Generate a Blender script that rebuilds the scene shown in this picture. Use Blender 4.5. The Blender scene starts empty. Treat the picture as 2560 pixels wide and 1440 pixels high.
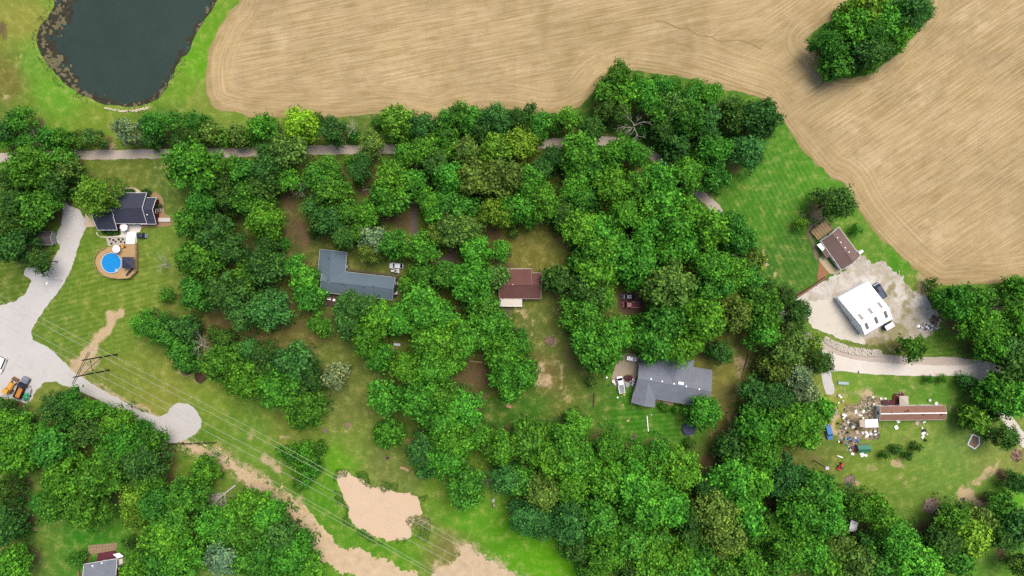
import bpy, bmesh, math, random
import numpy as np
from mathutils import Vector, Matrix

# ------------------------------------------------------------------ camera, sky, sun, exposure
scene = bpy.context.scene
COL = scene.collection
M = 0.13            # metres per photo pixel (2560 px wide) on the ground
H = 222.0           # camera height above the ground

cam_data = bpy.data.cameras.new('camera')
cam_data.sensor_width = 36.0
cam_data.lens = 18.0 * H / (1280 * M)
cam_data.clip_start = 1.0
cam_data.clip_end = 8000.0
cam = bpy.data.objects.new('camera', cam_data)
cam.location = (0, 0, H)
COL.objects.link(cam)
scene.camera = cam

SUN_EL, SUN_AZ = math.radians(66), math.radians(52)      # azimuth from +X towards +Y: light from the upper right
sunvec = Vector((math.cos(SUN_EL) * math.cos(SUN_AZ), math.cos(SUN_EL) * math.sin(SUN_AZ), math.sin(SUN_EL)))
sun_data = bpy.data.lights.new('sun', 'SUN')
sun_data.energy = 2.1
sun_data.angle = math.radians(36)
sun_data.color = (1.0, 0.95, 0.88)
sun = bpy.data.objects.new('sun', sun_data)
sun.rotation_euler = (-sunvec).to_track_quat('-Z', 'Y').to_euler()
sun.location = sunvec * 300
COL.objects.link(sun)

world = bpy.data.worlds.new('World')
scene.world = world
world.use_nodes = True
wn = world.node_tree.nodes
sky = wn.new('ShaderNodeTexSky')
sky.sky_type = 'NISHITA'
sky.sun_disc = False
sky.sun_elevation = SUN_EL
sky.sun_rotation = math.atan2(sunvec.x, sunvec.y)
sky.air_density = 1.0
sky.dust_density = 4.0
sky.ozone_density = 1.0
wn['Background'].inputs['Strength'].default_value = 0.13
world.node_tree.links.new(sky.outputs[0], wn['Background'].inputs['Color'])

scene.view_settings.view_transform = 'Standard'
scene.view_settings.look = 'None'
scene.view_settings.exposure = 0.6
scene.view_settings.gamma = 1.0
try:
    scene.cycles.max_bounces = 6
    scene.cycles.diffuse_bounces = 3
    scene.cycles.transmission_bounces = 3
    scene.cycles.transparent_max_bounces = 4
    scene.cycles.use_denoising = False
except Exception:
    pass
random.seed(7)
RNG = np.random.default_rng(7)
KEXP = 1.45         # photo brightness of a sunlit surface / its albedo

# ------------------------------------------------------------------ helpers
def G(px, py, z=0.0):
    """photo pixel -> world point at height z that projects there"""
    f = (H - z) / H
    return Vector(((px - 1280) * M * f, (720 - py) * M * f, z))

def lin1(v):
    v /= 255.0
    return v / 12.92 if v <= 0.04045 else ((v + 0.055) / 1.055) ** 2.4

def alb(r, g, b, k=KEXP):
    """base colour of an open, sunlit surface from its colour in the photo"""
    return tuple(min(0.85, lin1(c) / k) for c in (r, g, b))

def vnoise(x, y, scale, seed=0):
    """smooth value noise in -1..1 on arrays"""
    rng = np.random.default_rng(seed)
    tab = rng.uniform(-1, 1, (256, 256))
    xs, ys = np.asarray(x) / scale, np.asarray(y) / scale
    xi, yi = np.floor(xs).astype(int), np.floor(ys).astype(int)
    fx, fy = xs - xi, ys - yi
    fx, fy = fx * fx * (3 - 2 * fx), fy * fy * (3 - 2 * fy)
    a = tab[xi % 256, yi % 256]; b = tab[(xi + 1) % 256, yi % 256]
    c = tab[xi % 256, (yi + 1) % 256]; d = tab[(xi + 1) % 256, (yi + 1) % 256]
    return (a * (1 - fx) + b * fx) * (1 - fy) + (c * (1 - fx) + d * fx) * fy

def catmull(pts, n=6, closed=True):
    pts = [np.array(p, float) for p in pts]
    out = []
    m = len(pts)
    rng = range(m) if closed else range(m - 1)
    for i in rng:
        if closed:
            p0, p1, p2, p3 = pts[i - 1], pts[i], pts[(i + 1) % m], pts[(i + 2) % m]
        else:
            p0, p1, p2, p3 = pts[max(i - 1, 0)], pts[i], pts[i + 1], pts[min(i + 2, m - 1)]
        for t in np.linspace(0, 1, n, endpoint=False):
            out.append(0.5 * (2 * p1 + (p2 - p0) * t + (2 * p0 - 5 * p1 + 4 * p2 - p3) * t * t + (3 * p1 - p0 - 3 * p2 + p3) * t ** 3))
    if not closed:
        out.append(pts[-1])
    return np.array(out)

def px2w(pts):
    a = np.array(pts, float)
    return np.stack([(a[:, 0] - 1280) * M, (720 - a[:, 1]) * M], 1)

def sdf_poly(x, y, poly):
    """signed distance (negative inside) of arrays x,y to a world polygon"""
    d = np.full(x.shape, 1e18)
    inside = np.zeros(x.shape, bool)
    n = len(poly)
    for i in range(n):
        ax, ay = poly[i]; bx, by = poly[(i + 1) % n]
        ex, ey = bx - ax, by - ay
        wx, wy = x - ax, y - ay
        t = np.clip((wx * ex + wy * ey) / (ex * ex + ey * ey + 1e-12), 0, 1)
        d = np.minimum(d, (wx - t * ex) ** 2 + (wy - t * ey) ** 2)
        cond = ((ay > y) != (by > y)) & (x < (bx - ax) * (y - ay) / ((by - ay) + 1e-18) + ax)
        inside ^= cond
    d = np.sqrt(d)
    return np.where(inside, -d, d)

def sdf_line(x, y, pts, w):
    """distance to an open world polyline minus half width (w may be a list per point)"""
    d = np.full(np.shape(x), 1e18)
    n = len(pts)
    ws = w if hasattr(w, '__len__') else [w] * n
    for i in range(n - 1):
        ax, ay = pts[i]; bx, by = pts[i + 1]
        ex, ey = bx - ax, by - ay
        wx, wy = x - ax, y - ay
        t = np.clip((wx * ex + wy * ey) / (ex * ex + ey * ey + 1e-12), 0, 1)
        d = np.minimum(d, np.sqrt((wx - t * ex) ** 2 + (wy - t * ey) ** 2) - (ws[i] * (1 - t) + ws[i + 1] * t) / 2)
    return d

def sm(a, b, x):
    t = np.clip((x - a) / (b - a), 0, 1)
    return t * t * (3 - 2 * t)

# ---- node helper
class NT:
    def __init__(s, name):
        s.mat = bpy.data.materials.new(name)
        s.mat.use_nodes = True
        s.t = s.mat.node_tree
        s.bsdf = s.t.nodes['Principled BSDF']
        s.out = s.t.nodes['Material Output']
        s._pos = None
    def n(s, typ, **kw):
        nd = s.t.nodes.new(typ)
        for k, v in kw.items():
            setattr(nd, k, v)
        return nd
    def link(s, a, b):
        s.t.links.new(a, b)
    def val(s, sock, v):
        if hasattr(v, 'is_linked') or hasattr(v, 'links'):
            s.link(v, sock)
        else:
            if sock.type == 'RGBA' and len(v) == 3:
                v = (*v, 1)
            sock.default_value = v
    def pos(s):
        if s._pos is None:
            s._pos = s.n('ShaderNodeNewGeometry').outputs['Position']
        return s._pos
    def attr(s, name, out='Color'):
        nd = s.n('ShaderNodeAttribute'); nd.attribute_name = name
        return nd.outputs[out]
    def math(s, op, a, b=0.0, c=0.0):
        nd = s.n('ShaderNodeMath', operation=op)
        s.val(nd.inputs[0], a); s.val(nd.inputs[1], b); s.val(nd.inputs[2], c)
        return nd.outputs[0]
    def vmath(s, op, a, b):
        nd = s.n('ShaderNodeVectorMath', operation=op)
        s.val(nd.inputs[0], a); s.val(nd.inputs[1], b)
        return nd.outputs[0]
    def noise(s, scale, detail=3, rough=0.6, vec=None, out='Fac', dist=0.0):
        nd = s.n('ShaderNodeTexNoise')
        nd.inputs['Scale'].default_value = scale
        nd.inputs['Detail'].default_value = detail
        nd.inputs['Roughness'].default_value = rough
        nd.inputs['Distortion'].default_value = dist
        s.link(vec if vec is not None else s.pos(), nd.inputs['Vector'])
        return nd.outputs[out]
    def ramp(s, fac, lo, hi, a=0.0, b=1.0):
        nd = s.n('ShaderNodeMapRange', interpolation_type='SMOOTHSTEP')
        s.val(nd.inputs['Value'], fac)
        s.val(nd.inputs['From Min'], lo); s.val(nd.inputs['From Max'], hi)
        nd.inputs['To Min'].default_value = a; nd.inputs['To Max'].default_value = b
        return nd.outputs[0]
    def mix(s, fac, a, b, mode='MIX'):
        nd = s.n('ShaderNodeMix', data_type='RGBA', blend_type=mode)
        s.val(nd.inputs[0], fac); s.val(nd.inputs[6], a); s.val(nd.inputs[7], b)
        return nd.outputs[2]
    def scale(s, col, f):
        nd = s.n('ShaderNodeVectorMath', operation='SCALE')
        s.val(nd.inputs[0], col); s.val(nd.inputs['Scale'], f)
        return nd.outputs[0]
    def bump(s, h, strength=0.4, dist=0.1):
        nd = s.n('ShaderNodeBump')
        nd.inputs['Strength'].default_value = strength
        nd.inputs['Distance'].default_value = dist
        s.link(h, nd.inputs['Height'])
        s.link(nd.outputs[0], s.bsdf.inputs['Normal'])
    def fin(s, col, rough=0.85, spec=0.25, metal=0.0):
        s.val(s.bsdf.inputs['Base Color'], col)
        s.val(s.bsdf.inputs['Roughness'], rough)
        s.bsdf.inputs['Specular IOR Level'].default_value = spec
        s.bsdf.inputs['Metallic'].default_value = metal
        return s.mat

MATS = {}
def plain(name, col, rough=0.6, spec=0.3, metal=0.0, var=0.12, scale=3.0):
    """painted / weathered surface: colour with grain and blotches"""
    if name in MATS:
        return MATS[name]
    m = NT(name)
    a = m.noise(scale, 4, 0.65)
    b = m.noise(scale * 0.17, 2, 0.5)
    f = m.math('ADD', m.math('MULTIPLY', a, 1.2 * var), m.math('MULTIPLY', b, 1.6 * var))
    f = m.math('ADD', f, 1.0 - 1.4 * var)
    MATS[name] = m.fin(m.scale((*col,), f), rough, spec, metal)
    return MATS[name]

# ---- mesh helper
class MB:
    def __init__(s):
        s.v, s.f = [], []
    def add(s, verts, faces):
        o = len(s.v)
        s.v += [tuple(p) for p in verts]
        s.f += [tuple(i + o for i in f) for f in faces]
        return s
    def box(s, c, size, rz=0.0, rx=0.0, ry=0.0):
        """box centred in x,y; c.z is the bottom"""
        hx, hy, hz = size[0] / 2, size[1] / 2, size[2] / 2
        R = Matrix.Rotation(rz, 3, 'Z') @ Matrix.Rotation(ry, 3, 'Y') @ Matrix.Rotation(rx, 3, 'X')
        ctr = Vector((c[0], c[1], c[2] + hz))
        P = [ctr + R @ Vector((x * hx, y * hy, z * hz)) for z in (-1, 1) for x, y in ((-1, -1), (1, -1), (1, 1), (-1, 1))]
        return s.add(P, [(3, 2, 1, 0), (4, 5, 6, 7), (0, 1, 5, 4), (1, 2, 6, 5), (2, 3, 7, 6), (3, 0, 4, 7)])
    def prism(s, poly, z0, z1):
        n = len(poly)
        P = [(p[0], p[1], z0) for p in poly] + [(p[0], p[1], z1) for p in poly]
        area = sum(poly[i][0] * poly[(i + 1) % n][1] - poly[(i + 1) % n][0] * poly[i][1] for i in range(n))
        F = [tuple(range(n, 2 * n)), tuple(range(n - 1, -1, -1))] + [(i, (i + 1) % n, n + (i + 1) % n, n + i) for i in range(n)]
        if area < 0:
            F = [f[::-1] for f in F]
        return s.add(P, F)
    def tube(s, pts, radii, n=6, cap=True):
        pts = [Vector(p) for p in pts]
        rings = []
        for i, p in enumerate(pts):
            d = (pts[min(i + 1, len(pts) - 1)] - pts[max(i - 1, 0)])
            d = d.normalized() if d.length > 1e-9 else Vector((0, 0, 1))
            a = d.cross(Vector((0, 0, 1)) if abs(d.z) < 0.9 else Vector((1, 0, 0))).normalized()
            b = d.cross(a)
            r = radii[i] if hasattr(radii, '__len__') else radii
            rings.append([p + (a * math.cos(t) + b * math.sin(t)) * r for t in np.linspace(0, 2 * math.pi, n, endpoint=False)])
        V = [q for r in rings for q in r]
        F = []
        for i in range(len(pts) - 1):
            for j in range(n):
                F.append((i * n + j, i * n + (j + 1) % n, (i + 1) * n + (j + 1) % n, (i + 1) * n + j))
        if cap:
            F.append(tuple(range(n)))
            F.append(tuple((len(pts) - 1) * n + j for j in range(n - 1, -1, -1)))
        return s.add(V, F)
    def loft(s, rings, cap=True):
        n = len(rings[0])
        V = [q for r in rings for q in r]
        F = []
        for i in range(len(rings) - 1):
            for j in range(n):
                F.append((i * n + j, i * n + (j + 1) % n, (i + 1) * n + (j + 1) % n, (i + 1) * n + j))
        if cap:
            F.append(tuple(range(n - 1, -1, -1)))
            F.append(tuple((len(rings) - 1) * n + j for j in range(n)))
        return s.add(V, F)
    def slab(s, quad, t):
        """sloped slab: quad of 4 top points, thickness t straight down"""
        q = [Vector(p) for p in quad]
        P = q + [p - Vector((0, 0, t)) for p in q]
        return s.add(P, [(0, 1, 2, 3), (7, 6, 5, 4), (0, 4, 5, 1), (1, 5, 6, 2), (2, 6, 7, 3), (3, 7, 4, 0)])
    def mound(s, c, rx, ry, h, n=14, rings=5, jit=0.2, seed=0, rz=0.0):
        rng = random.Random(seed)
        V, F = [], []
        for i in range(rings):
            t = i / (rings - 1)
            for j in range(n):
                a = 2 * math.pi * j / n
                k = (1 - t) + (rng.uniform(-jit, jit) if i else rng.uniform(-jit, jit)) * (0.35 + (1 - t) * 0.4)
                k = max(k, 0.02)
                x, y = rx * k * math.cos(a), ry * k * math.sin(a)
                z = h * (1 - (1 - t) ** 2) * (1 + rng.uniform(-jit, jit)) if i else -0.03
                V.append((c[0] + x * math.cos(rz) - y * math.sin(rz), c[1] + x * math.sin(rz) + y * math.cos(rz), c[2] + z))
        for i in range(rings - 1):
            for j in range(n):
                F.append((i * n + j, i * n + (j + 1) % n, (i + 1) * n + (j + 1) % n, (i + 1) * n + j))
        F.append(tuple((rings - 1) * n + j for j in range(n)))
        return s.add(V, F)
    def mesh(s, name, off=(0, 0, 0)):
        me = bpy.data.meshes.new(name)
        me.from_pydata([(x - off[0], y - off[1], z - off[2]) for x, y, z in s.v], [], s.f)
        me.update()
        return me
    def build(s, name, mat, parent=None, local=False, smooth=False):
        off = (0, 0, 0)
        if parent is not None and not local:
            r = parent
            while r.parent is not None:
                r = r.parent
            off = r.location
        me = s.mesh(name, off)
        bm = bmesh.new(); bm.from_mesh(me)
        bmesh.ops.recalc_face_normals(bm, faces=bm.faces)
        bm.to_mesh(me); bm.free()
        if smooth:
            me.polygons.foreach_set('use_smooth', [True] * len(me.polygons))
        me.materials.append(mat)
        o = bpy.data.objects.new(name, me)
        COL.objects.link(o)
        if parent is not None:
            o.parent = parent
        return o

def tag(o, label, cat, group=None, kind=None):
    o['label'] = label
    o['category'] = cat
    if group:
        o['group'] = group
    if kind:
        o['kind'] = kind
    return o

def thing(name, label, cat, loc=(0, 0, 0), rz=0.0, group=None):
    o = bpy.data.objects.new(name, None)
    o.empty_display_size = 0.5
    COL.objects.link(o)
    o.location = loc
    o.rotation_euler = (0, 0, rz)
    tag(o, label, cat, group)
    return o

def np_mesh(name, V, F4, mats, attrs=None):
    """fast quad mesh from arrays; attrs: {name: (domain, type, array)}"""
    me = bpy.data.meshes.new(name)
    V = np.asarray(V, np.float32); F4 = np.asarray(F4, np.int32)
    me.vertices.add(len(V)); me.vertices.foreach_set('co', V.ravel())
    nf, k = F4.shape
    me.loops.add(nf * k); me.loops.foreach_set('vertex_index', F4.ravel())
    me.polygons.add(nf)
    me.polygons.foreach_set('loop_start', np.arange(0, nf * k, k, dtype=np.int32))
    for m in mats:
        me.materials.append(m)
    me.update(calc_edges=True)
    for an, (dom, typ, arr) in (attrs or {}).items():
        a = me.attributes.new(an, typ, dom)
        arr = np.asarray(arr, np.float32)
        a.data.foreach_set({'FLOAT': 'value', 'FLOAT_VECTOR': 'vector', 'FLOAT_COLOR': 'color'}[typ], arr.ravel())
    return me

def sheet(name, sdf, bbox, res, z, mat, attrs=None):
    """mesh of the region sdf<0 (function of x,y arrays) inside bbox, flat at z (number or function)"""
    x0, y0, x1, y1 = bbox
    nx, ny = int((x1 - x0) / res) + 2, int((y1 - y0) / res) + 2
    xs, ys = np.linspace(x0, x1, nx), np.linspace(y0, y1, ny)
    X, Y = np.meshgrid(xs, ys, indexing='ij')
    S = sdf(X, Y)
    ins = S < 0
    idx = -np.ones(X.shape, int)
    idx[ins] = np.arange(ins.sum())
    V = np.stack([X[ins], Y[ins]], 1).tolist()
    c = [ins[:-1, :-1], ins[1:, :-1], ins[1:, 1:], ins[:-1, 1:]]
    cnt = sum(k.astype(int) for k in c)
    full = cnt == 4
    i, j = np.nonzero(full)
    F = np.stack([idx[i, j], idx[i + 1, j], idx[i + 1, j + 1], idx[i, j + 1]], 1).tolist()
    cache = {}
    def cut(a, b):
        key = (a, b) if a < b else (b, a)
        if key not in cache:
            sa, sb = S[a], S[b]
            t = sa / (sa - sb)
            cache[key] = len(V)
            V.append([X[a] + (X[b] - X[a]) * t, Y[a] + (Y[b] - Y[a]) * t])
        return cache[key]
    for i, j in zip(*np.nonzero((cnt > 0) & (cnt < 4))):
        cs = [(i, j), (i + 1, j), (i + 1, j + 1), (i, j + 1)]
        poly = []
        for k in range(4):
            a, b = cs[k], cs[(k + 1) % 4]
            if ins[a]:
                poly.append(int(idx[a]))
            if ins[a] != ins[b]:
                poly.append(cut(a, b))
        if len(poly) >= 3:
            F.append(poly)
    V = np.array(V)
    if len(V) == 0:
        return None
    Z = z(V[:, 0], V[:, 1]) if callable(z) else np.full(len(V), z)
    me = bpy.data.meshes.new(name)
    me.from_pydata(np.column_stack([V, Z]).tolist(), [], F)
    me.update()
    for an, fn in (attrs or {}).items():
        arr = np.asarray(fn(V[:, 0], V[:, 1]), np.float32)
        if arr.ndim == 1:
            a = me.attributes.new(an, 'FLOAT', 'POINT'); a.data.foreach_set('value', arr)
        else:
            a = me.attributes.new(an, 'FLOAT_VECTOR', 'POINT'); a.data.foreach_set('vector', arr.ravel())
    me.materials.append(mat)
    o = bpy.data.objects.new(name, me)
    COL.objects.link(o)
    return o

def bbox_of(w, pad):
    return (w[:, 0].min() - pad, w[:, 1].min() - pad, w[:, 0].max() + pad, w[:, 1].max() + pad)
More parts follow.
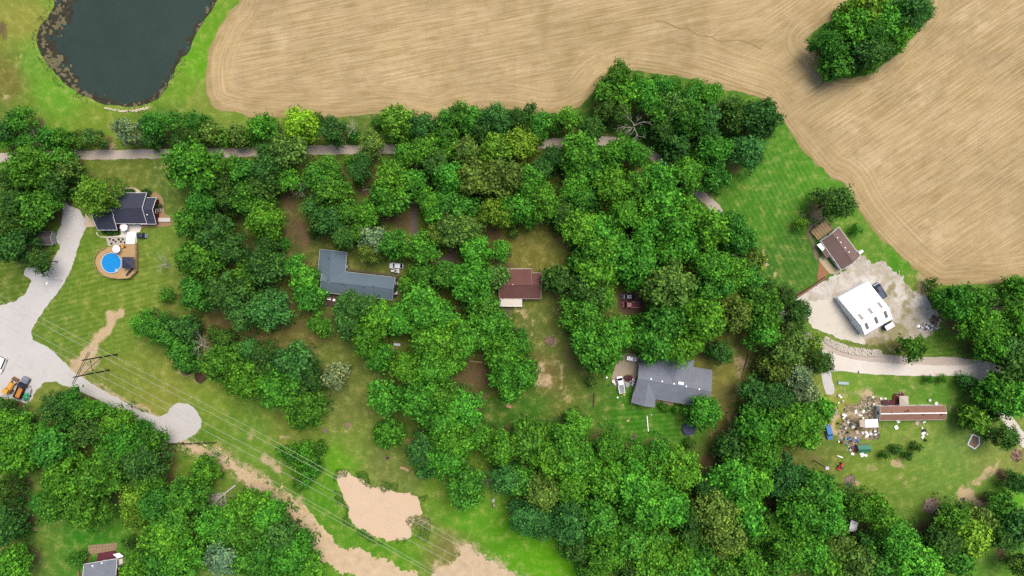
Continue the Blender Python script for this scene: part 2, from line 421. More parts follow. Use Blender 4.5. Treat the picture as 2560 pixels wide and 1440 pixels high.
# ------------------------------------------------------------------ where the trees stand: photo x, y of the crown, crown radius in photo pixels, kind of green
# g mid green, b bright, B very bright, y yellow-green, Y yellow, o olive, k dark, d dark blue-green, s sage
TREES_TXT = '''
15 325 30 k;55 303 32 g;24 352 26 b;75 360 28 g;130 345 30 g;168 348 27 g;203 345 26 o;238 345 28 o;322 326 36 s;380 350 29 k;386 315 32 g;430 308 32 g;447 350 26 d;490 308 33 g;490 350 30 k;522 330 28 o;560 350 27 g;592 338 27 o;622 345 25 g
490 420 66 b;70 420 56 g;28 450 36 k;38 478 40 g;155 402 33 g;178 428 30 o;150 458 35 k;115 452 34 g;240 487 52 y
33 520 46 k;84 524 46 g;124 498 34 g;108 532 38 g;32 565 42 k;43 608 40 k;60 640 34 d;108 652 30 k;12 545 30 g;15 620 32 g
483 557 48 g;512 510 45 g;567 498 40 k;615 500 40 g;627 553 38 b;535 585 46 k;575 625 44 d;457 640 42 b;494 655 50 g;535 668 42 k;617 687 42 g;460 718 42 b;494 735 46 g;418 737 24 g;515 762 40 g;580 735 52 d;615 782 60 d;567 690 38 k;483 612 30 k;584 412 32 g;614 434 38 g;628 470 36 b;560 455 30 k
360 807 34 b;394 815 36 g;422 840 40 g;458 815 38 k;494 828 36 k;534 832 38 k;568 848 32 k;450 872 34 g;474 895 36 g;563 907 52 g;622 868 42 d
625 955 56 b;665 905 50 k;690 965 56 b;730 900 48 d;772 895 40 k;680 1002 42 b;772 950 44 k;726 945 40 g;770 1022 50 g;745 1060 26 b;845 942 44 s;585 970 34 g
660 320 35 b;750 312 46 Y;720 378 46 o;668 383 32 d;817 307 34 g;835 333 40 k;788 300 24 k;882 340 22 g;930 360 38 o;873 398 24 b;908 400 28 k;944 308 22 g;993 308 42 y;1053 313 38 d;1116 297 28 g;1150 290 32 g;1182 302 36 g;1113 334 35 g;1240 298 44 d;1207 335 34 k
827 410 32 g;800 443 46 g;848 452 42 b;900 434 36 k;727 450 34 b;674 430 40 d;660 468 36 k;1017 383 40 b;1070 370 38 b;1040 408 38 g;1122 367 28 b;980 445 54 b;1036 458 36 b;1092 408 42 d;1170 380 38 o;1240 380 46 y;1124 440 42 b;1105 470 36 b;1190 443 52 o;1257 447 46 o
1290 293 28 k;1327 272 22 d;1353 310 32 g;1423 302 34 b;1393 310 26 g;1477 327 36 k;1303 360 44 y;1342 338 28 g;1383 390 36 k;1437 353 40 B;1453 392 48 b;1533 383 44 b;1583 383 42 b;1357 420 36 k;1290 428 30 o;1323 458 44 b;1373 474 32 k;1440 462 46 b;1527 460 50 b;1485 430 36 g;1597 463 42 g;1650 450 50 b;1720 437 50 b;1657 407 42 k
1540 195 40 g;1568 212 30 g;1520 232 38 g;1563 240 34 b;1613 232 42 b;1660 222 32 g;1514 270 30 k;1617 262 32 g;1557 290 36 k;1597 316 40 d;1643 284 36 g;1684 267 36 o;1714 241 36 b;1732 262 38 g;1710 296 42 g;1663 320 38 k;1762 240 38 b;1790 252 34 b;1760 290 38 d;1740 320 36 g;1693 367 36 k;1770 337 36 d;1790 375 46 b;1780 412 42 b;1735 393 24 y;1787 450 38 g;1827 267 36 k;1873 263 42 k;1847 300 38 k;1902 292 46 k;1880 322 38 k;1860 380 50 d;1898 400 32 d;1940 302 36 g;1640 345 30 k
2072 112 44 g;2052 105 26 o;2095 162 38 g;2130 66 46 b;2162 24 46 y;2180 84 46 g;2158 134 42 d;2214 48 46 b;2262 24 48 k;2304 20 38 k;2246 92 38 b;2202 130 34 k;2076 160 26 g;2282 64 28 g;2110 26 24 b;2180 164 24 b;2320 34 20 g;2238 118 20 b
653 500 36 g;660 547 44 b;690 537 38 d;653 590 38 g;670 622 36 k;707 610 20 g;773 580 34 k;660 667 42 k;682 690 38 d;670 735 46 d;673 780 52 d;740 667 28 b;760 700 34 B;773 743 38 g;784 690 24 k;800 808 34 b;813 512 42 g;788 518 34 d;840 490 44 g;760 520 34 d;827 553 46 d;873 537 44 g;857 600 44 d;893 580 32 g;927 527 36 b;973 507 52 b;1004 492 36 b;940 555 30 b;930 597 36 s;987 607 40 g;987 638 32 g;951 627 26 o;922 630 28 o
1073 500 36 b;1083 534 36 b;1053 613 44 b;1083 628 38 g;1043 642 34 b;1092 590 32 o;1133 577 46 o;1180 567 36 o;1123 512 36 g;1160 520 38 g;1057 688 36 g;1088 688 38 b;1023 712 28 b;1123 688 42 g;1160 667 38 b;1173 712 50 b;1208 697 42 g;1187 627 38 b;1214 640 32 b;1250 628 28 b;1233 533 46 y;1263 512 36 b;1200 762 42 g;1238 765 30 g;1240 692 32 o
873 763 42 d;914 750 42 d;868 807 38 d;957 767 38 k;940 803 46 b;908 820 36 b;923 848 44 b;900 852 30 b;1007 797 46 b;1003 828 38 b;1057 773 48 b;1090 747 36 k;1103 787 42 b;1083 815 42 b;1083 858 54 b;1040 882 40 b;1007 894 32 g;953 893 36 b;1023 925 42 b;1083 918 48 b;1133 907 44 b;1133 853 48 b;1180 840 52 b;1200 874 46 b;1160 800 42 b;1233 817 52 b;1257 853 44 b;1263 890 42 b;1258 932 44 b;1280 975 36 b
1300 527 52 b;1347 512 48 b;1330 550 44 b;1297 588 30 o;1407 530 36 k;1393 568 28 k;1383 492 38 g;1460 500 42 g;1533 500 46 g;1440 560 48 b;1482 556 44 b;1460 598 48 b;1510 583 44 b;1493 624 44 b;1458 645 36 g;1563 540 46 b;1613 523 44 b;1660 512 50 b;1730 530 48 b;1617 570 46 b;1677 567 46 b;1773 573 50 b;1740 592 38 g;1822 566 40 g;1862 622 30 o;1900 690 28 g;1922 712 22 k;1848 600 38 g;1567 603 42 b;1547 637 48 b;1590 654 50 b;1613 682 38 b;1573 704 40 b;1487 680 48 b;1513 707 36 g;1467 730 46 k;1510 743 38 g;1673 630 44 b;1713 614 40 b;1657 655 30 g;1763 640 34 k;1780 668 50 b;1827 680 44 b;1810 647 36 g;1880 655 36 o;1867 694 42 g;1667 707 52 o;1713 714 48 b;1690 742 46 g;1640 727 38 g;1643 765 38 g;1760 728 46 g;1803 721 40 g;1757 771 46 g;1847 744 46 o;1897 738 48 o;1830 781 48 o;1893 781 50 g;1903 827 46 b;1847 804 40 g;1873 834 34 b
1663 797 50 g;1697 793 42 g;1750 803 52 b;1764 832 38 b;1663 825 36 g;1594 795 26 b;1457 780 50 b;1436 805 44 b;1480 807 48 b;1463 840 50 b;1540 815 38 b;1527 842 44 b;1563 822 34 b;1497 874 48 b;1540 864 40 b;1477 907 48 b;1513 908 44 b;1563 860 30 g;1633 857 46 g;1608 832 24 g;1720 863 48 b;1692 876 34 b;1803 877 34 k;1393 697 38 k;1300 863 46 g;1303 928 44 b;1325 955 32 b
2085 508 50 k;2003 558 21 y;2137 580 25 b;2327 711 20 k;1933 753 36 g;1927 820 42 g;1970 735 26 k;1990 778 38 k;2008 802 30 k;2040 852 24 Y;1987 828 38 o;1963 874 46 o;2000 890 40 s;2050 907 34 k;1940 920 42 o;1987 937 42 s;2027 948 36 g;2280 870 35 g
2387 750 40 b;2352 748 26 b;2413 764 38 b;2440 748 38 g;2537 764 36 g;2387 788 34 b;2420 800 34 g;2460 820 50 b;2487 848 42 y;2537 813 42 b;2473 881 46 b;2520 873 46 d;2543 913 46 k;2487 943 42 g;2537 947 38 b;2547 722 32 b;2507 728 24 g;2323 948 13 b;2357 948 13 b;2413 951 25 d
5 1018 30 k;22 1066 42 b;143 1020 44 d;187 1003 34 g;240 1023 28 b;212 1022 28 g;67 1103 54 b;30 1140 50 b;133 1107 60 g;178 1100 46 g;217 1080 42 k;293 1057 40 b;353 1068 26 g;317 1107 50 b;378 1104 36 g;233 1153 42 g;273 1147 46 g;333 1147 42 g;370 1160 56 d;167 1187 54 b;202 1210 50 g;250 1187 50 g;278 1193 40 g;113 1260 48 g;160 1253 50 g;213 1270 50 g;263 1270 48 g;233 1303 50 b;20 1227 38 k;17 1275 36 k;20 1320 44 k;50 1330 22 b;27 1413 42 b
347 1243 44 y;377 1213 40 b;337 1287 34 y;417 1220 48 g;483 1200 48 b;510 1180 38 b;467 1240 50 g;400 1260 50 g;443 1293 52 g;400 1310 44 g;417 1353 56 b;467 1353 50 g;467 1400 54 b;400 1403 46 g;342 1420 42 b;187 1403 26 g;323 1358 22 k
533 1293 52 b;583 1287 52 b;623 1260 48 b;527 1337 50 b;573 1337 50 g;627 1333 50 g;560 1390 50 s;627 1393 48 g;593 1373 40 g;673 1270 48 b;660 1310 46 g;707 1327 50 d;740 1360 50 b;673 1367 48 g;723 1403 50 b;670 1420 48 g;773 1423 36 b;717 1297 38 b
963 990 48 b;993 1003 36 g;967 1087 36 b;994 1094 34 g;950 1072 20 b;1057 993 52 b;1107 987 46 g;1157 1010 54 b;1053 1033 46 b;1107 1047 52 b;1177 1053 52 b;1133 1093 52 b;1190 1088 38 b;1113 1140 50 b;1157 1150 46 b;1040 1100 36 k;1053 1133 42 d;1064 1168 28 d;1253 1120 48 b;1267 1093 36 g;1160 1213 42 g;1187 1240 36 b;1140 1235 28 b;1190 1193 36 g;1263 1193 40 d
723 1120 25 b;767 1118 25 b;787 1147 25 g;742 1150 25 b;768 1185 25 b;750 1210 24 g;700 1128 22 b;800 1120 20 g;755 1134 24 b;790 1172 22 b;728 1142 22 g;772 1160 24 b;746 1180 22 b;765 1205 20 b
1437 1057 46 B;1460 1073 40 b;1410 1043 34 b;1323 1093 46 g;1357 1070 32 g;1290 1110 38 g;1413 1103 50 b;1380 1140 50 b;1440 1147 50 b;1400 1177 48 b;1467 1173 48 b;1423 1207 46 b;1440 1243 44 o;1527 1103 50 b;1587 1120 52 b;1640 1120 48 b;1533 1147 46 b;1600 1160 52 b;1640 1167 46 b;1520 1200 44 b;1580 1207 54 b;1633 1213 50 b;1693 1173 48 b;1702 1207 38 b;1723 1147 32 b;1557 1243 50 o;1613 1260 54 b;1673 1260 50 b;1640 1293 50 b;1580 1287 48 b;1680 1297 40 b
1360 1233 46 o;1300 1200 38 g;1307 1293 48 d;1353 1300 50 d;1413 1300 50 d;1453 1313 50 g;1493 1287 48 g;1507 1313 40 g;1413 1343 34 k;1440 1370 36 k;1513 1370 50 b;1500 1397 46 b;1573 1343 46 g;1630 1337 44 g;1567 1382 46 o;1620 1387 50 b;1657 1367 44 g;1693 1390 48 b;1733 1420 44 b;1663 1423 42 b;1580 1427 44 k;1480 1427 40 g
1763 1033 38 b;1740 1025 28 b;1727 1110 18 k;1900 987 46 k;1890 1060 48 b;1907 1093 48 b;1900 1133 48 b;1827 1113 38 k;1853 1160 48 g;1830 1200 54 b;1880 1200 52 b;1782 1195 34 k;1763 1215 36 k;1793 1247 48 o;1847 1247 48 b;1780 1287 52 o;1827 1280 52 b;1867 1293 50 b;1813 1327 54 o;1860 1340 52 b;1907 1320 48 g;1847 1367 46 o;1813 1410 50 g;1870 1413 48 b;1730 1287 36 k;1773 1337 42 b;1763 1377 38 g;1725 1340 36 k
1947 987 46 k;2003 980 42 s;2030 1003 38 g;2053 1023 32 b;2007 1040 48 b;1960 1053 52 b;1987 1073 48 b;2013 1087 36 b;1953 1103 48 b;1937 1140 46 b;1953 1193 50 d;1997 1187 48 g;2033 1200 48 g;1973 1237 50 b;2027 1233 52 g;2067 1213 38 d;2087 1243 38 g;2000 1277 54 b;2050 1277 52 b;2087 1280 42 b;1960 1293 50 g;1987 1327 50 b;2040 1320 52 b;2073 1360 46 o;2020 1367 50 b;1963 1360 52 b;1947 1403 50 b;2007 1410 48 g;2060 1407 50 b
2143 1273 42 g;2187 1273 38 b;2200 1293 34 y;2213 1320 32 g;2160 1350 34 k;2133 1372 32 k;2200 1350 42 g;2140 1403 46 o;2193 1400 50 g;2240 1353 46 b;2253 1380 42 B;2287 1400 54 B;2320 1417 46 B;2247 1423 42 B;2327 1337 40 g;2383 1297 44 g;2360 1327 38 k;2353 1363 42 d;2387 1390 46 g;2413 1337 46 y;2447 1327 46 g;2433 1362 36 y;2453 1297 42 o;2487 1343 48 d;2537 1320 46 d;2520 1367 46 d;2420 1267 30 g;2547 1410 32 k;2487 983 46 b;2530 987 46 b;2553 1013 38 g;2513 1010 38 b;2440 1050 31 y;2408 1036 26 g;2480 1037 24 k;2507 1090 36 k;2547 1207 30 k;2520 1243 15 k;2500 1267 30 g;2547 1280 36 k
2212 1138 14 g;2243 1125 17 k;2292 1118 16 k;2272 1140 15 k
1592 196 18 b;1640 200 18 b;1690 212 20 b;1742 212 21 b;1792 224 20 b;1645 1018 13 g;1668 1022 14 g;1690 1024 12 g;1480 955 18 o
'''
TREES = []
for tok in TREES_TXT.replace('\n', ';').split(';'):
    tok = tok.split()
    if len(tok) == 4:
        TREES.append([float(tok[0]), float(tok[1]), float(tok[2]), tok[3]])
# neighbouring crowns of one tree are read as one: keep the larger
TREES.sort(key=lambda t: -t[2])
kept = []
for t in TREES:
    if t[2] >= 27:
        near = [k for k in kept if k[2] >= 27 and math.hypot(t[0] - k[0], t[1] - k[1]) <= 0.92 * max(k[2], t[2])]
        ok = not near
        if near:
            k = min(near, key=lambda k: math.hypot(t[0] - k[0], t[1] - k[1]))
            k[0] += 0.12 * (t[0] - k[0]); k[1] += 0.12 * (t[1] - k[1])
            k[2] = min(k[2] * 1.05, max(66, k[2]))
    else:
        ok = all(math.hypot(t[0] - k[0], t[1] - k[1]) > (0.6 if k[2] >= 27 else 0.35) * k[2] for k in kept)
    if ok:
        kept.append(t)
TREES = kept
# crowns stay clear of what the photo shows open
OPEN = [(1575, 752, 32), (1598, 760, 20), (115, 598, 26), (345, 520, 44), (310, 560, 46), (285, 650, 62), (828, 650, 30), (845, 700, 38), (905, 702, 34), (960, 712, 34), (990, 667, 18), (1315, 705, 44), (1278, 755, 26), (1625, 945, 40), (1680, 965, 46), (1745, 955, 36), (1610, 990, 30), (1574, 902, 20), (1550, 945, 26), (1772, 505, 16), (1036, 545, 24), (1000, 556, 20), (1340, 610, 48), (742, 585, 24), (1190, 945, 34), (60, 972, 36), (555, 1235, 36), (2134, 1315, 17), (503, 863, 24), (1712, 1076, 12), (2433, 1105, 20), (255, 1402, 44), (2100, 620, 46), (2055, 575, 24), (915, 478, 16), (1380, 880, 50), (1600, 1050, 60), (1225, 590, 16), (1640, 392, 8), (985, 868, 12), (1590, 300, 14), (450, 775, 16), (500, 790, 14), (550, 808, 12), (600, 838, 9), (650, 838, 11), (700, 838, 13), (750, 845, 16), (800, 872, 22), (850, 885, 22), (872, 990, 26), (860, 1050, 28), (430, 700, 20), (62, 1228, 18), (66, 1290, 20), (110, 1350, 36), (100, 1405, 28), (195, 1350, 24), (1300, 1030, 26), (1350, 1025, 24), (1400, 1005, 26), (1450, 1005, 26), (1240, 1010, 18), (560, 1155, 12), (620, 1192, 16), (680, 1232, 18), (735, 1275, 20), (775, 1320, 20), (815, 1370, 26), (880, 1405, 26), (2390, 1040, 20), (2400, 1100, 30), (2300, 1240, 60), (2440, 1230, 40), (2490, 1400, 24), (820, 1050, 16), (2440, 905, 14), (2455, 938, 14), (2420, 905, 12), (2390, 905, 10), (640, 1080, 60), (700, 1080, 30), (560, 1040, 60)]
OPEN += [(x, 386, 11) for x in range(200, 420, 24)] + [(x, 379, 10) for x in (560, 590, 620)] + [(x, 375, 10) for x in range(785, 880, 22)] + [(975, 373, 9), (1390, 357, 8)]
for t in TREES:
    for ox, oy, orad in OPEN:
        d = math.hypot(t[0] - ox, t[1] - oy)
        lack = orad + t[2] * 0.97 - d
        if lack > 0:
            d = max(d, 1)
            mv = min(lack * 0.6, 16)
            t[0] += (t[0] - ox) / d * mv; t[1] += (t[1] - oy) / d * mv
            t[2] = max(10, t[2] - (lack - mv) * 0.9)
for t in TREES:
    if t[2] >= 27:
        t[2] *= 1.06
BIG = [t for t in TREES if t[2] >= 27]
print('trees', len(BIG), 'shrubs', len(TREES) - len(BIG))
def tree_height(rpx):
    R = rpx * M
    return 4.0 + 1.75 * R if R > 3.4 else 1.2 + 1.55 * R
TW = []          # world base x, y, crown radius, height, kind, photo x, y
for px, py, r, c in TREES:
    h = tree_height(r)
    zc = 0.62 * h
    p = G(px, py, zc)
    R = r * M * (H - zc) / H
    TW.append((p.x, p.y, R, h, c, px, py))
# ------------------------------------------------------------------ the ground and its regions
POND = px2w(catmull([(150, -40), (128, 15), (100, 50), (82, 95), (88, 130), (112, 165), (150, 210), (200, 245), (255, 265), (310, 274), (360, 272), (400, 250), (425, 215), (450, 165), (480, 130), (500, 85), (520, 50), (548, 5), (560, -40)]))
MUD = px2w(catmull([(846, 1183), (868, 1182), (905, 1190), (925, 1205), (950, 1216), (985, 1218), (1020, 1228), (1056, 1244), (1058, 1272), (1062, 1290), (1040, 1298), (1028, 1325), (1022, 1345), (975, 1358), (930, 1345), (880, 1315), (862, 1285), (862, 1262), (848, 1225)], 5))
FIELD = px2w(catmull([(640, -120), (600, 0), (565, 40), (540, 85), (522, 130), (515, 185), (520, 230), (530, 255), (550, 272), (600, 285), (660, 292), (760, 290), (850, 293), (950, 285), (1040, 295), (1090, 300), (1180, 275), (1270, 272), (1360, 285), (1420, 278), (1470, 250), (1510, 205), (1560, 178), (1640, 183), (1730, 198), (1830, 228), (1920, 258), (1965, 318), (2020, 385), (2070, 440), (2110, 460), (2150, 530), (2200, 590), (2260, 650), (2310, 690), (2350, 712), (2420, 708), (2500, 703), (2570, 690), (2700, 660), (2800, 300), (2780, -120)], 4))
LANE_PX = catmull([(-60, 397), (60, 392), (200, 388), (430, 384), (640, 379), (800, 375), (990, 373), (1180, 364), (1380, 358), (1500, 352), (1570, 362), (1625, 385), (1680, 425), (1740, 478), (1790, 522), (1824, 590), (1862, 660), (1908, 730), (1978, 810), (2046, 858), (2120, 886), (2200, 897), (2300, 903), (2400, 906), (2480, 918), (2560, 935)], 5, False)
LANE = px2w(LANE_PX)
CONC = px2w(catmull([(2056, 874), (2110, 893), (2180, 905), (2290, 911), (2400, 914), (2470, 905), (2470, 950), (2462, 972), (2448, 955), (2420, 940), (2330, 940), (2200, 937), (2100, 928), (2068, 930), (2062, 905)], 4))
LOT = px2w([(-60, 766), (0, 764), (35, 755), (58, 738), (78, 705), (80, 698), (62, 688), (60, 678), (66, 668), (100, 668), (130, 655), (150, 620), (140, 590), (152, 560), (158, 530), (148, 500), (150, 470), (160, 495), (172, 512), (195, 525), (213, 545), (215, 568), (205, 590), (195, 620), (182, 665), (162, 705), (135, 745), (105, 785), (88, 810), (78, 832), (82, 848), (100, 858), (112, 862), (137, 880), (150, 896), (181, 927), (212, 947), (250, 970), (287, 992), (320, 1010), (360, 1030), (398, 1040), (416, 1032), (424, 1020), (445, 1009), (468, 1010), (490, 1024), (503, 1045), (502, 1068), (488, 1085), (466, 1100), (440, 1107), (418, 1106), (398, 1090), (360, 1066), (320, 1042), (287, 1025), (250, 1004), (219, 985), (194, 975), (162, 964), (125, 952), (112, 956), (92, 975), (82, 995), (68, 1009), (50, 1004), (20, 996), (-60, 990)])
APRON = px2w([(213, 533), (236, 537), (240, 567), (213, 568)])
WALK = px2w(catmull([(240, 572), (246, 588), (258, 592), (300, 588), (302, 580), (302, 562), (350, 562), (350, 580), (341, 582), (341, 609), (318, 609), (318, 594), (262, 594), (248, 591), (240, 582)], 3))
WALKN = px2w(catmull([(298, 474), (300, 470), (330, 469), (346, 474), (352, 482), (330, 482), (300, 481)], 3))
BEDE = px2w(catmull([(370, 478), (390, 482), (405, 493), (410, 512), (411, 532), (424, 540), (429, 550), (427, 562), (410, 567), (380, 567), (352, 570), (350, 560), (392, 560), (398, 500), (372, 490)], 3))
BEDS = px2w([(265, 594), (320, 594), (320, 609), (270, 616), (268, 604)])
PAD = px2w(catmull([(2103, 676), (2150, 640), (2160, 632), (2176, 658), (2190, 652), (2205, 650), (2230, 672), (2262, 700), (2288, 733), (2318, 745), (2345, 790), (2350, 815), (2325, 838), (2280, 845), (2240, 850), (2200, 862), (2160, 862), (2110, 848), (2060, 832), (2030, 810), (2010, 775), (1992, 748), (2030, 722), (2070, 698), (2090, 685)], 4))
PADG = px2w(catmull([(1992, 748), (2030, 752), (2090, 750), (2110, 790), (2150, 838), (2160, 860), (2110, 848), (2060, 832), (2025, 812), (2008, 780)], 4))
MULCH = px2w([(2048, 640), (2052, 655), (2062, 672), (2073, 685), (2062, 693), (2045, 702), (2042, 690), (2046, 670)])
PATHH = px2w([(2046, 648), (2056, 636), (2082, 666), (2102, 680), (2090, 687), (2074, 684), (2060, 668)])
YARDN = px2w(catmull([(2020, 540), (2030, 530), (2048, 525), (2066, 545), (2050, 560), (2024, 580), (2034, 602), (2046, 640), (2040, 650), (2030, 615), (2018, 585), (2022, 560)], 3))
TRACK_PX = catmull([(455, 1112), (500, 1125), (560, 1152), (620, 1192), (680, 1235), (730, 1270), (765, 1300), (785, 1340), (820, 1378), (880, 1408), (960, 1440), (1040, 1475)], 5, False)
TRACK = px2w(TRACK_PX)
TRACKW = list(np.interp(np.linspace(0, 1, len(TRACK)), [0, .1, .3, .5, .6, .75, 1], [1.2, 2.2, 4.0, 5.2, 6.2, 8.0, 9.5]))
SPOIL = px2w(catmull([(1152, 1362), (1180, 1372), (1215, 1392), (1255, 1418), (1300, 1448), (1330, 1480), (1060, 1480), (1085, 1430), (1110, 1410), (1140, 1408)], 4))
DRIVES = [(px2w(catmull([(1040, 380), (1038, 440), (1036, 520), (1036, 590), (1060, 640), (1110, 650), (1130, 640)], 4, False)), 2.4, 'tarmac drive running down into the wood from the lane'),
          (px2w([(1130, 620), (1132, 660), (1140, 690)]), 2.2, None),
          (px2w(catmull([(125, 395), (133, 425), (150, 470), (155, 510)], 3, False)), 2.6, None),
          (px2w(catmull([(2062, 905), (2066, 940), (2074, 975)], 3, False)), 3.2, None),
          (px2w(catmull([(2487, 1005), (2510, 1035), (2535, 1070), (2565, 1110)], 3, False)), 3.2, None),
          (px2w([(1268, 766), (1268, 790)]), 2.0, None)]
CARPAD = px2w(catmull([(1568, 885), (1598, 893), (1598, 920), (1590, 945), (1580, 962), (1550, 968), (1530, 955), (1530, 935), (1540, 912), (1552, 898)], 4))
CLEAR = px2w(catmull([(1545, 735), (1570, 728), (1600, 732), (1612, 760), (1602, 785), (1560, 785), (1546, 765)], 3))
JUNKY = px2w(catmull([(2112, 1012), (2148, 1008), (2160, 990), (2200, 995), (2215, 1012), (2200, 1015), (2195, 1050), (2196, 1098), (2150, 1100), (2130, 1128), (2110, 1105), (2095, 1095), (2100, 1060), (2108, 1040)], 4))

def pond_depth(x, y):
    d1 = sdf_poly(x, y, POND); d2 = sdf_poly(x, y, MUD)
    d2 = d2 + 0.9 * vnoise(x, y, 3.0, 15) + 0.7 * vnoise(x, y, 1.5, 16)
    d1 = d1 + 0.5 * vnoise(x, y, 2.5, 17)
    return -1.3 * sm(0.6, -5.0, d1) - 0.9 * sm(0.4, -3.0, d2)

# ---- colours of the grass as they lie in the photo (photo x, y, r, g, b)
GRASS = [(60, 60, 118, 122, 56), (20, 200, 96, 96, 48), (30, 300, 72, 100, 38), (90, 160, 88, 128, 44), (140, 230, 84, 134, 36), (250, 292, 98, 122, 42), (60, 260, 88, 112, 40), (480, 170, 84, 136, 28), (450, 230, 90, 128, 36), (490, 260, 104, 122, 52), (160, 20, 96, 130, 44),
         (330, 430, 86, 100, 42), (430, 480, 74, 98, 42), (200, 640, 84, 114, 36), (350, 730, 92, 116, 42), (240, 760, 86, 112, 36), (300, 850, 88, 114, 40), (150, 800, 84, 112, 40), (400, 1000, 112, 122, 52), (320, 930, 102, 118, 48), (20, 690, 76, 100, 34), (600, 1050, 84, 118, 40), (540, 1010, 104, 128, 46), (150, 980, 96, 112, 48), (100, 1230, 70, 96, 40), (120, 1330, 74, 110, 42), (200, 1340, 48, 110, 26), (40, 1380, 84, 108, 42), (430, 600, 90, 116, 44), (450, 780, 92, 106, 46), (720, 1060, 100, 118, 48), (500, 1090, 76, 112, 34), (640, 1140, 88, 124, 44), (620, 1190, 84, 112, 44),
         (650, 830, 88, 86, 50), (560, 800, 92, 84, 54), (800, 890, 88, 104, 48), (760, 830, 100, 98, 54), (870, 1030, 92, 104, 52), (900, 1100, 94, 116, 48), (960, 1190, 96, 108, 56), (1000, 1210, 92, 112, 52), (850, 1160, 80, 132, 24), (800, 1250, 70, 122, 26), (1150, 1300, 76, 132, 26), (1100, 1200, 92, 124, 38), (1250, 1340, 70, 124, 20), (1380, 1410, 76, 136, 14), (1300, 1400, 74, 132, 18), (1000, 1390, 78, 124, 26), (900, 1370, 70, 120, 26), (1120, 1370, 104, 106, 58),
         (1340, 620, 98, 98, 48), (1370, 600, 92, 100, 46), (1370, 850, 84, 98, 46), (1360, 940, 98, 92, 54), (1420, 1020, 84, 100, 44), (1310, 1040, 54, 98, 30), (1240, 1020, 62, 96, 34), (1560, 1050, 48, 104, 24), (1640, 1070, 52, 108, 26), (1700, 1060, 58, 104, 30), (1820, 930, 102, 104, 52), (1800, 1000, 98, 98, 52), (1830, 1060, 88, 86, 48), (1180, 960, 80, 78, 46), (1500, 1010, 62, 100, 32),
         (1950, 470, 66, 116, 36), (2020, 480, 70, 122, 36), (1990, 620, 60, 104, 36), (1900, 540, 62, 112, 32), (1950, 680, 58, 100, 36), (2180, 600, 84, 120, 44), (2250, 650, 66, 120, 30), (2290, 720, 90, 116, 46), (2220, 560, 70, 118, 34),
         (2400, 870, 80, 114, 40), (2350, 890, 74, 110, 38), (2240, 870, 100, 112, 54), (2150, 950, 92, 128, 48), (2350, 1000, 74, 118, 40), (2400, 1120, 94, 126, 58), (2250, 1200, 90, 118, 46), (2350, 1190, 90, 124, 50), (2250, 1270, 80, 112, 42), (2030, 1130, 86, 98, 46), (2060, 1100, 84, 108, 46), (2540, 1230, 74, 140, 32), (2480, 1400, 76, 118, 38), (2480, 1160, 108, 126, 62), (2100, 1010, 124, 130, 60), (2300, 1090, 98, 124, 52), (2160, 1180, 96, 122, 48), (2230, 980, 78, 118, 40), (2330, 1290, 76, 104, 40), (2540, 1160, 106, 116, 60),
         (1000, 1080, 80, 100, 40), (700, 600, 70, 80, 40), (1500, 300, 56, 90, 34), (1100, 330, 52, 84, 32), (420, 330, 62, 96, 36), (2150, 100, 60, 110, 30), (2230, 60, 60, 110, 30)]
GA = np.array([(*px2w([(a[0], a[1])])[0], *alb(*a[2:])) for a in GRASS])

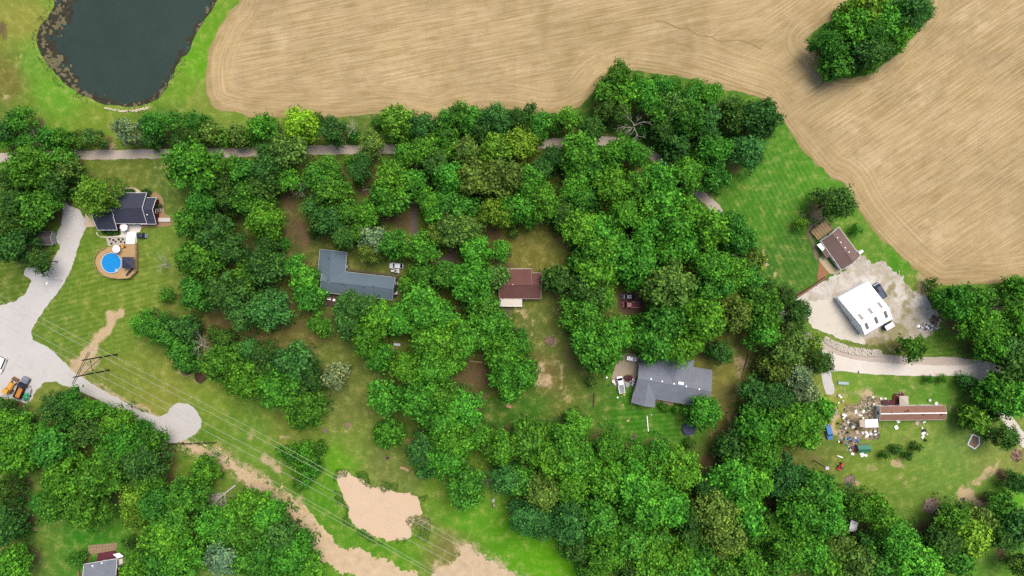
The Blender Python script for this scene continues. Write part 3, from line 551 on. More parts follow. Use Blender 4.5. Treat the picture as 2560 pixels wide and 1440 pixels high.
# ---- bare soil: capsules in photo pixels (x0, y0, x1, y1, radius, strength, 0 tan / 1 brown)
SOIL = [(298, 786, 240, 845, 13, 1.0, 0), (240, 845, 198, 912, 14, 1.0, 0), (190, 925, 240, 905, 16, .8, 0), (180, 935, 205, 925, 18, .8, 0), (240, 955, 320, 998, 7, .7, 0), (330, 1005, 400, 1035, 10, .9, 0), (425, 882, 440, 908, 9, .7, 0), (465, 935, 500, 950, 18, .45, 0),
        (1375, 852, 1380, 860, 17, .6, 0), (1345, 925, 1360, 955, 18, .75, 0), (1395, 900, 1425, 1000, 5, .6, 0), (1380, 905, 1412, 1000, 4, .5, 0), (1318, 795, 1330, 850, 4, .55, 0), (1335, 790, 1345, 860, 4, .5, 0), (1287, 774, 1290, 777, 7, .9, 0), (1310, 778, 1320, 786, 10, .6, 0), (1255, 690, 1275, 660, 14, .8, 1), (1300, 605, 1302, 607, 10, .5, 1), (1312, 655, 1325, 660, 6, .6, 0), (1415, 880, 1440, 920, 22, .5, 1), (1395, 745, 1400, 770, 14, .6, 1), (1440, 860, 1450, 880, 14, .5, 1),
        (1170, 930, 1220, 940, 26, .85, 1), (1150, 950, 1200, 980, 20, .5, 1), (940, 520, 1020, 560, 20, .9, 1), (905, 470, 915, 500, 16, .95, 1), (735, 560, 755, 600, 22, .85, 1), (720, 470, 735, 520, 18, .9, 1), (765, 655, 772, 662, 9, .9, 1), (945, 430, 950, 450, 16, .9, 1), (690, 620, 720, 640, 10, .5, 1), (560, 795, 760, 820, 16, .55, 1), (640, 800, 690, 815, 10, .4, 0), (1195, 590, 1240, 580, 20, .9, 1), (1380, 590, 1420, 620, 16, .5, 1), (1110, 640, 1140, 660, 14, .8, 1),
        (2240, 1158, 2248, 1160, 16, .9, 0), (2170, 1165, 2200, 1175, 10, .5, 0), (2090, 1030, 2086, 1068, 7, .95, 0), (2092, 1072, 2106, 1086, 7, .9, 0), (2085, 990, 2110, 985, 10, .6, 0), (2165, 990, 2200, 1000, 14, .95, 0), (2105, 975, 2150, 980, 7, .5, 0), (2472, 1172, 2440, 1206, 5, .8, 0), (2490, 1172, 2462, 1198, 6, .9, 0), (2450, 1210, 2446, 1214, 7, 1, 0), (2405, 1220, 2402, 1245, 10, .9, 0), (2420, 1238, 2440, 1248, 14, 1, 0), (2450, 1255, 2470, 1285, 6, .9, 0), (2460, 1185, 2420, 1225, 4, .6, 0), (2540, 1138, 2545, 1145, 12, .7, 0), (2330, 1262, 2335, 1272, 16, .5, 0), (2122, 1203, 2130, 1205, 12, .6, 0), (2275, 1345, 2280, 1350, 8, .5, 0), (2375, 1010, 2380, 1015, 9, .5, 0), (2250, 1195, 2270, 1200, 9, .4, 0), (2250, 970, 2300, 975, 8, .35, 0), (2310, 1060, 2315, 1080, 8, .5, 0), (2005, 1140, 2060, 1160, 20, .45, 1),
        (1768, 1150, 1745, 1185, 17, .95, 1), (1800, 1010, 1830, 960, 14, .5, 1), (1855, 900, 1850, 950, 14, .6, 0), (1815, 1030, 1820, 1060, 12, .5, 0), (1850, 860, 1860, 890, 12, .6, 1), (1745, 885, 1748, 892, 7, .8, 1), (1710, 1022, 1712, 1026, 6, .7, 1), (1830, 1000, 1845, 950, 8, .6, 0), (1488, 980, 1486, 1010, 5, .6, 1), (1320, 998, 1325, 1003, 6, .4, 1), (1552, 1008, 1554, 1010, 5, .7, 0), (1365, 965, 1370, 968, 8, .5, 0),
        (2040, 515, 2060, 540, 10, .8, 1), (1900, 625, 1935, 690, 4, .85, 0), (2100, 860, 2230, 875, 8, .7, 1), (2225, 872, 2245, 876, 5, .8, 0), (2310, 690, 2290, 740, 16, .8, 0), (2295, 715, 2300, 770, 12, .8, 0), (2350, 735, 2420, 718, 8, .5, 1), (1990, 745, 2070, 695, 6, 1, 1),
        (3, 70, 5, 85, 12, .8, 1), (12, 250, 20, 245, 10, .5, 0), (540, 268, 575, 258, 9, .8, 0), (280, 358, 284, 362, 8, .7, 0), (255, 330, 200, 320, 4, .3, 0), (390, 412, 415, 408, 6, .6, 0), (230, 430, 232, 434, 9, .5, 0), (50, 130, 55, 138, 4, .9, 0), (405, 570, 430, 575, 4, .4, 0), (720, 765, 726, 772, 7, .5, 0),
        (665, 1150, 690, 1165, 16, .85, 0), (705, 1090, 725, 1100, 10, .7, 0), (560, 1160, 640, 1215, 22, .45, 0), (760, 1290, 740, 1262, 16, .7, 0), (860, 1395, 960, 1425, 22, .55, 0), (600, 1150, 720, 1240, 12, .55, 0), (610, 1095, 630, 1092, 10, .5, 0), (840, 1070, 905, 1080, 12, .3, 0), (965, 1140, 970, 1170, 6, .35, 0), (1120, 1380, 1180, 1370, 12, .4, 1), (1040, 1300, 1075, 1320, 12, .6, 0), (170, 1195, 200, 1250, 14, .4, 1), (45, 1040, 60, 1020, 16, .5, 1), (90, 1320, 95, 1330, 8, .4, 0), (200, 1065, 240, 1050, 10, .7, 1), (310, 1240, 312, 1270, 10, .8, 1), (480, 1290, 490, 1310, 16, .9, 1)]

for i_ in range(0, len(TRACK_PX) - 3, 3):
    SOIL.append((*TRACK_PX[i_], *TRACK_PX[i_ + 3], 26, .62, 0))
SOIL += [(1150, 1370, 1300, 1450, 26, .6, 0), (1090, 1425, 1150, 1400, 20, .6, 0)]
LITTER_T = np.array([(t[0], t[1], t[2]) for t in TW if t[2] > 3.2])

xs = np.concatenate([[-4000, -2000, -1000, -500, -300, -230], np.arange(-190, 190.01, 0.95), [230, 300, 500, 1000, 2000, 4000]])
ys = np.concatenate([[-4000, -2000, -1000, -500, -250, -160], np.arange(-114, 114.01, 0.95), [160, 250, 500, 1000, 2000, 4000]])
GX, GY = np.meshgrid(xs, ys, indexing='ij')
gx, gy = GX.ravel(), GY.ravel()
gz = pond_depth(gx, gy)
wx = gx + 2.5 * vnoise(gx, gy, 9, 3); wy = gy + 2.5 * vnoise(gx, gy, 9, 4)
num = np.zeros((len(gx), 3)); den = np.zeros(len(gx))
for a in GA:
    w = 1.0 / ((wx - a[0]) ** 2 + (wy - a[1]) ** 2 + 9.0) ** 1.7
    num += w[:, None] * a[2:5]; den += w
gcol = num / den[:, None] * np.array([1.40, 1.32, 1.15])
gsoil = np.zeros(len(gx)); gbrown = np.zeros(len(gx))
for x0, y0, x1, y1, r, s, k in SOIL:
    p = px2w([(x0, y0), (x1, y1)])
    d = sdf_line(gx + 1.5 * vnoise(gx, gy, 4.0, 6) + 0.8 * vnoise(gx, gy, 1.9, 8), gy + 1.5 * vnoise(gx, gy, 4.0, 7) + 0.8 * vnoise(gx, gy, 1.9, 9), p, 0.0)
    v = s * sm(r * M * 1.7, r * M * 0.25, d)
    if k:
        gbrown = np.maximum(gbrown, v)
    else:
        gsoil = np.maximum(gsoil, v)
LN = 1.2 * vnoise(gx, gy, 3.0, 5)
for a in LITTER_T:
    d = np.hypot(gx - a[0], gy - a[1]) + LN
    gbrown = np.maximum(gbrown, 0.8 * sm(a[2] * 1.05, a[2] * 0.3, d))
# mown stripes: coordinate across the stripes (m) and strength
def lawn(cx, cy, rx, ry):
    return sm(1.15, 0.75, np.hypot((gx - G(cx, cy).x) / (rx * M), (gy - G(cx, cy).y) / (ry * M)))
zones = [(lawn(250, 740, 190, 150), 14), (lawn(1950, 560, 130, 200), -62), (lawn(2400, 875, 100, 40), 8), (0.3 * lawn(2300, 1160, 220, 120), 20), (lawn(1640, 1060, 150, 60), 5), (lawn(20, 700, 70, 60), 10)]
mow = np.zeros(len(gx)); mstr = np.zeros(len(gx))
for w, ang in zones:
    a = math.radians(ang)
    v = -gx * math.sin(a) + gy * math.cos(a)
    mow = np.where(w > mstr, v, mow); mstr = np.maximum(mstr, w)
nx_, ny_ = len(xs), len(ys)
ii, jj = np.meshgrid(np.arange(nx_ - 1), np.arange(ny_ - 1), indexing='ij')
q = (ii * ny_ + jj).ravel()
gF = np.stack([q, q + ny_, q + ny_ + 1, q + 1], 1)

m = NT('grass_and_soil')
col = m.attr('gcol')
n_f = m.noise(2.2, 4, 0.7); n_m = m.noise(0.35, 4, 0.65); n_l = m.noise(0.06, 3, 0.6); n_ff = m.noise(7.0, 2, 0.6)
stripe = m.math('SINE', m.math('MULTIPLY', m.attr('mow', 'Fac'), 4.0))
stripe = m.math('MULTIPLY', stripe, m.math('MULTIPLY', m.attr('mstr', 'Fac'), m.math('MULTIPLY', n_l, 0.22)))
f = m.math('ADD', m.math('MULTIPLY', n_f, 0.6), m.math('MULTIPLY', n_m, 0.75))
f = m.math('ADD', f, m.math('MULTIPLY', n_ff, 0.35))
f = m.math('ADD', m.math('ADD', f, 0.17), stripe)
col = m.scale(col, f)
straw = m.ramp(m.math('ADD', m.math('MULTIPLY', n_m, 0.7), m.math('MULTIPLY', n_f, 0.45)), 0.54, 0.78)
col = m.mix(m.math('MULTIPLY', straw, 0.5), col, m.scale(alb(168, 158, 92), f))
lush = m.ramp(m.noise(0.21, 4, 0.7), 0.58, 0.74)
col = m.mix(m.math('MULTIPLY', lush, 0.4), col, m.mix(1.0, col, (0.72, 1.08, 0.55), 'MULTIPLY'))
brk = m.math('ADD', m.math('MULTIPLY', m.math('SUBTRACT', n_m, 0.5), 2.0), m.math('MULTIPLY', m.math('SUBTRACT', n_f, 0.5), 1.5))
tan = m.mix(n_f, alb(176, 150, 112), alb(212, 188, 150))
brown = m.mix(n_f, alb(84, 70, 48), alb(124, 104, 74))
fb = m.ramp(m.math('ADD', m.attr('gbrown', 'Fac'), m.math('MULTIPLY', brk, 0.8)), 0.25, 0.95)
col = m.mix(fb, col, m.scale(brown, m.math('ADD', m.math('MULTIPLY', n_m, 0.9), 0.55)))
ft = m.ramp(m.math('ADD', m.attr('gsoil', 'Fac'), m.math('MULTIPLY', brk, 0.8)), 0.25, 0.95)
col = m.mix(ft, col, tan)
m.bump(m.math('ADD', n_f, n_ff), 0.25, 0.15)
MAT_GROUND = m.fin(col, 0.95, 0.1)
me = np_mesh('ground', np.column_stack([gx, gy, gz]), gF, [MAT_GROUND], {
    'gcol': ('POINT', 'FLOAT_VECTOR', gcol), 'gsoil': ('POINT', 'FLOAT', gsoil), 'gbrown': ('POINT', 'FLOAT', gbrown),
    'mow': ('POINT', 'FLOAT', mow), 'mstr': ('POINT', 'FLOAT', mstr)})
ground = bpy.data.objects.new('ground', me); COL.objects.link(ground)
ground['kind'] = 'structure'; ground['label'] = 'mown lawns, rough grass and bare soil between the woods'

def struct(o, label):
    o['kind'] = 'structure'; o['label'] = label
    return o

# ---- harvested field with stubble rows
ISLE = px2w(catmull([(2008, 98), (2060, 60), (2110, 10), (2150, -30), (2320, -30), (2332, 20), (2310, 60), (2270, 105), (2225, 150), (2190, 178), (2140, 194), (2090, 192), (2062, 165), (2040, 130)], 4))
def f_sdf(x, y):
    return np.maximum(sdf_poly(x, y, FIELD), -sdf_poly(x, y, ISLE) - 0.3) + 0.5 * vnoise(x, y, 2.2, 11) + 0.5 * vnoise(x, y, 6, 12) + 0.3 * vnoise(x, y, 0.9, 13)
OLIVE = [(1500, 70, 130, 40, .7), (1360, 60, 24, 110, .75), (1420, 140, 26, 60, .7), (1330, 125, 34, 30, .55), (1540, 110, 60, 24, .5), (1900, 105, 60, 16, .6), (1960, 110, 60, 40, .5), (2010, 150, 50, 50, .5), (2110, 200, 90, 14, .6), (1720, 20, 120, 20, .4), (1640, 15, 60, 30, .5), (780, 110, 30, 10, .45), (1250, 135, 40, 20, .4), (860, 60, 60, 16, .3), (1440, 235, 26, 22, .5), (2080, 420, 60, 14, .4), (2030, 270, 50, 20, .45), (2260, 300, 40, 16, .35), (2350, 700, 80, 12, .7), (2280, 690, 30, 20, .6), (2240, 60, 26, 60, .3), (1560, 112, 50, 14, .45), (700, 60, 60, 30, .25), (700, 225, 50, 8, .35)]
PALE = [(690, 95, 40, 40, .7), (1000, 190, 150, 30, .5), (1680, 75, 80, 20, .6), (2120, 310, 50, 30, .7), (2180, 400, 50, 40, .8), (2300, 240, 60, 60, .4), (2440, 50, 60, 50, .5), (2420, 330, 80, 60, .4), (2330, 580, 60, 30, .6), (1320, 170, 60, 24, .4), (1340, 20, 30, 40, .4), (2200, 220, 60, 20, .5)]
def blobs(L, x, y):
    v = np.zeros(len(x))
    for cx, cy, rx, ry, s in L:
        d = np.hypot((x - (cx - 1280) * M) / (rx * M), (y - (720 - cy) * M) / (ry * M)) + 0.25 * vnoise(x, y, 5, 21)
        v = np.maximum(v, s * sm(1.7, 0.1, d + 0.35 * vnoise(x, y, 2.5, 22)))
    return v
def f_edge(x, y):
    return np.minimum(-sdf_poly(x, y, FIELD), sdf_poly(x, y, ISLE) + 2.0)
def f_row(x, y):
    s = f_edge(x, y)
    left = sm(60, 105, x)            # 0 left half, 1 right half
    a1, a2 = math.radians(11), math.radians(34)
    bend = 0.6 * vnoise(x, y, 45, 31)
    v1 = -x * math.sin(a1) + y * math.cos(a1) + bend
    v2 = -x * math.sin(a2) + y * math.cos(a2) + bend * 0.4
    head = sm(19, 13, s + 3 * vnoise(x, y, 20, 32))
    return np.stack([v1, v2, s], 1)
def f_mask(x, y):
    s = f_edge(x, y)
    left = sm(55, 95, x + 8 * vnoise(x, y, 20, 33))
    head = 0.75 * sm(11, 6, s + 4 * vnoise(x, y, 20, 32))
    arc = sm(1.0, 0.6, np.hypot((x - 56) / 42, (y - 62) / 22))
    return np.stack([left, np.maximum(head, arc), np.zeros(len(x))], 1)
m = NT('stubble_field')
row = m.n('ShaderNodeSeparateXYZ'); m.link(m.attr('row', 'Vector'), row.inputs[0])
msk = m.n('ShaderNodeSeparateXYZ'); m.link(m.attr('msk', 'Vector'), msk.inputs[0])
pp = m.n('ShaderNodeSeparateXYZ'); m.link(m.pos(), pp.inputs[0])
def streak(v, ua, ub, k):
    u = m.math('ADD', m.math('MULTIPLY', pp.outputs[0], ua), m.math('MULTIPLY', pp.outputs[1], ub))
    c = m.n('ShaderNodeCombineXYZ')
    m.link(u, c.inputs[0]); m.link(m.math('MULTIPLY', v, k), c.inputs[1])
    return m.noise(1.0, 3, 0.6, c.outputs[0])
s1 = streak(row.outputs[0], 0.07, 0.015, 1.75)
s2 = streak(row.outputs[1], 0.06, 0.04, 1.75)
s3 = streak(row.outputs[2], 0.08, 0.05, 1.6)
sA = m.math('ADD', m.math('MULTIPLY', s1, m.math('SUBTRACT', 1.0, msk.outputs[0])), m.math('MULTIPLY', s2, msk.outputs[0]))
sB = m.math('ADD', m.math('MULTIPLY', sA, m.math('SUBTRACT', 1.0, msk.outputs[1])), m.math('MULTIPLY', s3, msk.outputs[1]))
n_f = m.noise(2.6, 4, 0.7); n_m = m.noise(0.22, 5, 0.68); n_l = m.noise(0.045, 4, 0.6)
st = m.ramp(m.math('ADD', m.math('MULTIPLY', sB, 0.85), m.math('MULTIPLY', n_f, 0.2)), 0.32, 0.76)
soil = m.mix(n_m, alb(150, 126, 80), alb(172, 148, 100))
strawc = m.mix(n_f, alb(184, 160, 118), alb(208, 186, 148))
col = m.mix(st, soil, strawc)
pinky = m.ramp(m.math('ADD', m.attr('pale', 'Fac'), m.math('MULTIPLY', m.math('SUBTRACT', n_m, 0.5), 1.4)), 0.2, 0.8)
col = m.mix(m.math('MULTIPLY', pinky, 0.55), col, m.mix(st, alb(180, 154, 112), alb(218, 198, 160)))
ol = m.ramp(m.math('ADD', m.math('ADD', m.attr('olive', 'Fac'), m.math('MULTIPLY', m.math('SUBTRACT', n_m, 0.5), 1.2)), m.math('MULTIPLY', m.math('SUBTRACT', n_l, 0.5), 1.3)), 0.1, 0.95)
col = m.mix(m.math('MULTIPLY', ol, 0.85), col, m.mix(st, alb(116, 104, 58), alb(156, 138, 88)))
col = m.scale(col, m.math('MULTIPLY', m.math('ADD', m.math('MULTIPLY', n_f, 0.35), 0.83), m.math('ADD', m.math('MULTIPLY', n_m, 0.45), m.math('ADD', m.math('MULTIPLY', n_l, 0.75), 0.41))))
m.bump(m.math('ADD', m.math('MULTIPLY', sB, 1.2), n_f), 0.25, 0.2)
MAT_FIELD = m.fin(col, 0.95, 0.1)
struct(sheet('field', f_sdf, (-110, -12, 190, 112), 0.9, 0.03, MAT_FIELD, {'row': f_row, 'msk': f_mask, 'olive': lambda x, y: np.maximum(0.72 * blobs(OLIVE, x, y), 0.55 * sm(3.5, 0.0, f_edge(x, y) + 1.2 * vnoise(x, y, 3, 23))), 'pale': lambda x, y: blobs(PALE, x, y)}), 'harvested straw-coloured field with stubble rows')

# ---- ponds
m = NT('dark_pond_water')
n1 = m.noise(0.08, 3, 0.6)
col = m.mix(n1, alb(42, 57, 50), alb(56, 72, 63))
m.bump(m.noise(1.4, 4, 0.7), 0.25, 0.2)
MAT_POND = m.fin(col, 0.3, 0.22)
struct(sheet('pond_water', lambda x, y: sdf_poly(x, y, POND) - 1.2, bbox_of(POND, 3), 1.2, -0.28, MAT_POND), 'dark green pond at the top edge')
m = NT('muddy_water')
n1 = m.noise(0.10, 4, 0.6, dist=1.0)
col = m.mix(n1, alb(212, 182, 148), alb(224, 196, 164))
m.bump(m.noise(1.6, 3, 0.6), 0.1, 0.1)
MAT_MUD = m.fin(col, 0.3, 0.4)
struct(sheet('muddy_pond', lambda x, y: sdf_poly(x, y, MUD) - 2.2, bbox_of(MUD, 4), 0.9, -0.16, MAT_MUD), 'muddy tan pond under the power lines')

# ---- pond weed
def weed(lo, thr, scale, seed):
    def fn(x, y):
        s = -sdf_poly(x, y, POND)
        n = 0.45 * vnoise(x, y, scale, seed) + 0.45 * vnoise(x, y, scale * 0.4, seed + 1) + 0.55 * vnoise(x, y, 0.6, seed + 2)
        leftw = sm(-128, -150, x) * sm(60, 75, y)
        band = lo[0] + lo[1] * leftw
        edge = sm(0.2, 1.4, s) * sm(band + 3.5, band * 0.5, s)
        return np.where(s < 0.2, 1.0, thr + 0.9 * (1 - edge) * 1.4 - n - 0.55)
    return fn
MAT_WEED1 = plain('submerged_weed', alb(60, 56, 44), 0.8, 0.1, var=0.5, scale=2.0)
MAT_WEED2 = plain('floating_weed_mat', alb(112, 104, 76), 0.9, 0.1, var=0.5, scale=2.5)
o = sheet('pond_weed', weed((1.5, 6.5), 0.12, 3.0, 51), bbox_of(POND, 1), 0.4, -0.262, MAT_WEED1)
tag(o, 'dark brown weed under the water along the green pond shore', 'pond weed', kind='stuff')
o = sheet('floating_weed', weed((1.7, 8.0), 0.66, 1.6, 61), bbox_of(POND, 1), 0.33, -0.245, MAT_WEED2)
tag(o, 'khaki mats of floating weed at the green pond edge', 'pond weed', kind='stuff')

# ---- roads, drives, pads
def gravel(name, c0, c1, big=0.15, fine=3.0, track=None):
    m = NT(name)
    a = m.noise(fine, 4, 0.75); b = m.noise(big, 4, 0.6)
    col = m.mix(b, alb(*c0), alb(*c1))
    col = m.scale(col, m.math('ADD', m.math('MULTIPLY', a, 0.22), 0.89))
    d = m.ramp(m.noise(0.3, 5, 0.75, dist=0.8), 0.52, 0.74)
    col = m.mix(m.math('MULTIPLY', d, 0.55), col, m.mix(1.0, col, (0.74, 0.70, 0.64), 'MULTIPLY'))
    l = m.ramp(m.noise(0.12, 3, 0.6, dist=2.0), 0.55, 0.7)
    col = m.mix(m.math('MULTIPLY', l, 0.4), col, m.mix(1.0, col, (1.12, 1.12, 1.12), 'MULTIPLY'))
    m.bump(a, 0.1, 0.04)
    return m.fin(col, 0.95, 0.15)
MAT_LANE = gravel('gravel_lane', (180, 163, 147), (208, 195, 180))
MAT_LOT = gravel('pale_gravel', (190, 185, 178), (211, 207, 202), 0.09)
MAT_CONC = gravel('concrete', (214, 202, 186), (230, 222, 210), 0.1, 5.0)
MAT_PATIO = gravel('patio_concrete', (222, 210, 194), (236, 228, 218), 0.3, 5.0)
m = NT('weedy_concrete_pad')
a = m.noise(2.5, 4, 0.75); b = m.noise(0.16, 5, 0.7, dist=0.6); c = m.noise(0.45, 4, 0.7, dist=0.5)
col = m.mix(m.ramp(b, 0.35, 0.65), alb(178, 166, 146), alb(212, 206, 196))
col = m.mix(m.math('MULTIPLY', m.ramp(c, 0.5, 0.68), 0.6), col, alb(176, 156, 118))
wd = m.ramp(m.math('ADD', m.attr('weeds', 'Fac'), m.math('MULTIPLY', m.math('SUBTRACT', m.math('ADD', b, c), 1.0), 1.5)), 0.2, 0.75)
col = m.mix(m.math('MULTIPLY', wd, 0.85), col, m.mix(a, alb(104, 106, 52), alb(166, 150, 96)))
dk_ = m.ramp(m.noise(0.28, 4, 0.7), 0.56, 0.72)
col = m.mix(m.math('MULTIPLY', dk_, 0.45), col, m.mix(1.0, col, (0.66, 0.66, 0.66), 'MULTIPLY'))
MAT_PAD = m.fin(m.scale(col, m.math('ADD', m.math('MULTIPLY', a, 0.3), 0.85)), 0.95, 0.15)
PADW = [(2240, 830, 40, 26, .8), (2170, 866, 60, 10, .9), (2260, 780, 22, 40, .6), (2225, 740, 16, 40, .5), (2290, 800, 20, 18, .55), (2330, 835, 30, 10, .7), (2275, 720, 14, 30, .6), (2200, 660, 20, 14, .4), (2100, 848, 60, 10, .6), (2310, 770, 40, 8, .4), (2190, 855, 30, 14, .8)]
MAT_PADG = gravel('pale_pad', (206, 196, 176), (224, 216, 200), 0.1)
MAT_TAR = gravel('tarmac', (92, 80, 74), (122, 108, 100), 0.3)
MAT_MULCH = gravel('mulch', (142, 100, 70), (168, 124, 90), 0.5, 4.0)
MAT_BED = gravel('bed_mulch', (150, 118, 88), (178, 148, 116), 0.5, 4.0)
MAT_TRACK = gravel('bare_clay', (180, 152, 114), (222, 200, 166), 0.45, 1.2)
m = NT('trodden_yard')
a = m.noise(2.0, 4, 0.75); b = m.noise(0.4, 5, 0.7, dist=0.6)
col = m.mix(m.ramp(b, 0.35, 0.65), alb(132, 112, 88), alb(186, 166, 132))
col = m.mix(m.math('MULTIPLY', m.ramp(m.noise(0.55, 4, 0.7), 0.5, 0.6), 0.8), col, m.mix(a, alb(64, 88, 38), alb(112, 122, 66)))
MAT_YARD = m.fin(m.scale(col, m.math('ADD', m.math('MULTIPLY', a, 0.5), 0.75)), 0.95, 0.15)

def region(name, poly, z, mat, label, jag=0.25, res=0.6, attrs=None):
    o = sheet(name, lambda x, y: sdf_poly(x, y, poly) + jag * vnoise(x, y, 1.9, 71) + jag * vnoise(x, y, 0.7, 72) * 0.9 + (0.9 * vnoise(x, y, 0.5, 75) if jag > .5 else 0), bbox_of(poly, 1.0), res, z, mat, attrs)
    return struct(o, label)
def ribbon(name, pts, w, z, mat, label, jag=0.2, res=0.6):
    o = sheet(name, lambda x, y: sdf_line(x, y, pts, w) + jag * vnoise(x, y, 1.5, 73) + jag * 0.8 * vnoise(x, y, 0.7, 74) + (1.2 * vnoise(x, y, 2.6, 76) + 0.7 * vnoise(x, y, 0.5, 75) if jag > .5 else 0), bbox_of(pts, 6.0), res, z, mat)
    return struct(o, label)
ribbon('road', LANE, 3.0, 0.04, MAT_LANE, 'gravel lane running through the trees', 0.22, 0.7)
region('parking_lot', LOT, 0.05, MAT_LOT, 'pale gravel lot and track at the left edge', 0.3)
region('driveway', CONC, 0.055, MAT_CONC, 'pale concrete widening beside the lane below the barn', 0.15)
region('driveway', APRON, 0.065, gravel('apron_concrete', (206, 184, 150), (218, 198, 168), 0.4), 'tan concrete apron left of the navy-roofed house', 0.05, 0.4)
region('path', WALK, 0.07, MAT_PATIO, 'white concrete walk below the navy-roofed house', 0.05, 0.35)
region('path', WALKN, 0.07, gravel('tan_walk', (198, 180, 144), (212, 196, 162), 0.4), 'curved tan walk above the navy-roofed house', 0.05, 0.35)
region('flower_bed', BEDE, 0.06, MAT_BED, 'brown mulch bed right of the navy-roofed house', 0.08, 0.4)
region('flower_bed', BEDS, 0.06, gravel('stone_bed', (176, 166, 148), (206, 198, 184), 0.8), 'pale stone bed above the pool deck', 0.08, 0.4)
region('yard', PAD, 0.045, MAT_PAD, 'weathered concrete yard around the white barn', 0.55, 0.5, {'weeds': lambda x, y: blobs(PADW, x, y)})
region('yard', PADG, 0.06, MAT_PADG, 'clean pale gravel left of the white barn', 0.4)
region('flower_bed', MULCH, 0.06, MAT_MULCH, 'reddish mulch bed below the brown-roofed house', 0.1, 0.4)
region('path', PATHH, 0.07, gravel('front_walk', (180, 164, 130), (196, 182, 150), 0.4), 'concrete path along the brown-roofed house', 0.05, 0.4)
region('yard', YARDN, 0.05, gravel('bare_yard', (112, 96, 80), (150, 132, 112), 0.4), 'bare brown yard beside the wooden deck', 0.25, 0.5)
region('yard', CARPAD, 0.05, gravel('car_pad', (156, 140, 116), (182, 168, 146), 0.3), 'tan gravel parking area left of the large grey house', 0.3, 0.5)
region('yard', CLEAR, 0.05, gravel('wood_clearing', (88, 70, 58), (110, 90, 72), 0.3), 'brown clearing with two parked vehicles in the wood', 0.5, 0.6)
region('yard', JUNKY, 0.04, MAT_YARD, 'trodden brown yard full of scrap beside the mobile home', 0.6, 0.5)
for k, (pts, w, lab) in enumerate(DRIVES):
    ribbon('driveway', pts, w, 0.052 + 0.006 * k, MAT_TAR if k < 2 else (MAT_LOT if k in (2, 3) else (MAT_PADG if k == 4 else MAT_TAR)), lab or ['', 'tarmac drive showing between crowns left of the red-roofed house', 'short gravel drive from the lane to the left lot', 'gravel drive from the lane to the scrap yard', 'pale dirt drive at the right edge', 'grey drive below the white porch roof'][k], 0.15, 0.5)
ribbon('dirt_track', TRACK, TRACKW, 0.042, MAT_TRACK, 'bare clay track curving along the muddy pond', 0.8, 0.36)
region('dirt_patch', SPOIL, 0.048, MAT_TRACK, 'bare clay patch at the bottom edge', 0.9, 0.36)

MAT_RILL = gravel('washed_rill', (142, 120, 80), (166, 142, 100), 0.4, 2.0)
ribbon('field_rill', px2w(catmull([(1640, 52), (1668, 58), (1700, 72), (1718, 70), (1745, 88), (1775, 92), (1800, 103), (1840, 100), (1872, 108), (1905, 124)], 4, False)), 0.42, 0.045, MAT_RILL, 'thin rill washed into the field above the jutting wood', 0.12, 0.28)
# ------------------------------------------------------------------ trees
def foliage_mat(name, trans=0.16):
    m = NT(name)
    oi = m.n('ShaderNodeObjectInfo')
    tone = m.attr('tone', 'Fac')
    base = oi.outputs['Color']
    f = m.ramp(tone, 0.0, 1.0, 0.45, 1.65)
    nd = m.n('ShaderNodeMapRange'); m.link(tone, nd.inputs[0]); nd.inputs[3].default_value = 0.32; nd.inputs[4].default_value = 1.75
    col = m.scale(base, nd.outputs[0])
    warm = m.mix(1.0, col, (1.35, 1.08, 0.75), 'MULTIPLY')
    col = m.mix(m.ramp(tone, 0.55, 1.0, 0.0, 0.8), col, warm)
    m.fin(col, 0.6, 0.10)
    tr = m.n('ShaderNodeBsdfTranslucent')
    m.link(m.mix(1.0, col, (1.2, 1.25, 0.6), 'MULTIPLY'), tr.inputs['Color'])
    mx = m.n('ShaderNodeMixShader'); mx.inputs[0].default_value = trans
    m.link(m.bsdf.outputs[0], mx.inputs[1]); m.link(tr.outputs[0], mx.inputs[2])
    m.link(mx.outputs[0], m.out.inputs[0])
    return m.mat
MAT_LEAF = foliage_mat('leaves')
MAT_BARK = plain('bark', (0.075, 0.06, 0.045), 0.95, 0.1, var=0.3, scale=4.0)
MAT_DEAD = plain('dead_wood', (0.36, 0.33, 0.29), 0.95, 0.1, var=0.3, scale=4.0)

def leaf_quads(P, N, size, rng, aspect=(0.55, 0.9)):
    """small rhombic leaf sprays at P with normals N"""
    n = len(P)
    N = N / np.linalg.norm(N, axis=1)[:, None]
    a = np.cross(N, rng.normal(size=(n, 3)))
    a /= np.linalg.norm(a, axis=1)[:, None] + 1e-9
    b = np.cross(N, a)
    L = size[:, None] * 0.5
    W = L * rng.uniform(*aspect, n)[:, None]
    bend = N * L * rng.uniform(-0.35, 0.1, n)[:, None]
    V = np.stack([P - a * L + bend, P - b * W, P + a * L + bend, P + b * W], 1).reshape(-1, 3)
    F = np.arange(4 * n).reshape(-1, 4)
    return V, F

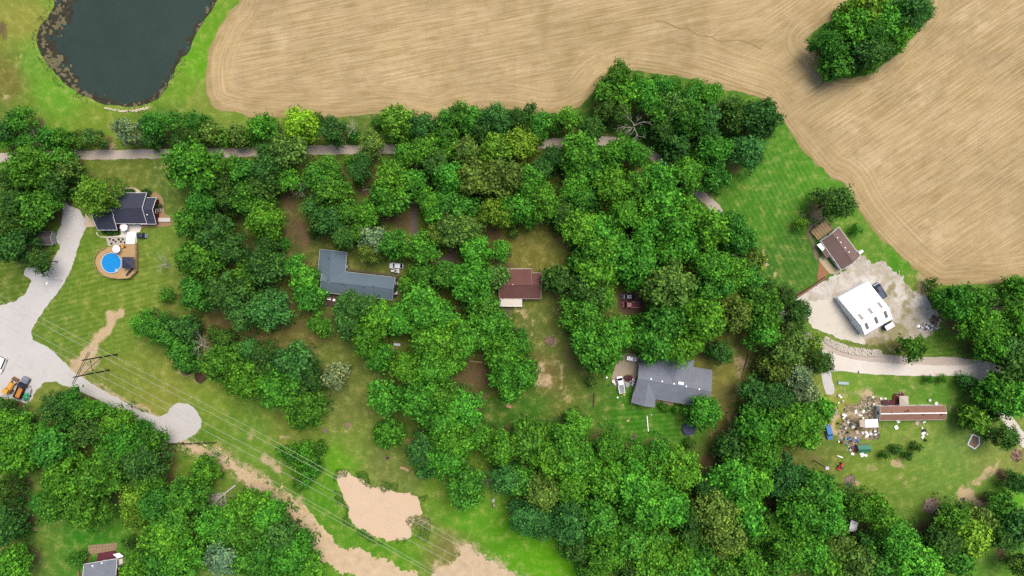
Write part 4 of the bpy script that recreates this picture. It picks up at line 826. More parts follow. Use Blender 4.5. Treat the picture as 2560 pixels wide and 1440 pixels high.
def make_crown(seed, R, h, zlow, zmid, leaf=0.42, dens=1.0, nl=20, spread=0.62, lobe=(0.26, 0.42), flat=0.9, fill=1.0):
    """crown of overlapping branch lobes, each covered with leaf tufts; base of the tree at z=0"""
    rng = np.random.default_rng(seed)
    leaf, dens = leaf * 0.94, dens * 1.1
    lobes = []
    vr_up, vr_dn = h - zmid, zmid - zlow
    for i in range(nl):
        u = rng.uniform(-0.55, 1.0); az = 2 * math.pi * (i * 0.618 + rng.uniform(-0.12, 0.12))
        hor = math.sqrt(max(0, 1 - u * u)) ** 0.8
        rr = spread * rng.uniform(0.62, 1.28)
        lr = R * rng.uniform(*lobe) * (1.0 if u < 0.7 else 1.1)
        c = np.array([math.cos(az) * hor * rr * R, math.sin(az) * hor * rr * R, zmid + (u * (vr_up - lr * 0.8) if u > 0 else u * vr_dn)])
        lobes.append((c, lr, rng.uniform(-0.13, 0.13)))
    lobes.append((np.array([0, 0, zmid + 0.45 * vr_up]), R * 0.42, 0.0))
    C = np.array([l[0] for l in lobes]); LR = np.array([l[1] for l in lobes]); LT = np.array([l[2] for l in lobes])
    Ps, Ns, Ss, Ts = [], [], [], []
    for k, (c, lr, lt) in enumerate(lobes):
        nt = int(dens * 4 * math.pi * lr * lr * 1.05 * 0.75)
        d = rng.normal(size=(nt, 3)); d /= np.linalg.norm(d, axis=1)[:, None]
        d = d[d[:, 2] > -0.45]
        wob = 1 + 0.16 * np.sin(d[:, 0] * 5 + k) * np.cos(d[:, 1] * 6 + 2 * k) + 0.12 * rng.normal(size=len(d))
        P = c + d * (lr * wob)[:, None] * np.array([1, 1, flat])
        dist = np.linalg.norm((P[:, None, :] - C[None]) / LR[None, :, None], axis=2)
        dist[:, k] = 9
        keep = dist.min(1) > 0.80
        P, d = P[keep], d[keep]
        tone = np.clip(0.47 + lt * 1.4 + 0.27 * rng.normal(size=len(P)), 0, 1)
        per = 4
        for q in range(per):
            Q = P + rng.normal(size=P.shape) * leaf * 0.62
            n = d * 0.85 + np.array([0, 0, 0.3]) + rng.normal(size=P.shape) * 0.45
            Ps.append(Q); Ns.append(n); Ss.append(leaf * rng.uniform(0.7, 1.45, len(P)))
            Ts.append(np.clip(tone + 0.10 * rng.normal(size=len(P)), 0, 1))
        # inner foliage that keeps the lobe dense
        ni = int(fill * 10 * lr * lr)
        di = rng.normal(size=(ni, 3)); di /= np.linalg.norm(di, axis=1)[:, None]
        Pi = c + di * (lr * rng.uniform(0.2, 0.75, ni))[:, None] * np.array([1, 1, flat])
        Ps.append(Pi); Ns.append(di * 0.4 + np.array([0, 0, 0.8]) + rng.normal(size=Pi.shape) * 0.4)
        Ss.append(leaf * rng.uniform(1.3, 2.2, ni)); Ts.append(np.full(ni, 0.42 + lt))
    P = np.concatenate(Ps); N = np.concatenate(Ns); S = np.concatenate(Ss); T = np.clip(np.concatenate(Ts), 0, 1)
    V, F = leaf_quads(P, N, S, rng)
    V[:, 2] = np.maximum(V[:, 2], 0.05)
    return np_mesh('crown', V, F, [MAT_LEAF], {'tone': ('FACE', 'FLOAT', T)}), lobes

def make_trunk(seed, R, h, lobes, r0):
    rng = random.Random(seed)
    b = MB()
    top = Vector((rng.uniform(-.1, .1) * R, rng.uniform(-.1, .1) * R, h * 0.72))
    pts = [Vector((0, 0, -0.1)), Vector((rng.uniform(-.1, .1), rng.uniform(-.1, .1), h * 0.22)), top * 0.6 + Vector((0, 0, h * 0.02)), top]
    b.tube(pts, [r0 * 1.25, r0 * 0.9, r0 * 0.6, r0 * 0.2], 7)
    for k, (c, lr, lt) in enumerate(lobes):
        if k % 3 == 0:
            z = min(c[2] * 0.7, h * 0.6)
            s = Vector((top.x * z / top.z, top.y * z / top.z, z * 0.85))
            e = Vector(c)
            mid = (s + e) / 2 + Vector((0, 0, 0.12 * R))
            b.tube([s, mid, e], [r0 * 0.45, r0 * 0.28, r0 * 0.08], 5)
    me = b.mesh('trunk')
    me.materials.append(MAT_BARK)
    return me

PROTO = []            # (R, height, crown mesh, trunk mesh, conifer-like?)
for k in range(4):
    R, h = 4.2, tree_height(4.2 / M)
    cm, lb = make_crown(100 + k, R, h, 1.6, h * 0.56, leaf=0.52 + 0.07 * k, nl=15 + 2 * k, dens=1.25)
    PROTO.append((R, h, cm, make_trunk(100 + k, R, h, lb, 0.17)))
for k in range(6):
    R, h = 5.9, tree_height(5.9 / M)
    cm, lb = make_crown(200 + k, R, h, 2.4, h * 0.58, leaf=0.58 + 0.06 * k, nl=22 + 3 * k, spread=0.60 + 0.02 * k, lobe=(0.20, 0.36), dens=1.1)
    PROTO.append((R, h, cm, make_trunk(200 + k, R, h, lb, 0.24)))
for k in range(4):
    R, h = 7.6, tree_height(7.6 / M)
    cm, lb = make_crown(300 + k, R, h, 3.0, h * 0.58, leaf=0.66 + 0.07 * k, nl=34 + 4 * k, spread=0.66, lobe=(0.17, 0.30), dens=1.0)
    PROTO.append((R, h, cm, make_trunk(300 + k, R, h, lb, 0.32)))
SHRUB = []
for k in range(4):
    R, h = 2.4, 3.2
    cm, lb = make_crown(400 + k, R, h, 0.4, h * 0.42, leaf=0.36, nl=14, spread=0.52, lobe=(0.30, 0.44), dens=2.4)
    SHRUB.append((R, h, cm, make_trunk(400 + k, R, h, lb, 0.07)))
FINE = []             # finer, denser dark crowns (cedars, willows)
for k in range(3):
    R, h = 5.2, tree_height(5.2 / M)
    cm, lb = make_crown(500 + k, R, h, 1.2, h * 0.50, leaf=0.5, nl=26, spread=0.60, lobe=(0.2, 0.34), dens=1.7)
    FINE.append((R, h, cm, make_trunk(500 + k, R, h, lb, 0.22)))

GREEN = {'g': (0.053, 0.176, 0.017), 'b': (0.069, 0.228, 0.018), 'B': (0.085, 0.28, 0.022), 'y': (0.110, 0.24, 0.020), 'Y': (0.15, 0.32, 0.018),
         'o': (0.090, 0.175, 0.028), 'k': (0.042, 0.114, 0.018), 'd': (0.044, 0.134, 0.024), 's': (0.130, 0.200, 0.088)}
CWORD = {'g': 'mid-green', 'b': 'bright green', 'B': 'vivid green', 'y': 'yellow-green', 'Y': 'yellow', 'o': 'olive-green', 'k': 'dark green', 'd': 'blue-green', 's': 'pale sage-green'}

# named woods: anchor points (photo pixels) and the phrase used in labels
WOODS = [('hedgerow below the green pond', [(60, 335), (160, 345), (320, 330), (480, 330), (600, 345)]),
         ('hedgerow between lane and field', [(750, 320), (850, 330), (1000, 310), (1130, 310), (1240, 300), (1380, 300), (1470, 325)]),
         ('wood left of the navy-roofed house', [(80, 420), (80, 520), (40, 600), (110, 640), (150, 430)]),
         ('group above the navy-roofed house', [(240, 487), (490, 420)]),
         ('wood right of the navy-roofed house', [(540, 520), (600, 440), (500, 640), (540, 720), (660, 560), (640, 690), (640, 780)]),
         ('thicket below the mown strip', [(380, 815), (480, 840), (560, 900), (650, 930), (760, 920), (720, 1000), (845, 942)]),
         ('wood above the blue-grey house', [(720, 440), (820, 470), (850, 580), (960, 600), (930, 500), (730, 690), (790, 760)]),
         ('wood above the red-roofed house', [(1050, 400), (1000, 470), (1180, 440), (1300, 380), (1320, 520), (1120, 540), (1240, 560), (1080, 500)]),
         ('wood between blue-grey and red roofs', [(1060, 640), (1130, 680), (1200, 720), (1220, 640), (1080, 720)]),
         ('wood below the blue-grey house', [(880, 780), (1000, 830), (1100, 850), (1220, 850), (1080, 910), (1260, 920)]),
         ('wood jutting up into the field', [(1540, 230), (1640, 260), (1740, 280), (1860, 300), (1870, 380), (1600, 330)]),
         ('tree island in the field', [(2090, 110), (2170, 60), (2270, 40), (2190, 140)]),
         ('wood below the lane bend', [(1440, 400), (1560, 420), (1680, 430), (1780, 430), (1450, 490), (1590, 500)]),
         ('wood above the parked red pickup', [(1460, 600), (1560, 600), (1660, 570), (1760, 570), (1500, 690), (1590, 680)]),
         ('wood right of the parked red pickup', [(1680, 720), (1780, 680), (1860, 720), (1760, 790), (1880, 800), (1660, 800)]),
         ('wood above the large grey house', [(1460, 800), (1500, 890), (1560, 840), (1640, 860), (1720, 865), (1800, 877)]),
         ('yard of the red-roofed house', [(1393, 697), (1310, 930)]),
         ('trees left of the white barn', [(1990, 780), (1960, 870), (2030, 900), (1940, 930), (2000, 970)]),
         ('yard of the brown-roofed house', [(2085, 508), (2003, 558), (2137, 580), (2280, 870)]),
         ('wood right of the white barn', [(2400, 770), (2480, 830), (2530, 900), (2520, 980), (2540, 760), (2330, 710)]),
         ('wood in the lower left corner', [(40, 1040), (130, 1100), (250, 1170), (180, 1250), (20, 1290), (30, 1400)]),
         ('wood below the gravel track', [(300, 1080), (370, 1150), (400, 1250), (480, 1210), (430, 1340), (460, 1400), (340, 1400)]),
         ('wood left of the clay track', [(560, 1300), (640, 1340), (700, 1320), (720, 1400), (570, 1390)]),
         ('scrub left of the muddy pond', [(740, 1140), (770, 1180)]),
         ('wood above the muddy pond', [(980, 1000), (1080, 1010), (1160, 1060), (1120, 1130), (970, 1090), (1180, 1210), (1260, 1110)]),
         ('wood below the large grey house', [(1330, 1090), (1420, 1070), (1420, 1160), (1560, 1140), (1660, 1160), (1600, 1230)]),
         ('wood at the bottom centre', [(1340, 1290), (1440, 1310), (1540, 1300), (1520, 1390), (1640, 1340), (1620, 1410)]),
         ('yard of the large grey house', [(1760, 1033), (1668, 1020), (1727, 1110)]),
         ('wood left of the blue car', [(1900, 1050), (1960, 1040), (2010, 1060), (1920, 1120), (1850, 1130), (1900, 990)]),
         ('wood below the red tractor', [(1830, 1220), (1950, 1200), (2050, 1230), (1850, 1320), (1980, 1330), (2060, 1350), (1850, 1410), (2020, 1400)]),
         ('wood around the small white shed', [(2150, 1290), (2200, 1340), (2150, 1390)]),
         ('wood in the lower right corner', [(2280, 1400), (2380, 1330), (2440, 1340), (2520, 1340), (2400, 1390), (2500, 1400)]),
         ('lawn of the mobile home', [(2250, 1130), (2440, 1050), (2500, 1090), (2413, 951), (2540, 1210)])]
ORD = ['first', 'second', 'third', 'fourth', 'fifth', 'sixth', 'seventh', 'eighth', 'ninth', 'tenth', 'eleventh', 'twelfth', 'thirteenth', 'fourteenth', 'fifteenth', 'sixteenth', 'seventeenth', 'eighteenth', 'nineteenth', 'twentieth'] + ['%dth' % i for i in range(21, 60)]
groups = {}
for t in TW:
    best = min(WOODS, key=lambda w: min(math.hypot(t[5] - a[0], t[6] - a[1]) for a in w[1]))
    groups.setdefault((best[0], t[2] <= 3.3), []).append(t)
LABELS = {}
for (wood, small), L in groups.items():
    noun = 'shrub' if small else 'tree'
    for c in set(t[4] for t in L):
        S = sorted([t for t in L if t[4] == c], key=lambda t: t[5])
        for i, t in enumerate(S):
            if len(S) == 1:
                lab = 'only %s %s in the %s' % (CWORD[c], noun, wood)
            elif i == 0:
                lab = 'leftmost %s %s in the %s' % (CWORD[c], noun, wood)
            elif i == len(S) - 1:
                lab = 'rightmost %s %s in the %s' % (CWORD[c], noun, wood)
            else:
                lab = '%s %s %s from the left in the %s' % (ORD[i], CWORD[c], noun, wood)
            LABELS[id(t)] = (lab, wood)
rng = random.Random(5)
def place_tree(t):
    x, y, R, h, c, px, py = t
    lab, wood = LABELS[id(t)]
    small = R <= 3.3
    pool = SHRUB if small else (FINE if rng.random() < {'k': .6, 'd': .6, 's': .8, 'g': .22, 'o': .35}.get(c, .06) else [p for p in PROTO if abs(p[0] - R) == min(abs(q[0] - R) for q in PROTO)])
    p = rng.choice(pool)
    o = thing('shrub' if small else ('broadleaf_tree' if R > 4.55 else 'small_tree'), lab, 'shrub' if small else 'tree', (x, y, 0), rng.uniform(0, 6.283), ('shrubs of the ' if small else 'trees of the ') + wood)  # one sort of tree, named apart by crown radius only
    s = R / p[0]
    o.scale = (s * rng.uniform(0.95, 1.08), s * rng.uniform(0.95, 1.08), (h / p[1]) * rng.uniform(0.92, 1.1))
    g = GREEN[c]
    k = rng.uniform(0.84, 1.18); w = rng.uniform(-0.16, 0.12)
    for nm, me in (('crown', p[2]), ('trunk', p[3])):
        ch = bpy.data.objects.new(nm, me)
        ch.color = (g[0] * k * (1 + w * 1.4), g[1] * k, g[2] * k * (1 - w), 1)
        COL.objects.link(ch)
        ch.parent = o
for t in TW:
    place_tree(t)

# ---- bare dead trees and dead tops
def dead_tree(name, label, px, py, h, spread, n, seed, lie=None, zc=0.0, cat='dead tree', thick=0.16):
    rng = random.Random(seed)
    p = G(px, py, zc)
    root = thing(name, label, cat, (p.x, p.y, 0))
    def branch(b, s, d, L, r, depth):
        pts = [s]; dd = d.copy()
        for i in range(4):
            dd = (dd + Vector((rng.uniform(-1, 1), rng.uniform(-1, 1), rng.uniform(-.6, .6))) * 0.22).normalized()
            q = pts[-1] + dd * (L / 4)
            if lie is not None:
                q.z = max(q.z, 0.12)
            pts.append(q)
        b.tube(pts, [r, r * .8, r * .62, r * .45, r * .2], 5)
        if depth > 0:
            for k in range(rng.randint(3, 4)):
                i = rng.randint(1, 4)
                nd = (dd + Vector((rng.uniform(-1, 1), rng.uniform(-1, 1), rng.uniform(-.5, .7))) * 0.95).normalized()
                branch(b, pts[i], nd, L * rng.uniform(0.5, 0.75), r * 0.5, depth - 1)
    tb = MB(); bb = MB()
    if lie is None:
        tb.tube([(0, 0, 0), (0.1, 0.05, h * .35), (0.15, -.1, h * .6)], [thick * 1.4, thick, thick * .7], 6)
        for k in range(n):
            a = 2 * math.pi * k / n + rng.uniform(-.3, .3)
            branch(bb, Vector((0.1, 0, h * rng.uniform(.3, .6))), Vector((math.cos(a), math.sin(a), rng.uniform(.3, 1.0))).normalized(), spread * rng.uniform(.7, 1.1), thick * .55, 2)
    else:
        d = Vector((math.cos(lie), math.sin(lie), 0.03))
        tb.tube([Vector((0, 0, 0.3)), d * h * 0.35 + Vector((0, 0, .35)), d * h * 0.6 + Vector((0, 0, .4))], [thick * 1.5, thick * 1.1, thick * .8], 7)
        for k in range(n):
            a = lie + rng.uniform(-1.0, 1.0)
            branch(bb, d * h * rng.uniform(.3, .6) + Vector((0, 0, .4)), Vector((math.cos(a), math.sin(a), rng.uniform(0, .35))).normalized(), spread * rng.uniform(.6, 1.0), thick * .6, 2)
    tb.build('trunk', MAT_DEAD, root, local=True)
    bb.build('branches', MAT_DEAD, root, local=True)
dead_tree('dead_tree', 'bare grey dead tree standing in the thicket below the mown strip', 503, 863, 8, 4.2, 9, 3, zc=5)
dead_tree('dead_tree', 'bleached dead tree top poking out of the wood jutting into the field', 1590, 305, 17, 3.6, 6, 5, zc=14, thick=0.2)
dead_tree('dead_tree', 'grey bare tree in the wood right of the white barn', 2493, 770, 9, 4.4, 9, 8, zc=6)
dead_tree('dead_tree', 'bare grey snag above the muddy pond beside the white debris', 1232, 1200, 8, 3.6, 7, 13, zc=4)
dead_tree('dead_tree', 'dead snag with bare branches in the hedgerow by the lane', 882, 318, 8, 3.2, 6, 15, zc=6)
dead_tree('dead_tree', 'bare dead branches above the left end of the lane', 62, 345, 9, 3.6, 6, 16, zc=7)
dead_tree('dead_tree', 'dead white branches in the wood left of the navy-roofed house', 16, 506, 15, 3.0, 5, 17, zc=13)
dead_tree('dead_tree', 'leafless pale sapling right of the pool lawn', 415, 660, 5, 2.6, 7, 18, zc=2)
dead_tree('dead_tree', 'grey dead branches among the blue-green crowns right of the lawn', 538, 745, 13, 3.4, 7, 19, zc=11)
dead_tree('dead_tree', 'bare branches hanging over the litter left of the wood centre', 742, 470, 13, 2.6, 5, 20, zc=11)
dead_tree('fallen_tree', 'fallen bleached tree with bare branches lying left of the clay track', 590, 1212, 11, 4.4, 13, 9, lie=math.radians(218), cat='fallen tree', thick=0.24)
dead_tree('fallen_branch', 'fallen pale branch on the brown floor above the blue-grey house', 925, 474, 3.6, 1.8, 4, 10, lie=math.radians(182), cat='fallen branch', thick=0.09)

# ---- undergrowth on the woodland floor
rng2 = np.random.default_rng(77)
up = []
keepout = [POND, MUD, LOT, PAD, CONC, CLEAR, CARPAD]
for t in TW:
    if t[2] < 3.2:
        continue
    n = int(9 * t[2] * t[2])
    a = rng2.uniform(0, 6.283, n); r = t[2] * 1.05 * np.sqrt(rng2.uniform(0, 1, n))
    up.append(np.stack([t[0] + r * np.cos(a), t[1] + r * np.sin(a)], 1))
up = np.concatenate(up)
dens = vnoise(up[:, 0], up[:, 1], 5.0, 81) + 0.5 * vnoise(up[:, 0], up[:, 1], 1.8, 82)
ok = dens > -0.15
ok &= f_sdf(up[:, 0], up[:, 1]) > 0.2
for poly in keepout:
    ok &= sdf_poly(up[:, 0], up[:, 1], poly) > 0.4
for ln, w in [(LANE, 3.0)] + [(d[0], d[1]) for d in DRIVES]:
    ok &= sdf_line(up[:, 0], up[:, 1], ln, w) > 0.5
for x0, y0, x1, y1, r, s, k in SOIL:
    if k and s > .55:
        ok &= sdf_line(up[:, 0], up[:, 1], px2w([(x0, y0), (x1, y1)]), 0) > r * M * 1.1
up = up[ok]
hgt = np.clip(0.6 + 3.0 * (vnoise(up[:, 0], up[:, 1], 4, 83) + 0.5), 0.2, 3.6) * rng2.uniform(0.5, 1.1, len(up))
P = np.column_stack([up, hgt])
N = np.array([0, 0, 0.9]) + rng2.normal(size=P.shape) * 0.5
V, F = leaf_quads(P, N, rng2.uniform(0.45, 0.95, len(P)), rng2)
V[:, 2] = np.maximum(V[:, 2], 0.06)
me = np_mesh('undergrowth', V, F, [MAT_LEAF], {'tone': ('FACE', 'FLOAT', np.clip(0.5 + 0.2 * rng2.normal(size=len(P)), 0, 1))})
UND_P = len(P)
o = bpy.data.objects.new('undergrowth', me); COL.objects.link(o)
o.color = (0.045, 0.14, 0.022, 1)
tag(o, 'low green undergrowth on the woodland floor', 'undergrowth', kind='stuff')
print('undergrowth faces', UND_P)

# ---- reeds and weeds along the two ponds
def margin(name, label, poly, n, lo, hi, col, seed, bias=None, hmax=1.0, size=(0.25, 0.6)):
    rg_ = np.random.default_rng(seed)
    x0, y0, x1, y1 = bbox_of(poly, 4)
    X, Y = rg_.uniform(x0, x1, n), rg_.uniform(y0, y1, n)
    s = sdf_poly(X, Y, poly) + 0.8 * vnoise(X, Y, 3, seed)
    k = (s > lo) & (s < hi) & (vnoise(X, Y, 4.0, seed + 1) + 0.5 * vnoise(X, Y, 1.2, seed + 2) > (0.0 if bias is None else bias(X, Y)))
    X, Y = X[k], Y[k]
    P = np.column_stack([X, Y, rg_.uniform(0.0, hmax, len(X))])
    N = rg_.normal(size=P.shape) * 0.6 + np.array([0, 0, 0.6])
    V, F = leaf_quads(P, N, rg_.uniform(*size, len(P)), rg_, (0.25, 0.6))
    me = np_mesh(name, V, F, [MAT_LEAF], {'tone': ('FACE', 'FLOAT', np.clip(0.5 + 0.25 * rg_.normal(size=len(P)), 0, 1))})
    o = bpy.data.objects.new(name, me); COL.objects.link(o)
    o.color = (*col, 1)
    tag(o, label, 'reeds', kind='stuff')
margin('reeds', 'dark green weeds around the rim of the muddy pond', MUD, 30000, -1.2, 1.4, (0.055, 0.15, 0.02), 141)
c_ = px2w([(1045, 1322)])[0]
margin('reeds', 'mixed weeds at the lower right end of the muddy pond', np.array([(c_[0] + 3.6 * math.cos(t), c_[1] + 4.6 * math.sin(t)) for t in np.linspace(0, 6.28, 14, endpoint=False)]), 5000, -9, 1.0, (0.10, 0.15, 0.04), 151, lambda x, y: 0.0 * x - 0.1, 0.8)
margin('reeds', 'brownish reeds along the green pond shore', POND, 26000, -0.6, 0.9, (0.09, 0.10, 0.04), 161, lambda x, y: 0.15 + 0 * x, 0.5)
# ------------------------------------------------------------------ buildings
def roof_mat(name, c0, c1, stain=0.3, rib=None, streak_dir=None):
    m = NT(name)
    a = m.noise(3.2, 3, 0.8); b = m.noise(0.35, 4, 0.65); fine = m.noise(9.0, 2, 0.6)
    col = m.mix(a, alb(*c0), alb(*c1))
    f = m.math('ADD', m.math('MULTIPLY', b, stain), 1.0 - stain * 0.5)
    f = m.math('MULTIPLY', f, m.math('ADD', m.math('MULTIPLY', fine, 0.3), 0.85))
    col = m.scale(col, f)
    m.bump(m.math('ADD', a, fine), 0.35, 0.05)
    return m.fin(col, 0.9, 0.2)
ROOF_NAVY = roof_mat('navy_shingle', (54, 57, 72), (78, 80, 96), 0.25)
ROOF_BLUE = roof_mat('blue_grey_shingle', (84, 100, 112), (116, 132, 142), 0.3)
ROOF_RED = roof_mat('red_brown_shingle', (98, 64, 60), (128, 90, 82), 0.5)
ROOF_GREY = roof_mat('grey_shingle', (106, 112, 122), (144, 148, 156), 0.6)
ROOF_BRWN = roof_mat('brown_shingle', (108, 86, 80), (140, 116, 108), 0.5)
ROOF_RUST = roof_mat('rust_shingle', (132, 94, 78), (160, 122, 102), 0.4)
ROOF_SHED = roof_mat('shed_shingle', (92, 84, 84), (118, 108, 106), 0.3)
MAT_WHITE = plain('white_paint', (0.80, 0.80, 0.80), 0.5, 0.3, var=0.06, scale=1.0)
MAT_WMETAL = plain('white_metal_roof', (0.84, 0.84, 0.84), 0.35, 0.5, var=0.03, scale=0.6)
MAT_CREAM = plain('cream_metal', alb(226, 216, 200), 0.5, 0.3, var=0.05, scale=1.0)
MAT_TRIM = plain('pale_trim', (0.45, 0.42, 0.39), 0.6, 0.3, var=0.06)
MAT_BRICK = plain('red_brick', alb(96, 40, 40), 0.9, 0.1, var=0.3, scale=5.0)
MAT_TANW = plain('tan_siding', alb(170, 148, 124), 0.8, 0.2, var=0.1)
MAT_GREYW = plain('grey_siding', alb(150, 152, 156), 0.8, 0.2, var=0.1)
MAT_DARK = plain('dark_paint', (0.02, 0.02, 0.022), 0.6, 0.3, var=0.2)
MAT_GLASS = plain('window_glass', (0.015, 0.02, 0.03), 0.08, 0.6, var=0.1)
MAT_WOOD = plain('deck_wood', alb(194, 160, 114), 0.85, 0.15, var=0.22, scale=2.0)
MAT_WOODG = plain('weathered_wood', alb(160, 138, 104), 0.9, 0.1, var=0.3, scale=2.0)
MAT_WOODR = plain('red_stained_wood', alb(112, 62, 58), 0.9, 0.1, var=0.3, scale=2.0)
MAT_WOODD = plain('dark_deck_wood', alb(98, 78, 70), 0.9, 0.1, var=0.35, scale=2.0)
MAT_NAVY = plain('navy_canvas', alb(44, 48, 78), 0.8, 0.2, var=0.15)
MAT_BLACK = plain('black_rubber', (0.018, 0.018, 0.02), 0.7, 0.3, var=0.2)
MAT_STEEL = plain('galvanised_steel', (0.42, 0.43, 0.45), 0.4, 0.5, 0.4, var=0.15)

def lerp(a, b, t):
    return a + (b - a) * t

def openings(root, wall, p0, p1, ze, out, spots, door=None):
    """windows (frame > pane) and a door on the wall from p0 to p1; out = outward unit vector"""
    L = (p1 - p0).length
    d = (p1 - p0) / L
    rz = math.atan2(d.y, d.x)
    for t in spots:
        c = p0 + d * (L * t) + out * 0.02
        w = MB().box((c.x, c.y, 1.0), (1.25, 0.12, 1.3), rz).build('window', MAT_WHITE, root)
        c2 = c + out * 0.05
        MB().box((c2.x, c2.y, 1.1), (1.02, 0.06, 1.1), rz).build('pane', MAT_GLASS, w)
    if door is not None:
        c = p0 + d * (L * door) + out * 0.02
        dr = MB().box((c.x, c.y, 0.12), (1.0, 0.12, 2.05), rz).build('door', MAT_WHITE, root)
        c2 = c + d * 0.36 + out * 0.09
        MB().box((c2.x, c2.y, 1.0), (0.12, 0.08, 0.12), rz).build('handle', MAT_DARK, dr)

def gable(root, corners, ze, zr, roofm, wallm, trim=MAT_TRIM, frac=0.5, over=0.45, th=0.16, win=True, wall_name='wall', ext0=0.0, ext1=0.0, doors=(None, None)):
    """gable block: photo corners A,B,C,D at eave height, ridge parallel to A-B, at fraction frac of the way from A to D"""
    a, b, c, d = [G(*p, ze) for p in corners]
    r0 = lerp(a, d, frac); r1 = lerp(b, c, frac)
    u = (b - a).normalized()
    r0 = r0 - u * ext0; r1 = r1 + u * ext1
    r0.z = r1.z = zr
    rf = MB()
    rf.slab([a, b, r1, r0], th); rf.slab([d, r0, r1, c][::-1], th)
    roof = rf.build('roof', roofm, root)
    # ridge cap
    MB().slab([r0 + Vector((0, 0, .03)) + (a - d).normalized() * .14, r1 + Vector((0, 0, .03)) + (a - d).normalized() * .14, r1 + Vector((0, 0, .03)) - (a - d).normalized() * .14, r0 + Vector((0, 0, .03)) - (a - d).normalized() * .14], 0.05).build('ridge_cap', roofm, roof)
    # trim along eaves and verges, a little proud of the slab
    for p, q in ((a, b), (c, d), (b, r1), (r1, c), (d, r0), (r0, a)):
        mid = (p + q) / 2
        e = (q - p)
        n = Vector((e.y, -e.x, 0))
        n.normalize()
        if n.dot(mid - (a + c) / 2) < 0:
            n = -n
        P = [p + Vector((0, 0, .02)), q + Vector((0, 0, .02)), q + n * .08 + Vector((0, 0, .02)), p + n * .08 + Vector((0, 0, .02))]
        MB().slab(P, 0.2).build('fascia', trim, roof)
    # walls under the roof
    v = (d - a).normalized()
    A, B, Cc, D = a + (u + v) * over, b + (-u + v) * over, c + (-u - v) * over, d + (u - v) * over
    R0, R1 = lerp(A, D, frac), lerp(B, Cc, frac)
    zw = ze + (zr - ze) * over / max(0.5, (d - a).length * min(frac, 1 - frac)) - th - 0.02
    zt = zr - th - 0.04
    V = [(p.x, p.y, -0.05) for p in (A, B, Cc, D)] + [(p.x, p.y, zw) for p in (A, B, Cc, D)] + [(R0.x, R0.y, zt), (R1.x, R1.y, zt)]
    W = MB().add(V, [(0, 1, 5, 4), (2, 3, 7, 6), (1, 2, 6, 9, 5), (3, 0, 4, 8, 7), (4, 5, 9, 8), (6, 7, 8, 9)])
    wall = W.build(wall_name, wallm, root)
    if win:
        for p0, p1, o, n in ((A, B, -v, doors[0]), (D, Cc, v, doors[1]), (A, D, -u, None), (B, Cc, u, None)):
            q0, q1 = Vector((p0.x, p0.y, 0)), Vector((p1.x, p1.y, 0))
            L = (q1 - q0).length
            k = max(1, int(L / 4.2))
            sp = [(i + 0.5) / k for i in range(k)]
            if n is not None:
                sp = [t for t in sp if abs(t - n) * L > 1.4]
            openings(root, wall, q0, q1, ze, Vector((o.x, o.y, 0)), sp, n)
    return a, b, c, d, r0, r1

def vent(root, px, py, z, r, h, mat, name='roof_vent'):
    p = G(px, py, z)
    b = MB().tube([(p.x, p.y, z - 0.5), (p.x, p.y, z + h)], r * 0.7, 8)
    b.tube([(p.x, p.y, z + h), (p.x, p.y, z + h + 0.08)], r, 8)
    return b.build(name, mat, root)

# ---- house with the navy roof (left)
h = thing('house', 'navy-roofed brick house with white trim beside the round pool', 'house', G(325, 530))
gable(h, [(290, 482), (366.5, 482), (366.5, 559), (290, 559)], 2.8, 5.6, ROOF_NAVY, MAT_BRICK, MAT_WHITE, frac=0.53, doors=(None, 0.6))
gable(h, [(350, 494), (391, 494), (390, 560), (350, 560)], 2.7, 5.1, ROOF_NAVY, MAT_BRICK, MAT_WHITE, frac=0.48)
gable(h, [(240, 512), (292, 512), (292.5, 575), (244, 575)], 2.7, 4.9, ROOF_NAVY, MAT_BRICK, MAT_WHITE, frac=0.5)
vent(h, 369, 537, 4.4, 0.18, 0.3, MAT_WHITE)
p = G(402, 526); ac = thing('air_conditioner', 'pale air conditioning unit at the brick end of the navy-roofed house', 'air conditioner', p)
MB().box((p.x, p.y, 0.06), (0.9, 0.9, 0.9)).build('casing', MAT_STEEL, ac)
MB().tube([(p.x, p.y, 0.96), (p.x, p.y, 1.0)], 0.36, 10).build('fan_grille', MAT_DARK, ac)
b = MB(); lp = G(412, 550)
o = MB().box((lp.x, lp.y, 0.06), (4.0, 1.3, 0.5)).build('cellar_hatch', MAT_TRIM); tag(o, 'grey cellar hatch in the mulch bed right of the navy-roofed house', 'cellar hatch')

# ---- round pool with its deck
dp = [(269, 619), (300, 611), (341, 609), (342, 678), (324.4, 695.6), (300, 697), (281, 694.7), (258.8, 688), (244.7, 675), (238, 656), (240, 643), (247.5, 630), (258.8, 622.5)]
ZD = 1.15
deck = thing('pool_deck', 'golden wooden pool deck with railing around the round blue pool', 'deck', G(295, 655))
poly = [G(*q, ZD) for q in dp]
pc = G(278.4, 657.2, ZD); PR = 26.2 * M * (H - ZD) / H
